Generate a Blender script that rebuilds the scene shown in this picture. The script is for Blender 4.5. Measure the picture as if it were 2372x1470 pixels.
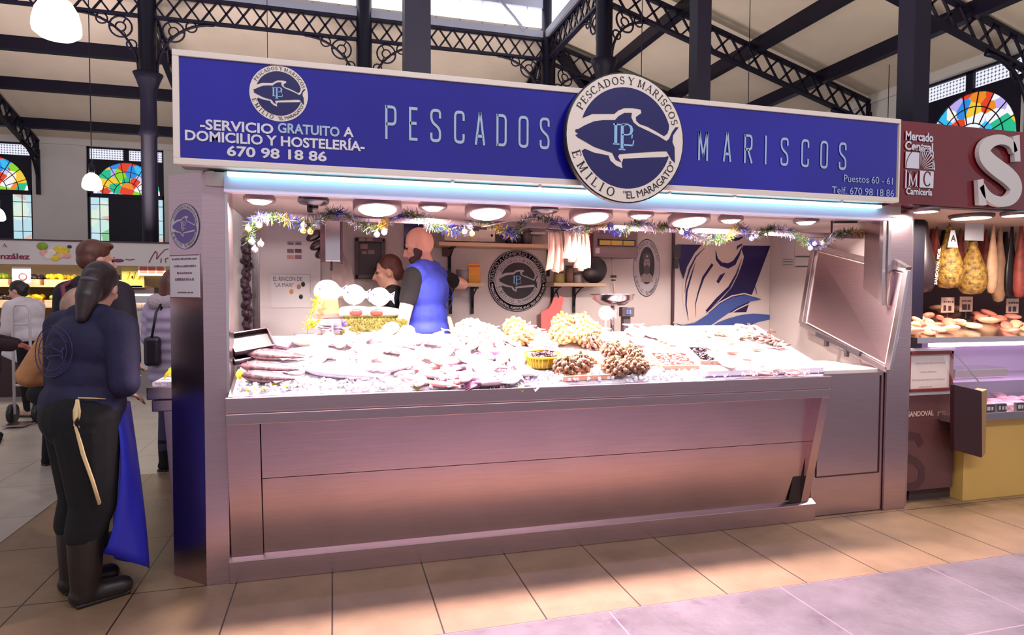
import bpy, bmesh, math, random
from mathutils import Vector as Vec, Matrix as Mat
random.seed(11)
for o in list(bpy.data.objects): bpy.data.objects.remove(o)
scn = bpy.context.scene
COL = scn.collection
PI = math.pi

# ------------------------------------------------------------------ camera
FPX, YAW, PIT, ROL, CY, CH = 1484.74, .27231, -.037183, .0045148, -3.53, 1.52
_c, _s = math.cos(YAW), math.sin(YAW)
_r = Vec((_c, -_s, 0)); _f = Vec((_s, _c, 0)); _u = Vec((0, 0, 1))
FW = _f*math.cos(PIT)+_u*math.sin(PIT); _u2 = _u*math.cos(PIT)-_f*math.sin(PIT)
RT = _r*math.cos(ROL)+_u2*math.sin(ROL); UP = _u2*math.cos(ROL)-_r*math.sin(ROL)
CAMP = Vec((0, CY, CH))
cam = bpy.data.cameras.new('camera'); camo = bpy.data.objects.new('camera', cam); COL.objects.link(camo)
cam.sensor_width = 36; cam.lens = FPX/2372*36; cam.clip_end = 200; cam.clip_start = .05
m = Mat((( RT.x, UP.x, -FW.x, 0), (RT.y, UP.y, -FW.y, CY), (RT.z, UP.z, -FW.z, CH), (0, 0, 0, 1)))
camo.matrix_world = m
scn.camera = camo

# ------------------------------------------------------------------ world, exposure
scn.view_settings.view_transform = 'Standard'; scn.view_settings.look = 'None'
scn.view_settings.gamma = 1; scn.view_settings.exposure = 0.0; scn.view_settings.use_curve_mapping = False
w = bpy.data.worlds.new('daylight'); scn.world = w; w.use_nodes = True
bg = w.node_tree.nodes['Background']; bg.inputs[0].default_value = (.86, .78, .88, 1); bg.inputs[1].default_value = .66

def area(name, loc, size, power, col, rot=(0, 0, 0), shape='RECTANGLE', sy=None, parent=None, spread=None):
    l = bpy.data.lights.new(name, 'AREA'); l.shape = shape; l.size = size; l.size_y = sy or size
    l.energy = power; l.color = col
    if spread: l.spread = spread
    o = bpy.data.objects.new(name, l); COL.objects.link(o); o.location = loc; o.rotation_euler = rot
    if parent: o.parent = parent; o.location = Vec(loc)-rootloc(parent)
    return o

# ------------------------------------------------------------------ helpers
def rootloc(p):
    v = Vec((0, 0, 0))
    while p is not None: v = v+Vec(p.location); p = p.parent
    return v
def ray(px, py): return FW+RT*((px-1186)/FPX)-UP*((py-735)/FPX)
def at(px, py, x=None, y=None, z=None):
    """the point of the plane x=, y= or z= that a viewing ray meets"""
    d = ray(px, py)
    if y is not None: t = (y-CAMP.y)/d.y
    elif x is not None: t = (x-CAMP.x)/d.x
    else: t = (z-CAMP.z)/d.z
    return CAMP+d*t
def s2l(c): return tuple(((v/12.92) if v <= .04045 else ((v+.055)/1.055)**2.4) for v in c)
def hexc(c):
    if isinstance(c, str): c = tuple(int(c[i:i+2], 16)/255 for i in (0, 2, 4))
    return s2l(c)
MATS = {}
def mat(name, col, rough=.5, metal=0., emit=0., noise=0., scale=8., bump=0., bscale=60., coat=0., trans=0., alpha=1., stretch=None, ecol=None, spec=None):
    if name in MATS: return MATS[name]
    m = bpy.data.materials.new(name); m.use_nodes = True; nt = m.node_tree; b = nt.nodes['Principled BSDF']
    c = hexc(col)+(1,)
    b.inputs['Base Color'].default_value = c; b.inputs['Roughness'].default_value = rough; b.inputs['Metallic'].default_value = metal
    if coat: b.inputs['Coat Weight'].default_value = coat; b.inputs['Coat Roughness'].default_value = .08
    if trans: b.inputs['Transmission Weight'].default_value = trans
    if spec is not None: b.inputs['Specular IOR Level'].default_value = spec
    b.inputs['Alpha'].default_value = alpha
    if emit: b.inputs['Emission Color'].default_value = (hexc(ecol)+(1,)) if ecol else c; b.inputs['Emission Strength'].default_value = emit
    if noise or bump:
        tc = nt.nodes.new('ShaderNodeTexCoord'); src = tc.outputs['Object']
        if stretch:
            mp = nt.nodes.new('ShaderNodeMapping'); mp.inputs['Scale'].default_value = stretch; nt.links.new(src, mp.inputs[0]); src = mp.outputs[0]
    if noise:
        n = nt.nodes.new('ShaderNodeTexNoise'); n.inputs['Scale'].default_value = scale; n.inputs['Detail'].default_value = 5
        nt.links.new(src, n.inputs['Vector'])
        r = nt.nodes.new('ShaderNodeValToRGB'); r.color_ramp.elements[0].position = .3; r.color_ramp.elements[1].position = .7
        r.color_ramp.elements[0].color = tuple(v*(1-noise) for v in c[:3])+(1,); r.color_ramp.elements[1].color = tuple(min(1, v*(1+noise)) for v in c[:3])+(1,)
        nt.links.new(n.outputs['Fac'], r.inputs[0]); nt.links.new(r.outputs[0], b.inputs['Base Color'])
    if bump:
        n2 = nt.nodes.new('ShaderNodeTexNoise'); n2.inputs['Scale'].default_value = bscale; nt.links.new(src, n2.inputs['Vector'])
        bp = nt.nodes.new('ShaderNodeBump'); bp.inputs['Strength'].default_value = bump; bp.inputs['Distance'].default_value = .02
        nt.links.new(n2.outputs['Fac'], bp.inputs['Height']); nt.links.new(bp.outputs[0], b.inputs['Normal'])
    MATS[name] = m
    return m

UPW = (1, .90, .78)
# unseen fill lights added above the stalls to brighten the hall roof
area('roof_fill', (1.6, .8, 2.9), 3.6, 150, UPW, (PI, 0, 0), sy=.5)
area('roof_fill', (6.0, 1.0, 2.9), 3.0, 200, UPW, (PI, 0, 0), sy=.5)
area('roof_fill', (-4.0, 7.9, 2.6), 4.0, 330, (1, .86, .84), (PI, 0, 0), sy=.6)
area('roof_fill', (2.5, 8.0, 2.6), 5.0, 230, (1, .88, .84), (PI, 0, 0), sy=.6)
# unseen fill light added high behind the camera to brighten the stall fronts
area('front_fill', (1.2, -5.5, 6.4), 7.0, 300, (1, .93, .96), (math.radians(50), 0, 0), sy=.5)

class Fr:
    """a flat frame: origin, right, up; n points out of the face"""
    def __init__(s, o, u, v): s.o = Vec(o); s.u = Vec(u).normalized(); s.v = Vec(v).normalized(); s.n = s.u.cross(s.v)
    def p(s, x, y, d=0.): return s.o+s.u*x+s.v*y+s.n*d
def front(y): return Fr((0, y, 0), (1, 0, 0), (0, 0, 1))
def rotm(a=0, b=0, c=0): return Mat.Rotation(c, 3, 'Z') @ Mat.Rotation(b, 3, 'Y') @ Mat.Rotation(a, 3, 'X')
I3 = Mat.Identity(3)

class MB:
    def __init__(s): s.v = []; s.f = []; s.mi = []; s.sm = []; s.m = 0
    def add(s, vs, fs, smooth=False):
        n = len(s.v); s.v += [Vec(v) for v in vs]
        for f in fs: s.f.append([i+n for i in f]); s.mi.append(s.m); s.sm.append(smooth)
        return s
    def poly(s, pts): return s.add(pts, [list(range(len(pts)))])
    def box(s, c, d, R=None):
        c = Vec(c); R = R or I3; x, y, z = d[0]/2, d[1]/2, d[2]/2
        vs = [c+R @ Vec((i*x, j*y, k*z)) for i in (-1, 1) for j in (-1, 1) for k in (-1, 1)]
        return s.add(vs, [(0, 1, 3, 2), (4, 6, 7, 5), (0, 4, 5, 1), (2, 3, 7, 6), (0, 2, 6, 4), (1, 5, 7, 3)])
    def bx(s, x0, x1, y0, y1, z0, z1): return s.box(((x0+x1)/2, (y0+y1)/2, (z0+z1)/2), (abs(x1-x0), abs(y1-y0), abs(z1-z0)))
    def bar(s, a, b, w, h, up=(0, 0, 1)):
        a = Vec(a); b = Vec(b); d = b-a; L = d.length
        if L < 1e-6: return s
        d.normalize(); up = Vec(up)
        if abs(d.dot(up)) > .97: up = Vec((0, 1, 0)) if abs(d.y) < .9 else Vec((1, 0, 0))
        sd = d.cross(up).normalized(); u2 = sd.cross(d)
        return s.box((a+b)/2, (L, w, h), Mat((d, sd, u2)).transposed())
    def prism(s, pts, fr, d0, d1):
        n = len(pts); vs = [fr.p(x, y, d0) for x, y in pts]+[fr.p(x, y, d1) for x, y in pts]
        fs = [list(range(n))[::-1], list(range(n, 2*n))]+[[i, (i+1) % n, n+(i+1) % n, n+i] for i in range(n)]
        return s.add(vs, fs)
    def flat(s, pts, fr, d=0.): return s.poly([fr.p(x, y, d) for x, y in pts])
    def tube(s, pts, r, n=10, caps=True, closed=False):
        pts = [Vec(p) for p in pts]; k = len(pts); rr = r if isinstance(r, (list, tuple)) else [r]*k
        vs = []; up = None
        for i, p in enumerate(pts):
            a = pts[i-1] if (i > 0 or closed) else p; b = pts[(i+1) % k] if (i < k-1 or closed) else p
            d = (b-a)
            if d.length < 1e-9: d = Vec((0, 0, 1))
            d.normalize()
            if up is None: up = Vec((0, 0, 1)) if abs(d.z) < .9 else Vec((1, 0, 0))
            sd = d.cross(up)
            if sd.length < 1e-4: sd = d.cross(Vec((0, 1, 0)))
            sd.normalize(); up = sd.cross(d)
            for j in range(n):
                t = 2*PI*j/n; vs.append(p+(sd*math.cos(t)+up*math.sin(t))*rr[i])
        fs = []
        for i in range(k if closed else k-1):
            for j in range(n):
                a = i*n+j; b = i*n+(j+1) % n; c = ((i+1) % k)*n+(j+1) % n; d = ((i+1) % k)*n+j
                fs.append((a, b, c, d))
        if caps and not closed: fs += [list(range(n))[::-1], list(range((k-1)*n, k*n))]
        return s.add(vs, fs, True)
    def lathe(s, prof, o=(0, 0, 0), n=24, R=None, sc=(1, 1)):
        o = Vec(o); R = R or I3; vs = []
        for r, z in prof:
            for j in range(n):
                t = 2*PI*j/n; vs.append(o+R @ Vec((r*math.cos(t)*sc[0], r*math.sin(t)*sc[1], z)))
        fs = [(i*n+j, i*n+(j+1) % n, (i+1)*n+(j+1) % n, (i+1)*n+j) for i in range(len(prof)-1) for j in range(n)]
        if prof[0][0] > 1e-4: fs.append(list(range(n))[::-1])
        if prof[-1][0] > 1e-4: fs.append(list(range((len(prof)-1)*n, len(prof)*n)))
        return s.add(vs, fs, True)
    def ell(s, c, r, R=None, n=12, k=8):
        r = (r, r, r) if isinstance(r, (int, float)) else r; R = R or I3; c = Vec(c)
        vs = [c+R @ Vec((0, 0, -r[2]))]
        for i in range(1, k):
            a = -PI/2+PI*i/k
            for j in range(n):
                t = 2*PI*j/n; vs.append(c+R @ Vec((r[0]*math.cos(a)*math.cos(t), r[1]*math.cos(a)*math.sin(t), r[2]*math.sin(a))))
        vs.append(c+R @ Vec((0, 0, r[2]))); N = len(vs)-1
        fs = [(0, 1+(j+1) % n, 1+j) for j in range(n)]
        for i in range(k-2):
            for j in range(n): fs.append((1+i*n+j, 1+i*n+(j+1) % n, 1+(i+1)*n+(j+1) % n, 1+(i+1)*n+j))
        fs += [(1+(k-2)*n+j, 1+(k-2)*n+(j+1) % n, N) for j in range(n)]
        return s.add(vs, fs, True)
    def cap(s, a, ra, b, rb, n=14):
        a = Vec(a); b = Vec(b); d = b-a; L = d.length; d.normalize()
        pts = []; rr = []
        for i in range(5):
            t = -PI/2+PI/2*i/4; pts.append(a+d*(math.sin(t)*ra)); rr.append(max(1e-3, math.cos(t)*ra))
        for i in range(1, 5):
            t = i/5; pts.append(a+d*(L*t)); rr.append(ra+(rb-ra)*t)
        for i in range(5):
            t = PI/2*i/4; pts.append(b+d*(math.sin(t)*rb)); rr.append(max(1e-3, math.cos(t)*rb))
        return s.tube(pts, rr, n)
    def ring(s, fr, x, y, R, r, n=20, m=6): return s.tube([fr.p(x+R*math.cos(2*PI*i/n), y+R*math.sin(2*PI*i/n)) for i in range(n)], r, m, closed=True)
    def mesh(s, name, mats, off=Vec((0, 0, 0))):
        me = bpy.data.meshes.new(name); me.from_pydata([v-off for v in s.v], [], s.f)
        for mm in (mats if isinstance(mats, (list, tuple)) else [mats]): me.materials.append(mm)
        me.polygons.foreach_set('material_index', s.mi); me.polygons.foreach_set('use_smooth', s.sm)
        me.update(); return me
    def build(s, name, mats, parent=None, bevel=0., voxel=0., smooth=4, sub=0):
        off = rootloc(parent) if parent is not None else Vec((0, 0, 0))
        o = bpy.data.objects.new(name, s.mesh(name, mats, off)); COL.objects.link(o)
        if parent is not None: o.parent = parent
        if voxel:
            r = o.modifiers.new('r', 'REMESH'); r.mode = 'VOXEL'; r.voxel_size = voxel; r.use_smooth_shade = True
            if smooth:
                q = o.modifiers.new('s', 'SMOOTH'); q.factor = .5; q.iterations = smooth
            bake(o)
        if bevel:
            q = o.modifiers.new('b', 'BEVEL'); q.width = bevel; q.segments = 2; q.limit_method = 'ANGLE'; q.angle_limit = .7
        if sub:
            q = o.modifiers.new('u', 'SUBSURF'); q.levels = sub; q.render_levels = sub
        return o
def bake(o):
    bpy.context.view_layer.update(); dg = bpy.context.evaluated_depsgraph_get()
    me = bpy.data.meshes.new_from_object(o.evaluated_get(dg)); old = o.data; ms = [m for m in old.materials]; o.modifiers.clear(); o.data = me
    if not me.materials:
        for m in ms: me.materials.append(m)
    me.polygons.foreach_set('use_smooth', [True]*len(me.polygons))
def tag(o, label=None, cat=None, group=None, kind=None):
    if label: o['label'] = label
    if cat: o['category'] = cat
    if group: o['group'] = group
    if kind: o['kind'] = kind
    return o
def thing(name, label, cat, loc=(0, 0, 0), rz=0., group=None):
    o = bpy.data.objects.new(name, None); COL.objects.link(o); o.empty_display_size = .1
    o.location = loc; o.rotation_euler = (0, 0, rz); return tag(o, label, cat, group)
def structure(o, label=None): return tag(o, label, None, None, 'structure')
def dup(root, loc=None, rot=None, scale=None, label=None, group=None):
    r = root.copy(); COL.objects.link(r)
    if loc is not None: r.location = loc
    if rot is not None: r.rotation_euler = rot
    if scale is not None: r.scale = scale if isinstance(scale, tuple) else (scale,)*3
    if label: r['label'] = label
    if group: r['group'] = group
    for ch in list(root.children):
        c = ch.copy(); COL.objects.link(c); c.parent = r
        for g in list(ch.children):
            d = g.copy(); COL.objects.link(d); d.parent = c
    return r

# ------------------------------------------------------------------ lettering
def rnd(pts, r, closed=False, n=5):
    out = []; k = len(pts)
    for i, p in enumerate(pts):
        if not closed and i in (0, k-1): out.append(p); continue
        a = Vec(pts[i-1]); b = Vec(p); c = Vec(pts[(i+1) % k]); d1 = (a-b); d2 = (c-b)
        q = min(r, d1.length*.5, d2.length*.5); d1.normalize(); d2.normalize(); p0 = b+d1*q; p1 = b+d2*q
        for j in range(n+1):
            t = j/n; out.append(tuple(p0*(1-t)**2+b*2*t*(1-t)+p1*t*t))
    return out
def ribbon(pts, w, closed=False):
    """quads following a flat polyline; w a number or one width per point"""
    k = len(pts); P = [Vec(p) for p in pts]; L = []; Rr = []
    for i in range(k):
        a = P[i-1] if (i > 0 or closed) else P[i]; b = P[(i+1) % k] if (i < k-1 or closed) else P[i]
        d1 = (P[i]-a); d2 = (b-P[i])
        d1 = d1.normalized() if d1.length > 1e-9 else d2.normalized(); d2 = d2.normalized() if d2.length > 1e-9 else d1
        t = (d1+d2); t = t.normalized() if t.length > 1e-6 else d1
        nrm = Vec((-t.y, t.x)); cs = max(.4, abs(nrm.dot(Vec((-d1.y, d1.x))))); ww = (w[i] if isinstance(w, (list, tuple)) else w)/2/cs
        L.append(P[i]+nrm*ww); Rr.append(P[i]-nrm*ww)
    q = range(k if closed else k-1)
    return [[tuple(L[i]), tuple(Rr[i]), tuple(Rr[(i+1) % k]), tuple(L[(i+1) % k])] for i in q]
def _cond(ch):
    r = .15; w = .36
    G = {'P': [((0, 0), (0, 1)), rnd([(0, .955), (w, .955), (w, .45), (0, .45)], r)], 'E': [((.3, .955), (0, .955), (0, .045), (.3, .045)), ((0, .52), (.26, .52))],
         'S': [rnd([(w, .72), (w, .955), (0, .955), (0, .62), (w, .4), (w, .045), (0, .045), (0, .28)], r)], 'C': [rnd([(w, .7), (w, .955), (0, .955), (0, .045), (w, .045), (w, .3)], r)],
         'A': [((0, 0), (w/2-.01, 1)), ((w/2+.01, 1), (w, 0)), ((.07, .27), (w-.07, .27))], 'D': [((0, 0), (0, 1)), rnd([(0, .955), (w, .955), (w, .045), (0, .045)], r)],
         'O': [rnd([(0, .955), (w, .955), (w, .045), (0, .045)], r, True)], 'M': [((0, 0), (0, 1)), ((0, 1), (.21, .15)), ((.21, .15), (.42, 1)), ((.42, 1), (.42, 0))],
         'R': [((0, 0), (0, 1)), rnd([(0, .955), (w, .955), (w, .48), (0, .48)], r), ((.16, .48), (w+.02, 0))], 'I': [((0, 0), (0, 1))]}
    fs = []
    for st in G[ch]: fs += ribbon(list(st), .088, ch == 'O')
    return fs, .5
def _serif(ch):
    T, t = .15, .065; F = []
    def st(p, q, w): F.extend(ribbon([p, q], w))
    def sf(x, y, w=.34): F.extend(ribbon([(x-w/2, y), (x+w/2, y)], .05))
    def arc(cx, cy, rx, ry, a0, a1, wt=T, n=14):
        P = []; W = []
        for i in range(n+1):
            a = math.radians(a0+(a1-a0)*i/n); P.append((cx+rx*math.cos(a), cy+ry*math.sin(a))); W.append(t+(wt-t)*abs(math.cos(a)))
        F.extend(ribbon(P, W))
    adv = .85
    if ch in 'PRE DLIM'.replace(' ', ''):
        x = .17; st((x, 0), (x, 1), T); sf(x, .025); sf(x, .975)
    if ch == 'P': st((.17, .97), (.42, .97), t); arc(.42, .73, .24, .24, 90, -90); st((.42, .49), (.17, .49), t); adv = .82
    if ch == 'R': st((.17, .97), (.42, .97), t); arc(.42, .74, .23, .23, 90, -90); st((.42, .51), (.17, .51), t); st((.4, .5), (.76, .02), .13); sf(.8, .025, .2); adv = .98
    if ch == 'E': st((.17, .97), (.66, .97), t); st((.17, .03), (.7, .03), t); st((.17, .51), (.5, .51), t); st((.66, 1), (.64, .78), .06); st((.7, 0), (.71, .24), .06); st((.5, .63), (.5, .39), .05); adv = .84
    if ch == 'D': st((.17, .97), (.4, .97), t); arc(.4, .5, .4, .47, 90, -90); st((.4, .03), (.17, .03), t); adv = .98
    if ch == 'L': st((.17, .03), (.66, .03), t); st((.66, 0), (.68, .26), .06); adv = .78
    if ch == 'I': adv = .46
    if ch == 'M': st((.17, 1), (.53, .08), .11); st((.53, .08), (.88, 1), t); st((.88, 0), (.88, 1), T); sf(.9, .025); sf(.9, .975, .26); adv = 1.16
    if ch == 'A': st((.06, 0), (.44, 1), t); st((.42, 1), (.82, 0), T); st((.2, .33), (.68, .33), t); sf(.08, .025, .28); sf(.82, .025, .32); adv = .94
    if ch == 'Y': st((.1, 1), (.45, .48), T); st((.45, .48), (.78, 1), t); st((.45, 0), (.45, .5), T); sf(.45, .025); sf(.1, .975, .3); sf(.78, .975, .26); adv = .9
    if ch == 'O': arc(.47, .5, .39, .47, 0, 360, n=26); adv = .98
    if ch == 'C': arc(.47, .5, .4, .47, 42, 318, n=22); st((.77, .98), (.77, .7), .05); adv = .88
    if ch == 'S': arc(.34, .74, .22, .23, 25, 180, .1); arc(.34, .74, .22, .24, 180, 270, .15); arc(.36, .26, .24, .24, 90, 0, .16); arc(.36, .26, .24, .23, 0, -155, .1); st((.56, 1), (.56, .74), .05); st((.12, 0), (.12, .28), .05); adv = .7
    if ch == ' ': adv = .42
    return F, adv
_GC = {}
def _bf(body, bold):
    cu = bpy.data.curves.new('g', 'FONT'); cu.body = body; cu.offset = bold; cu.resolution_u = 3
    o = bpy.data.objects.new('g', cu); me = bpy.data.meshes.new_from_object(o)
    vs = [(v.co.x, v.co.y) for v in me.vertices]; fs = [list(p.vertices) for p in me.polygons]
    bpy.data.objects.remove(o); bpy.data.curves.remove(cu); bpy.data.meshes.remove(me); return vs, fs
def _wd(b): vs = _bf(b, 0)[0]; return max(v[0] for v in vs)-min(v[0] for v in vs)
def glyph(font, ch):
    k = (font, ch)
    if k in _GC: return _GC[k]
    if font in ('cond', 'serif'):
        fs, adv = (([], .3) if ch == ' ' else (_cond if font == 'cond' else _serif)(ch)); g = ([f for f in fs], adv)
    else:
        if 'H' not in _GC:
            vs = _bf('H', 0)[0]; _GC['H'] = max(v[1] for v in vs); _GC['HH'] = _wd('HH')
        H = _GC['H']; vs, fs = _bf(ch, .028 if font == 'bold' else 0.) if ch != ' ' else ([], [])
        g = ([[(vs[i][0]/H, vs[i][1]/H) for i in f] for f in fs], (_wd('H'+ch+'H')-_GC['HH'])/H)
    _GC[k] = g; return g
def text(mb, s, fr, x, y, h, w=None, font='sans', d=.002, align='l', track=0., sx=1.):
    """one line of lettering on a frame; w stretches it to a total width"""
    tot = sum(glyph(font, c)[1]+track for c in s)-track
    k = (w/(tot*h)) if w else sx
    cx = x-(tot*h*k/2 if align == 'c' else 0)
    for c in s:
        g, a = glyph(font, c)
        for f in g: mb.flat([(cx+p[0]*h*k, y+p[1]*h) for p in f], fr, d)
        cx += (a+track)*h*k
    return mb
def arctext(mb, s, fr, cx, cy, R, a0, a1, h, font='serif', d=.002, low=False, sx=1.):
    """letters round a circle from angle a0 to a1 (degrees); low: bases outward"""
    adv = [glyph(font, c)[1] for c in s]; tot = sum(adv); acc = 0
    for c, a in zip(s, adv):
        th = math.radians(a0+(a1-a0)*(acc+a/2)/tot); acc += a
        g = glyph(font, c)[0]
        e = Vec((math.cos(th), math.sin(th))); tn = Vec((-e.y, e.x)) if low else Vec((e.y, -e.x)); up = -e if low else e
        b = Vec((cx, cy))+e*R
        for f in g:
            pl = []
            for px, py in f: q = b+tn*((px-a/2)*h*sx)+up*(py*h); pl.append((q.x, q.y))
            mb.flat(pl, fr, d)
    return mb
# ------------------------------------------------------------------ materials
STEEL = mat('brushed steel', (.76, .67, .69), .27, 1., noise=.06, scale=5, stretch=(1, 1, 40), bump=.02, bscale=30)
STEEL2 = mat('polished steel', (.82, .79, .80), .2, 1.)
ALU = mat('aluminium frame', (.80, .78, .76), .4, .6)
IRON = mat('painted iron', (.055, .03, .12), .5, .0, noise=.2, scale=3, spec=.3)
WALLP = mat('hall plaster', (.76, .745, .73), .9, noise=.04, scale=2)
ROOF = mat('painted roof boards', (.76, .70, .64), .85, noise=.05, scale=2, stretch=(1, 1, 1))
WHITE = mat('white panel', (.84, .79, .765), .45, noise=.02, scale=3)
WARMW = mat('cream lacquer', (.87, .83, .78), .5)
BLUE = mat('blue sign vinyl', (.085, .08, .56), .14, noise=.18, scale=1.3, coat=.4)
NAVY = mat('navy vinyl', (.065, .07, .34), .25, coat=.3)
LETTER = mat('pale blue lettering', (.62, .72, .80), .4)
LETW = mat('white lettering', (.82, .82, .85), .4)
BLACK = mat('black lettering', (.05, .03, .05), .5)
CYAN = mat('light blue monogram', (.55, .74, .88), .4)
DARK = mat('dark plastic', (.10, .08, .09), .4)
DGREY = mat('dark grey plastic', (.25, .22, .24), .45)
RED = mat('dark red sign', (.42, .05, .09), .15, noise=.25, scale=1.5, coat=.5)
WOOD = mat('crate wood', (.80, .62, .50), .7, noise=.15, scale=10, stretch=(1, 8, 8))
SKIN = mat('skin', (.80, .60, .52), .55, noise=.06, scale=14)
SKIN2 = mat('pale skin', (.84, .64, .55), .55, noise=.05, scale=14)
EYEW = mat('eye', (.12, .08, .08), .2)
LIPS = mat('lips', (.62, .30, .30), .5)
GREEN = mat('leaf green', (.48, .60, .12), .5, noise=.3, scale=20)
YLEAF = mat('leaf yellow', (.86, .74, .10), .5, noise=.2, scale=20)

def nodes(name, rough=.5):
    m = bpy.data.materials.new(name); m.use_nodes = True; nt = m.node_tree; return m, nt, nt.nodes['Principled BSDF'], nt.nodes.new('ShaderNodeTexCoord')
def tilemat(name, c1, c2, mort, bw, rh, off, rough, spl=None, mw=.004):
    m, nt, b, tc = nodes(name); L = nt.links.new
    mp = nt.nodes.new('ShaderNodeMapping'); mp.inputs['Location'].default_value = off+(0,); L(tc.outputs['Object'], mp.inputs[0])
    br = nt.nodes.new('ShaderNodeTexBrick'); br.offset = 0; br.squash = 1
    br.inputs['Scale'].default_value = 1; br.inputs['Mortar Size'].default_value = mw; br.inputs['Brick Width'].default_value = bw; br.inputs['Row Height'].default_value = rh
    br.inputs['Mortar Smooth'].default_value = .1; br.inputs['Bias'].default_value = 0
    L(mp.outputs[0], br.inputs['Vector'])
    br.inputs['Mortar'].default_value = hexc(mort)+(1,)
    n = nt.nodes.new('ShaderNodeTexNoise'); n.inputs['Scale'].default_value = 3; n.inputs['Detail'].default_value = 8; L(tc.outputs['Object'], n.inputs['Vector'])
    n.inputs['Roughness'].default_value = .65
    r = nt.nodes.new('ShaderNodeValToRGB'); r.color_ramp.elements[0].position = .35; r.color_ramp.elements[1].position = .65
    r.color_ramp.elements[0].color = hexc(c1)+(1,); r.color_ramp.elements[1].color = hexc(c2)+(1,); L(n.outputs['Fac'], r.inputs[0])
    src = r.outputs[0]
    if spl:
        n3 = nt.nodes.new('ShaderNodeTexNoise'); n3.inputs['Scale'].default_value = 2.2; n3.inputs['Detail'].default_value = 9; n3.inputs['Roughness'].default_value = .75; L(tc.outputs['Object'], n3.inputs['Vector'])
        r3 = nt.nodes.new('ShaderNodeValToRGB'); r3.color_ramp.elements[0].position = .56; r3.color_ramp.elements[1].position = .66; L(n3.outputs['Fac'], r3.inputs[0])
        mx = nt.nodes.new('ShaderNodeMix'); mx.data_type = 'RGBA'; L(r3.outputs[0], mx.inputs[0]); L(src, mx.inputs[6]); mx.inputs[7].default_value = hexc(spl)+(1,); src = mx.outputs[2]
    L(src, br.inputs['Color1']); L(src, br.inputs['Color2']); L(br.outputs['Color'], b.inputs['Base Color'])
    b.inputs['Roughness'].default_value = rough
    n2 = nt.nodes.new('ShaderNodeTexNoise'); n2.inputs['Scale'].default_value = 25; n2.inputs['Detail'].default_value = 6; L(tc.outputs['Object'], n2.inputs['Vector'])
    bp = nt.nodes.new('ShaderNodeBump'); bp.inputs['Strength'].default_value = .15; bp.inputs['Distance'].default_value = .01; L(n2.outputs['Fac'], bp.inputs['Height']); L(bp.outputs[0], b.inputs['Normal'])
    return m
TILE = tilemat('beige stall tiles', (.43, .345, .26), (.51, .41, .315), (.16, .11, .07), .4835, .79, (.012, .745), .42)
STONE = tilemat('grey aisle stone', (.33, .295, .31), (.42, .38, .40), (.54, .44, .50), .967, .62, (-.30, .745), .38, spl=(.30, .22, .28))
HALLT = tilemat('grey hall tiles', (.60, .56, .52), (.66, .62, .58), (.40, .36, .34), .79, .79, (.2, .1), .35)

def glassmat(name, strength, pal, scale):
    m, nt, b, tc = nodes(name); L = nt.links.new
    v = nt.nodes.new('ShaderNodeTexVoronoi'); v.inputs['Scale'].default_value = scale; L(tc.outputs['Object'], v.inputs['Vector'])
    sp = nt.nodes.new('ShaderNodeSeparateColor'); L(v.outputs['Color'], sp.inputs[0])
    r = nt.nodes.new('ShaderNodeValToRGB'); r.color_ramp.interpolation = 'CONSTANT'; e = r.color_ramp.elements
    e[0].color = hexc(pal[0])+(1,); e[1].position = 1/len(pal); e[1].color = hexc(pal[1])+(1,)
    for i, c in enumerate(pal[2:], 2): q = e.new(i/len(pal)); q.color = hexc(c)+(1,)
    L(sp.outputs[0], r.inputs[0]); L(r.outputs[0], b.inputs['Emission Color']); b.inputs['Emission Strength'].default_value = strength
    b.inputs['Base Color'].default_value = (.02, .02, .02, 1); b.inputs['Roughness'].default_value = .3
    return m
STAIN = glassmat('stained glass', .95, [(.95, .55, .1), (.2, .75, .95), (.55, .85, .15), (.8, .82, 1), (.98, .98, 1), (.15, .55, .9), (.98, .8, .2), (.75, .68, .95), (.1, .75, .55), (.9, .25, .1), (1, .97, .9)], 4.5)
STRIP = glassmat('pale leaded glass', .9, [(.75, .9, .95), (.82, .95, .92), (.7, .9, .98), (.9, .97, .9), (.55, .8, .6), (.9, .75, .7), (.78, .92, .97), (.8, .93, .96)], 3.)
SKYG = mat('clerestory glass', (1, 1, 1), .4, emit=2.6, ecol=(.96, .97, 1))
def perfmat():
    m, nt, b, tc = nodes('perforated vent'); L = nt.links.new
    v = nt.nodes.new('ShaderNodeTexVoronoi'); v.inputs['Scale'].default_value = 17; v.inputs['Randomness'].default_value = 0; L(tc.outputs['Object'], v.inputs['Vector'])
    r = nt.nodes.new('ShaderNodeValToRGB'); r.color_ramp.elements[0].position = .42; r.color_ramp.elements[0].color = (.85, .87, 1, 1); r.color_ramp.elements[1].position = .55; r.color_ramp.elements[1].color = (.08, .07, .12, 1)
    L(v.outputs['Distance'], r.inputs[0]); L(r.outputs[0], b.inputs['Emission Color']); b.inputs['Emission Strength'].default_value = 1.; b.inputs['Base Color'].default_value = (.1, .1, .1, 1)
    return m
PERF = perfmat()

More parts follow.
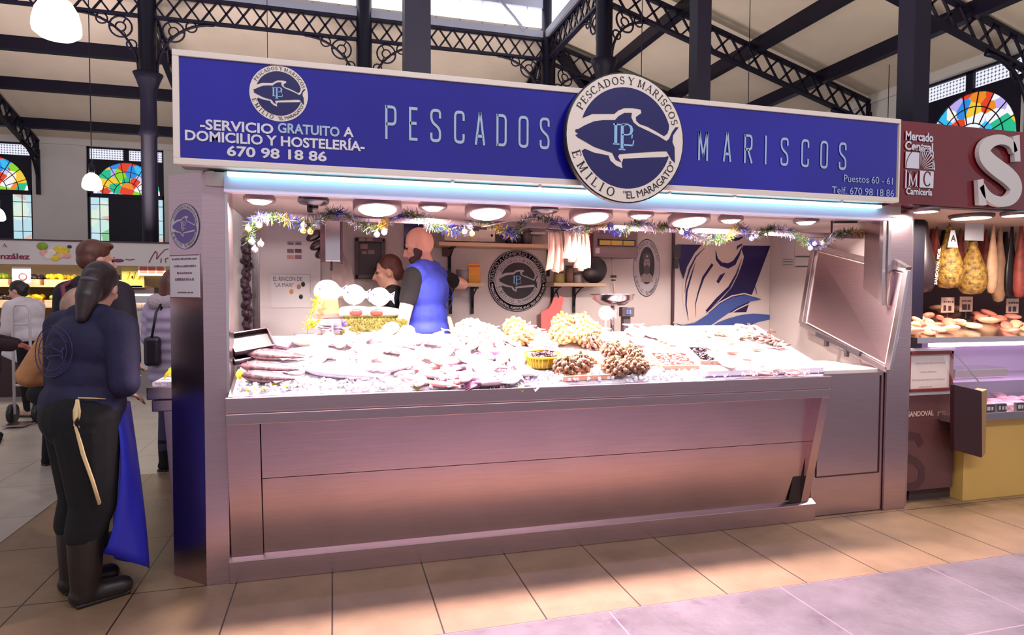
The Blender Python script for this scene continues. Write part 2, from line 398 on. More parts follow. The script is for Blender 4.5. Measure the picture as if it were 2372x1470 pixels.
# ------------------------------------------------------------------ hall shell
mb = MB(); mb.add([(-14, -9, 0), (12, -9, 0), (12, -.745, 0), (-14, -.745, 0)], [(0, 1, 2, 3)])
mb.m = 1; mb.add([(-1.95, -.745, 0), (12, -.745, 0), (12, 2.4, 0), (-1.95, 2.4, 0)], [(0, 1, 2, 3)])
mb.m = 2; mb.add([(-14, -.745, 0), (-1.95, -.745, 0), (-1.95, 15.2, 0), (-14, 15.2, 0)], [(0, 1, 2, 3)])
mb.add([(-1.95, 2.4, 0), (12, 2.4, 0), (12, 15.2, 0), (-1.95, 15.2, 0)], [(0, 1, 2, 3)])
structure(mb.build('floor', [STONE, TILE, HALLT]), 'beige and grey tiled market hall floor')
YB, XR, YG, XG, ZG = 14.9, 9.9, 9.44, 4.39, 6.95
ROOFN = .30
def roofz(y): return ZG-.302*(y-YG)

def wall_with_openings(name, fr, x0, x1, z1, ops, depth=.35):
    """plaster wall made of vertical strips around its window bays"""
    mb = MB(); xs = x0
    def bxl(a, b, c, d): mb.prism([(a, c), (b, c), (b, d), (a, d)], fr, -depth, 0)
    for (a, b, zb, zt) in ops:
        bxl(xs, a, 0, z1); bxl(a, b, 0, zb); bxl(a, b, zt, z1); xs = b
    bxl(xs, x1, 0, z1)
    return structure(mb.build(name, WALLP))
WB = [(-8.85, -7.1), (-5.93, -4.18), (-3.0, -1.25), (0., 1.75), (3., 4.75), (6, 7.75)]
fB = front(YB); fR = Fr((XR, 0, 0), (0, -1, 0), (0, 0, 1))
wall_with_openings('wall_back', fB, -14, 10.3, 5.3, [(a, b, .9, 5.16) for a, b in WB])
WR = [(-9.55, -7.8), (-5.5, -3.75), (-1.5, .25)]
wall_with_openings('wall_right', fR, -15.2, 2, 5.3, [(a, b, .9, 5.16) for a, b in WR])
# roof over the aisles, hipped at the corner
def slab(name, pts):
    mb = MB(); n = len(pts); up = Vec((0, 0, .12)); mb.add([Vec(p) for p in pts]+[Vec(p)+up for p in pts], [list(range(n))[::-1], list(range(n, 2*n))]+[[i, (i+1) % n, n+(i+1) % n, n+i] for i in range(n)])
    return structure(mb.build(name, ROOF))
ZE = roofz(YB)
slab('ceiling', [(-14, YG, ZG), (XG, YG, ZG), (XR, YB, ZE), (-14, YB, ZE)])
slab('ceiling', [(XG, YG, ZG), (XG, -2.2, ZG), (XR, -2.2, ZE), (XR, YB, ZE)])
mb = MB()                                                   # eaves band along the walls
mb.bx(-14, XR, YB-.05, YB, 5.16, 5.34); mb.bx(XR-.05, XR, -2, YB, 5.16, 5.34)
structure(mb.build('trim_1', WALLP))

def window(idx, fr, a, b):
    w = b-a; c = (a+b)/2; g = .12
    root = structure(tag(bpy.data.objects.new('window_%d' % idx, None), 'arched stained glass window in the hall wall')); COL.objects.link(root)
    root.location = fr.p(c, 0)
    mb = MB()
    def r(x0, x1, z0, z1, d0=-.16, d1=-.06): mb.prism([(x0, z0), (x1, z0), (x1, z1), (x0, z1)], fr, d0, d1)
    r(a, b, 5.12, 5.16); r(a, b, 3.9, 4.0); r(c-.06, c+.06, 4.8, 5.14); r(a, a+.05, .9, 5.16); r(b-.05, b, .9, 5.16)
    # dark spandrel around the arch
    R = .76; arc = [(c+R*math.cos(PI*i/24), 4.0+R*1.06*math.sin(PI*i/24)) for i in range(25)]
    for i in range(24):
        (x0, z0), (x1, z1) = arc[i], arc[i+1]; mb.prism([(x0, z0), (x0, 4.86), (x1, 4.86), (x1, z1)], fr, -.15, -.08)
    r(a, c-R, 4.0, 4.86, -.15, -.08); r(c+R, b, 4.0, 4.86, -.15, -.08)
    r(c-.42, c+.42, .9, 3.9, -.15, -.09)
    r(a, b, .9, 1.0)
    mb.build('window_frame', IRON, root)
    ld = MB()                                               # glazing bars
    for i in range(1, 9):
        t = PI*i/9; ld.bar(fr.p(c+.3*math.cos(t), 4.0+.3*math.sin(t), -.1), fr.p(c+.76*math.cos(t), 4.0+.8*math.sin(t), -.1), .012, .014)
    for q in (.3, .55): ld.tube([fr.p(c+q*math.cos(PI*i/20), 4.0+q*1.05*math.sin(PI*i/20), -.1) for i in range(21)], .009, 6)
    for s in (-1, 1):
        x0 = c+s*.62; ld.bar(fr.p(x0, 1, -.1), fr.p(x0, 3.9, -.1), .012, .014)
        for k in range(8): ld.bar(fr.p(x0-.2, 1.2+k*.36, -.1), fr.p(x0+.2, 1.2+k*.36, -.1), .012, .014)
    ld.build('glazing_bars', IRON, root)
    mb = MB(); mb.flat([(c-R, 4.0)]+[(p[0], p[1]) for p in arc[::-1]], fr, -.12); mb.build('arched_pane', STAIN, root)
    for s in (-1, 1):
        mb = MB(); x0, x1 = sorted((c+s*.42, c+s*(w/2-.05))); mb.flat([(x0, 1), (x1, 1), (x1, 3.9), (x0, 3.9)], fr, -.12); mb.build('side_pane', STRIP, root)
        mb = MB(); x0, x1 = sorted((c+s*.06, c+s*(w/2-.05))); mb.flat([(x0, 4.86), (x1, 4.86), (x1, 5.12), (x0, 5.12)], fr, -.12); mb.build('vent_panel', PERF, root)
for i, (a, b) in enumerate(WB): window(i+1, fB, a, b)
for i, (a, b) in enumerate(WR): window(i+7, fR, a, b)

# ------------------------------------------------------------------ ironwork
def lattice(name, p0, p1, h, nb, th=.05, label=None, rev=False):
    """two chords with crossed bars between them"""
    mb = MB(); p0 = Vec(p0); p1 = Vec(p1); dz = Vec((0, 0, h)); side = .07
    mb.bar(p0, p1, side*1.5, th); mb.bar(p0+dz, p1+dz, side*1.5, th)
    mb.bar(p0, p0+dz, side, th); mb.bar(p1, p1+dz, side, th)
    for i in range(nb):
        a = p0.lerp(p1, i/nb); b = p0.lerp(p1, (i+1)/nb); mb.bar(a, b+dz, .03, .032); mb.bar(a+dz, b, .03, .032)
    return structure(mb.build(name, IRON), label)
def bracket(name, corner, u, size):
    """quarter-arch bracket with rings, from the corner under a girder"""
    mb = MB(); u = Vec(u).normalized(); fr = Fr(corner, u, (0, 0, 1))
    s = size
    arc = [fr.p(s*(1-math.cos(PI/2*i/12))+.03, -s*(1-math.sin(PI/2*i/12))-.02) for i in range(13)]
    mb.tube(arc, .024, 6)
    mb.ring(fr, .30*s+.02, -.22*s, .19*s, .017, 18, 5); mb.ring(fr, .30*s+.02, -.22*s, .085*s, .015, 14, 5)
    mb.ring(fr, .63*s, -.10*s, .095*s, .015, 14, 5); mb.ring(fr, .12*s+.02, -.53*s, .085*s, .015, 14, 5)
    for a in (90, 210, 330):
        a = math.radians(a+30); mb.bar(fr.p(.30*s+.02+.085*s*math.cos(a), -.22*s+.085*s*math.sin(a)), fr.p(.30*s+.02+.19*s*math.cos(a), -.22*s+.19*s*math.sin(a)), .02, .02)
    return structure(mb.build(name, IRON), 'curved iron bracket with rings')
def column(x, y, w, z1=6.95, cap=True):
    mb = MB(); r = w/2
    if cap: mb.lathe([(r*1.5, 0), (r*1.5, .35), (r*1.05, .5), (r, 4.3), (r*1.35, 4.35), (r*1.05, 4.42), (r*1.0, 5.1), (r*1.5, 5.3), (r*1.9, 5.42), (r*1.15, 5.44), (r*1.15, z1)], (x, y, 0), 20)
    else: mb.bx(x-r, x+r, y-r, y+r, 0, z1)
    return structure(mb.build('column', IRON), 'slender dark iron column of the market hall')
for k in range(5): column(XG-k*3.78, YG, .26, 8.2)
column(4.39, 6.54, .24, 8.2)
column(4.39, 3.6, .19, 8.2, False); column(4.39+.02, .55, .155, 8.2, False)
mb = MB(); mb.bx(.617, .845, 2.2, 2.42, 0, 8.2); structure(mb.build('column', IRON), 'wide square dark post rising behind the blue sign')
xs = [4.39-k*3.78 for k in range(5)]
for a, b in zip(xs[1:], xs[:-1]): lattice('girder', (a, YG, 6.43), (b, YG, 6.43), .40, 13, .045, 'iron lattice girder under the far clerestory')
ys = [9.44, 6.54, 3.6, .55, -2.4]
for a, b in zip(ys[:-1], ys[1:]): lattice('girder', (4.39, a, 6.43), (4.39, b, 6.43), .40, 10, .045, 'iron lattice girder along the right side of the nave')
for x in xs:
    if x < 4: bracket('bracket', (x+.12, YG, 6.42), (1, 0, 0), .95)
    bracket('bracket', (x-.12, YG, 6.42), (-1, 0, 0), .95)
for y in ys[1:3]: bracket('bracket', (4.39, y+.12, 6.42), (0, 1, 0), .95)
for y in ys[:-1]:
    lattice('rafter_truss', (4.45, y, roofz(YG)-.58), (XR-.06, y, ZE-.50), .40, 16, .05, 'sloping iron lattice rafter over the right aisle')
    bracket('bracket', (4.5, y, 6.36), (1, 0, -.28), .85)
for x in xs: lattice('rafter_truss', (x, YG+.06, roofz(YG)-.58), (x, YB-.06, ZE-.50), .40, 16, .05, 'sloping iron lattice rafter over the far aisle')
lattice('rafter_truss', (-6.95-3.78, YG+.06, roofz(YG)-.58), (-6.95-3.78, YB-.06, ZE-.50), .40, 16)
for x in xs:                                                # curved foot under each rafter, against the far wall
    mb = MB(); mb.tube([(x, YB-.9+.86*math.sin(PI/2*i/10), ZE-.28-.05-.95*(1-math.cos(PI/2*i/10))) for i in range(11)], .035, 6); mb.bx(x-.04, x+.04, YB-.08, YB-.01, 3.9, 5.0)
    structure(mb.build('bracket', IRON), 'curved iron foot of a rafter on the far wall')
for y in ys[:-1]:
    mb = MB(); mb.tube([(XR-.9+.86*math.sin(PI/2*i/10), y, ZE-.33-.95*(1-math.cos(PI/2*i/10))) for i in range(11)], .035, 6); mb.bx(XR-.08, XR-.01, y-.04, y+.04, 3.9, 5.0)
    mb.ring(Fr((XR-.3, y, 4.75), (1, 0, 0), (0, 0, 1)), 0, 0, .12, .02)
    structure(mb.build('bracket', IRON), 'curved iron foot of a rafter on the right wall')
for y, h in ((11.2, .17), (12.55, .15), (14.1, .14)):      # purlins
    mb = MB(); z = roofz(y); mb.bx(-14, XG+(y-YG), y-.08, y+.08, z-h-.06, z+.03); structure(mb.build('purlin', IRON), 'dark purlin under the far aisle roof')
for x in (5.83, 7.35, 8.75):
    mb = MB(); z = ZG-.302*(x-XG); mb.bx(x-.075, x+.075, -2.2, YG+(x-XG), z-.2, z+.03); structure(mb.build('purlin', IRON), 'dark purlin under the right aisle roof')
mb = MB(); mb.bar((XG, YG, ZG-.1), (XR, YB, ZE-.1), .16, .2); structure(mb.build('purlin', IRON), 'hip rafter at the corner of the hall roof')
# clerestory over the girders
GREYB = mat('clerestory beam', (.55, .56, .62), .6)
mb = MB(); mb.bx(-14, XG+.1, YG-.06, YG+.1, 6.86, 7.0); mb.bx(XG-.1, XG+.06, -2.4, YG, 6.86, 7.0)
mb.bx(-14, XG, YG-.05, YG+.06, 7.46, 7.75); mb.bx(XG-.05, XG+.06, -2.4, YG, 7.9, 8.2); mb.bx(XG-.06, XG+.06, YG-.06, YG+.06, 6.9, 8.2)
structure(mb.build('trim_2', GREYB), 'pale grey beam framing the clerestory')
k = 0
for a, b in zip(xs[1:], xs[:-1]):
    root = structure(tag(bpy.data.objects.new('window_%d' % (10+k), None), 'bright clerestory window above the far girder')); COL.objects.link(root); root.location = (a, YG, 7); k += 1
    mb = MB(); mb.add([(a+.06, YG+.02, 7), (b-.06, YG+.02, 7), (b-.06, YG+.02, 7.46), (a+.06, YG+.02, 7.46)], [(0, 1, 2, 3)]); mb.build('pane', SKYG, root)
    fb = MB(); fb.bx(a-.1, a+.06, YG-.04, YG+.08, 7, 7.5)
    for j in range(1, 8):
        for zz in (7.0, 7.4): fb.box((a+(b-a)*j/8, YG-.01, zz+.03), (.014, .03, .05))
    fb.build('window_frame', GREYB, root)
for a, b in zip(ys[:-1], ys[1:]):
    root = structure(tag(bpy.data.objects.new('window_%d' % (10+k), None), 'bright clerestory window above the right girder')); COL.objects.link(root); root.location = (XG, a, 7); k += 1
    mb = MB(); mb.add([(XG+.02, a-.06, 7), (XG+.02, b+.06, 7), (XG+.02, b+.06, 7.9), (XG+.02, a-.06, 7.9)], [(0, 1, 2, 3)]); mb.build('pane', SKYG, root)
    fb = MB(); fb.bx(XG-.04, XG+.08, b-.06, b+.06, 7, 7.95)
    for j in range(1, 7): fb.box((XG-.01, a+(b-a)*j/7, 7.03), (.03, .014, .05))
    fb.build('window_frame', GREYB, root)
mb = MB(); mb.tube([(3.3, YG-.1, 7.5), (3.62, YG-.08, 7.2), (3.85, YG-.06, 6.95)], .03, 6)   # curved brace in the corner of the lantern
structure(mb.build('bracket', GREYB), 'curved brace in the lantern corner')
# ------------------------------------------------------------------ fish stall: shell
mb = MB(); mb.bx(-.75, 3.79, 1.41, 1.47, 0, 2.12); structure(mb.build('wall_stall', WHITE))
mb = MB(); mb.bx(3.775, 3.83, .08, 1.41, 0, 2.12); structure(mb.build('wall_stall_right', WHITE))
mb = MB(); mb.bx(-.62, 3.775, .03, 1.41, 2.06, 2.13); structure(mb.build('ceiling_stall', WHITE))
mb = MB(); mb.bx(-.55, 3.77, .86, 1.41, 0, .18); structure(mb.build('floor_stall', mat('duckboard', (.3, .28, .3), .6)))
# left pillar with a chamfered corner
mb = MB(); pp = [(-.53, .06), (-.53, .30), (-.80, .30), (-.831, .227), (-.639, .045)]
n = 5; mb.add([(x, y, 0) for x, y in pp]+[(x, y, 2.13) for x, y in pp], [list(range(n)), list(range(n, 2*n))]+[[i, (i+1) % n, n+(i+1) % n, n+i] for i in range(n)])
pil = mb.build('steel_pillar', STEEL); tag(pil, 'brushed steel corner pillar at the left end of the fish stall', 'pillar')
mb = MB(); mb.bx(-.532, -.518, .05, .075, 1., 2.13); mb.build('edge_strip', STEEL2, pil)
mb = MB(); mb.bx(3.735, 3.925, .07, .30, 0, 2.13); pir = mb.build('steel_pillar', STEEL, bevel=.004)
tag(pir, 'brushed steel pillar at the right end of the fish stall beside the red sign', 'pillar')
mb = MB(); mb.bx(3.66, 3.685, .06, .09, 1.45, 2.10); mb.bx(3.705, 3.73, .06, .09, 1.45, 2.10); mb.build('guide_rail', STEEL2, pir)

# ---- logo pieces, in units of the disc radius
FT = [(-.86, .07), (-.80, .09), (-.70, .15), (-.55, .22), (-.40, .25), (-.20, .265), (-.14, .33), (-.04, .39), (.09, .40), (.08, .33), (.12, .255), (.20, .20), (.40, .13), (.58, .06), (.70, .00)]
TAIL = [(.75, .04), (.80, .15), (.86, .23), (.92, .235), (.87, .17), (.82, .10), (.81, -.01), (.85, -.09), (.86, -.34), (.80, -.29), (.75, -.22), (.71, -.16)]
FB = [(.58, -.17), (.33, -.20), (.08, -.23), (-.12, -.26), (-.14, -.30), (-.08, -.385), (-.18, -.35), (-.215, -.29), (-.24, -.245), (-.40, -.21), (-.55, -.17), (-.70, -.10), (-.82, -.045), (-.86, -.01), (-.81, .01), (-.86, .04)]
CT = [(-.735, .26), (-.58, .33), (-.33, .35), (-.21, .36), (-.14, .42), (-.04, .465), (.10, .475), (.245, .465), (.255, .41), (.16, .34), (.17, .28), (.23, .235), (.36, .205), (.52, .14), (.66, .075), (.72, .12), (.745, .19)]
CB = [(-.70, -.21), (-.55, -.26), (-.30, -.29), (-.265, -.37), (-.17, -.44), (-.06, -.475), (-.075, -.40), (-.05, -.325), (.10, -.31), (.45, -.275), (.68, -.255), (.735, -.235)]
def arcpts(a0, a1, R, n=26): return [(R*math.cos(math.radians(a0+(a1-a0)*i/n)), R*math.sin(math.radians(a0+(a1-a0)*i/n))) for i in range(n+1)]
def logo(fr, cx, cy, R, parent, pale, dark, mono, d=.001, ring_text=True, sx=1., body=True):
    sc = lambda P: [(cx+x*R*sx, cy+y*R) for x, y in P]
    e = .0012
    if body:
        mb = MB(); mb.flat(sc(arcpts(0, 360, 1., 48)[:-1]), fr, d); parent = mb.build('logo_disc', pale, parent)
    mb = MB(); mb.flat(sc(arcpts(19, 161, .79)+CT), fr, d+e); mb.flat(sc(arcpts(-162, -19, .79)+CB[::-1]), fr, d+e)
    mb.build('logo_sea', dark, parent)
    mb = MB(); mb.flat(sc(FT+TAIL+FB), fr, d+2*e); mb.build('logo_fish', dark, parent)
    mb = MB(); R1 = R
    s2 = R*.30
    def P(pts): return [(cx+x*R*sx, cy+y*R) for x, y in pts]
    for a, b, ww in (((-.185, .19), (-.185, -.10), .05), ((-.075, .20), (-.075, -.18), .05), ((-.20, .20), (-.02, .20), .022), ((-.23, -.105), (-.12, -.105), .022), ((-.13, -.185), (-.02, -.185), .022),
                     ((-.075, .21), (.03, .215), .022), ((-.075, .05), (.03, .05), .022), ((-.06, -.11), (.11, -.11), .025), ((.11, -.11), (.125, -.03), .02), ((.10, .06), (.09, .0), .02), ((-.23, .20), (-.17, .20), .022)):
        for q in ribbon([a, b], ww): mb.flat(P(q), fr, d+3*e)
    for q in ribbon([(.03, .21), (.075, .18), (.09, .13), (.075, .08), (.03, .05)], [.02, .04, .05, .04, .02]): mb.flat(P(q), fr, d+3*e)
    mb.build('monogram', mono, parent)
    if ring_text:
        mb = MB()
        arctext(mb, 'PESCADOS Y MARISCOS', fr, cx, cy, R*.835, 154, 17, R*.118, 'serif', d+2*e)
        arctext(mb, 'EMILIO', fr, cx, cy, R*.955, 194, 260, R*.142, 'serif', d+2*e, True)
        arctext(mb, '"EL MARAGATO"', fr, cx, cy, R*.945, 267, 338, R*.112, 'sans', d+2*e, True)
        mb.build('ring_lettering', BLACK, parent)

# ---- blue sign box
SY = -.10; sf = front(SY)
sign = thing('stall_sign', 'long blue stall sign lettered PESCADOS and MARISCOS above the fish counter', 'sign', (1.44, 0, 2.135))
x0, x1, z0, z1 = -.735, 3.615, 2.135, 2.68
mb = MB(); mb.bx(x0+.01, x1-.01, SY+.012, .10, z0+.01, z1-.01); mb.build('sign_box', ALU, sign)
mb = MB(); mb.flat([(x0+.02, z0+.02), (x1-.02, z0+.02), (x1-.02, z1-.02), (x0+.02, z1-.02)], sf, -.004); mb.build('blue_face', BLUE, sign)
mb = MB()
for a, b in (((x0, z0), (x1, z0+.032)), ((x0, z1-.03), (x1, z1)), ((x0, z0+.032), (x0+.03, z1-.03)), ((x1-.012, z0+.032), (x1, z1-.03))): mb.bx(a[0], b[0], SY-.006, SY+.05, a[1], b[1])
mb.build('frame', WARMW, sign, bevel=.003)
def onsign(px, py): p = at(px, py, y=SY); return p.x, p.z
mb = MB()
for word, xs_, zb, zt, h in (('PESCADOS', (895, 950, 999, 1054, 1102, 1152, 1203, 1252), (325, 348), None, .175), ('MARISCOS', (1619, 1676, 1725, 1773, 1809, 1857, 1901, 1944), (374, 396), None, .175)):
    nx = len(word)
    for i, ch in enumerate(word):
        py = zb[0]+(zb[1]-zb[0])*i/(nx-1)+(-3 if ch != 'I' else -3); X, Z = onsign(xs_[i], py)
        mb = MB(); text(mb, ch, sf, X, Z, h, font='cond', d=.001, sx=.74); mb.build('letter', LETTER, sign)
for s, a, b, h in (('-SERVICIO', (463, 300), (634, 312), .046), ('A', (797, 317), (818, 319), .046), ('DOMICILIO Y HOSTELERÍA-', (427, 327), (845, 350), .046), ('670 98 18 86', (525, 362), (757, 375), .046)):
    mb = MB(); X, Z = onsign(*a); X2, Z2 = onsign(*b); text(mb, s, sf, X, (Z+Z2)/2+.004, h, w=X2-X, font='bold', d=.001); mb.build('service_lettering', LETW, sign)
mb = MB(); X, Z = onsign(643, 310); X2, Z2 = onsign(787, 318); text(mb, 'GRATUITO', sf, X, (Z+Z2)/2+.006, .046, w=X2-X, font='bold', d=.001); mb.build('blue_lettering', LETTER, sign)
mb = MB()
for s, a, b, h in (('Puestos 60 - 61', (1953, 423), (2071, 425), .044), ('Telf. 670 98 18 86', (1926, 450), (2071, 453), .044)):
    mb = MB(); X, Z = onsign(*a); X2, Z2 = onsign(*b); text(mb, s, sf, X, (Z+Z2)/2, h, w=X2-X, d=.001); mb.build('address_lettering', LETTER, sign)
logo(sf, -.254, 2.512, .138, sign, WARMW, NAVY, CYAN, -.002)
# lower edge screws
mb = MB()
for x in (.63, 1.13, 1.95, 2.4, 3.2): mb.box((x, -.03, 2.128), (.02, .05, .012)); mb.ell((x, -.06, 2.128), .007)
mb.build('clip', STEEL2, sign)
# ---- round sign
rs = thing('round_sign', 'big round fish emblem sign with cream ring hanging over the blue sign', 'sign', (1.6, -.12, 2.035))
RY = -.18; rf = front(RY)
mb = MB(); mb.lathe([(.30, .05), (.362, .05), (.366, .03), (.366, .004), (.362, 0), (0, 0)], (1.6, RY, 2.40), 72, Mat(((1, 0, 0), (0, 0, 1), (0, 1, 0))))
mb.build('disc_rim', DARK, rs)
logo(rf, 1.6, 2.40, .358, rs, WARMW, NAVY, CYAN, .002)

# ---- fascia and LED strip
fas = thing('light_fascia', 'white fascia board under the sign washed by a bluish light strip', 'fascia', (1.6, .02, 2.03))
mb = MB(); mb.add([(-.53, .035, 2.135), (3.66, .035, 2.135), (3.66, .01, 2.03), (-.53, .01, 2.03), (-.53, .06, 2.135), (3.66, .06, 2.135), (3.66, .06, 2.03), (-.53, .06, 2.03)], [(0, 1, 2, 3), (4, 5, 6, 7), (0, 1, 5, 4), (3, 2, 6, 7), (0, 3, 7, 4), (1, 2, 6, 5)])
mb.build('fascia_panel', mat('fascia lacquer', (.82, .78, .88), .45), fas)
mb = MB(); mb.bx(-.51, 3.57, -.012, .03, 2.108, 2.128); mb.build('light_strip', mat('led strip', (.75, .95, 1), .4, emit=3., ecol=(.62, .93, 1.0)), fas)
area('led_light', (1.55, -.02, 2.105), 4.0, 26, (.40, .34, 1.), (math.radians(-38), 0, 0), sy=.03, parent=fas, spread=math.radians(110))

# ---- ceiling lamps
LENS = mat('lamp lens', (1, .97, .95), .4, emit=7., ecol=(1, .93, .93))
LENSO = mat('lamp lens off', (.15, .12, .18), .3)
BEZ = mat('lamp bezel', (.42, .36, .38), .4, .3)
PINK = (1, .71, .78)
def downlight(x, y, r, on, label, power):
    t = thing('ceiling_lamp', label, 'lamp', (x, y, 1.995), 0, 'round lamps under the stall canopy')
    h = .045 if r > .1 else .02; ta = (-12 if r > .1 else -2) if on else -4; R = rotm(math.radians(ta)); o = Vec((x, y, 1.995))
    mb = MB(); mb.lathe([(r*.6, .075), (r, .04), (r, .04-h), (r*.93, .034-h), (r*.80, .045-h)], o, 36, R); BEZO = mb.build('bezel', BEZ if on else DARK, t)
    mb = MB(); mb.lathe([(0, .018-h), (r*.45, .024-h), (r*.72, .038-h), (r*.82, .05-h)], o, 36, R); mb.build('lens', LENS if on else LENSO, BEZO)
    if on: area('lamp_light', o+R @ Vec((0, 0, .012-h)), r*1.6, power, PINK if r > .1 else (1, .85, .80), (math.radians(ta), 0, 0), 'DISK', parent=t, spread=math.radians(130 if r > .1 else 175))
    return t
PB, PS = 40, 28
for x, y, w in ((.247, .22, 'first large'), (.893, .215, 'second large'), (1.554, .21, 'third large'), (2.255, .23, 'fourth large')):
    downlight(x, y, .137, True, 'lit %s round lamp from the left under the stall canopy' % w, PB)
for x, y, on, w in ((-.38, .2, True, 'small lit lamp in the far left corner of the stall canopy'), (-.10, .16, False, 'small dark unlit lamp left of the first large lamp'), (.56, .19, True, 'small lit lamp between the first and second large lamps'),
                    (1.225, .14, False, 'small dark unlit lamp between the second and third large lamps'), (1.88, .18, True, 'small lit lamp between the third and fourth large lamps'), (2.56, .22, True, 'small lit lamp just right of the fourth large lamp'), (3.10, .15, True, 'small lit lamp at the right end of the stall canopy')):
    downlight(x, y, .083, on, w, PS*(1.7 if x < -.3 else 1))
mb = MB(); mb.box((-.10, .18, 2.01), (.05, .05, .06)); mb.box((-.12, .18, 1.98), (.03, .05, .05)); q = mb.build('lamp_bracket', DARK, None, bevel=.004); tag(q, 'dark lamp gimbal under the unlit lamp at the left', 'lamp fitting')

# ---- hanging rail
rail = thing('hanging_rail', 'long flat steel rail hung from the canopy carrying the garland', 'rail', (1.75, .3, 1.93))
mb = MB(); mb.bx(-.238, 3.77, .345, .375, 1.937, 1.97); mb.build('bar', mat('rail metal', (.55, .46, .47), .35, .6), rail)
for x in (-.12, .82, 1.93, 3.5):
    mb = MB(); mb.tube([(x, .36, 1.965), (x, .36, 2.06)], .007, 8); mb.build('rod', DGREY, rail)
mb = MB(); mb.bar((3.45, .28, 2.04), (3.66, .30, 2.05), .02, .015); mb.build('rod_clamp', DARK, rail)

# ---- counter
ct = thing('fish_counter', 'long stainless steel fish counter with a pinkish sloped front', 'counter', (1.3, .3, 0))
mb = MB(); mb.bx(-.515, 3.085, -.135, -.095, .925, 1.0); mb.bx(-.515, 3.085, -.12, -.09, .915, .93); mb.bx(-.515, 3.085, -.125, -.09, .862, .918)
mb.bx(-.515, 3.085, -.095, .10, .87, .985); mb.build('front_lip', STEEL, ct, bevel=.004)
mb = MB(); a = .55
yk = lambda z: -.045+(.86-z)/.73*.115
mb.add([(-.36, yk(.86), .86), (3.03, yk(.86), .86), (3.03, yk(.553), .553), (-.36, yk(.553), .553)], [(0, 1, 2, 3)])
mb.add([(-.36, yk(.55)-.003, .55), (3.03, yk(.55)-.003, .55), (2.99, yk(.13)-.003, .13), (-.36, yk(.13)-.003, .13)], [(0, 1, 2, 3)])
mb.bx(-.36, 3.0, .1, .64, .13, .9); mb.add([(-.36, yk(.56)+.004, .56), (3.03, yk(.56)+.004, .56), (3.03, yk(.54)+.004, .54), (-.36, yk(.54)+.004, .54)], [(0, 1, 2, 3)]); mb.build('front_panel', STEEL, ct)
mb = MB(); mb.add([(-.52, yk(.86)-.012, .862), (-.365, yk(.86)-.012, .862), (-.365, yk(.13)-.012, .13), (-.52, yk(.13)-.012, .13), (-.52, .12, .862), (-.365, .12, .862), (-.365, .12, .13), (-.52, .12, .13)], [(0, 1, 2, 3), (0, 3, 7, 4), (1, 2, 6, 5)]); mb.build('end_panel', STEEL, ct)
mb = MB(); P = [(-.12, .862), (.02, .862), (.16, .13), (.05, .13)]
n = 4; mb.add([(3.02, y, z) for y, z in P]+[(3.085, y, z) for y, z in P], [(0, 1, 2, 3), (4, 5, 6, 7)]+[(i, (i+1) % 4, 4+(i+1) % 4, 4+i) for i in range(4)]); mb.build('end_leg', STEEL, ct, bevel=.003)
mb = MB(); mb.add([(2.985, .02, .60), (3.02, .02, .60), (3.02, .05, .13), (2.92, .05, .13)], [(0, 1, 2, 3)]); mb.build('gap_shade', DARK, ct)  # dark sheet paints the shade in the gap beside the end leg
mb = MB(); mb.bx(-.53, 3.13, .035, .3, 0, .115); mb.add([(-.53, .035, .115), (3.13, .035, .115), (3.13, .075, .14), (-.53, .075, .14)], [(0, 1, 2, 3)]); mb.build('kick_plate', STEEL, ct, bevel=.004)
mb = MB(); mb.add([(-.51, -.1, .985), (3.075, -.1, .985), (3.075, .66, 1.243), (-.51, .66, 1.243), (-.51, -.1, .95), (3.075, -.1, .95), (3.075, .66, .95), (-.51, .66, .95)], [(0, 1, 2, 3), (0, 3, 7, 4), (1, 2, 6, 5), (2, 3, 7, 6), (4, 5, 6, 7)])
mb.bx(-.51, 3.075, .60, .66, .18, 1.2); mb.build('display_tray', STEEL2, ct)

# ---- gate, ledge and folded flap at the right
gt = thing('counter_gate', 'beige steel gate panel between the counter end and right pillar', 'gate', (3.45, .09, 0))
mb = MB(); mb.bx(3.135, 3.73, .09, .13, .005, .985); mb.build('panel', STEEL, gt, bevel=.003)
mb = MB()
for a, b in (((3.172, .275), (3.70, .275)), ((3.172, .275), (3.172, .96)), ((3.70, .275), (3.70, .96))): mb.bar((a[0], .088, a[1]), (b[0], .088, b[1]), .006, .008)
mb.build('panel_groove', mat('groove', (.25, .10, .10), .6), gt)
mb = MB(); mb.bx(3.09, 3.735, .05, .62, .985, 1.012); mb.build('shelf', WHITE, gt, bevel=.003)
q = [Vec((3.66, -.02, 1.005)), Vec((3.80, -.02, 1.69)), Vec((3.74, .80, 1.905)), Vec((3.635, .80, 1.285))]
fl = thing('folding_flap', 'raised stainless counter flap leaning against the right wall', 'counter flap', tuple(q[0]))
nrm = (q[1]-q[0]).cross(q[3]-q[0]).normalized()
if nrm.x > 0: nrm = -nrm
mb = MB(); mb.add(q+[p-nrm*.03 for p in q], [(0, 1, 2, 3), (4, 5, 6, 7)]+[(i, (i+1) % 4, 4+(i+1) % 4, 4+i) for i in range(4)]); mb.build('sheet', STEEL, fl)
mb = MB()
for i in range(4): mb.bar(q[i]+nrm*.012, q[(i+1) % 4]+nrm*.012, .04, .03, nrm)
mb.build('rim', STEEL2, fl, bevel=.004)
mb = MB(); ins = [q[i].lerp((q[0]+q[1]+q[2]+q[3])/4, .09)+nrm*.003 for i in range(4)]
for i in range(4): mb.bar(ins[i], ins[(i+1) % 4], .006, .006, nrm)
mb.build('inner_frame', WARMW, fl)
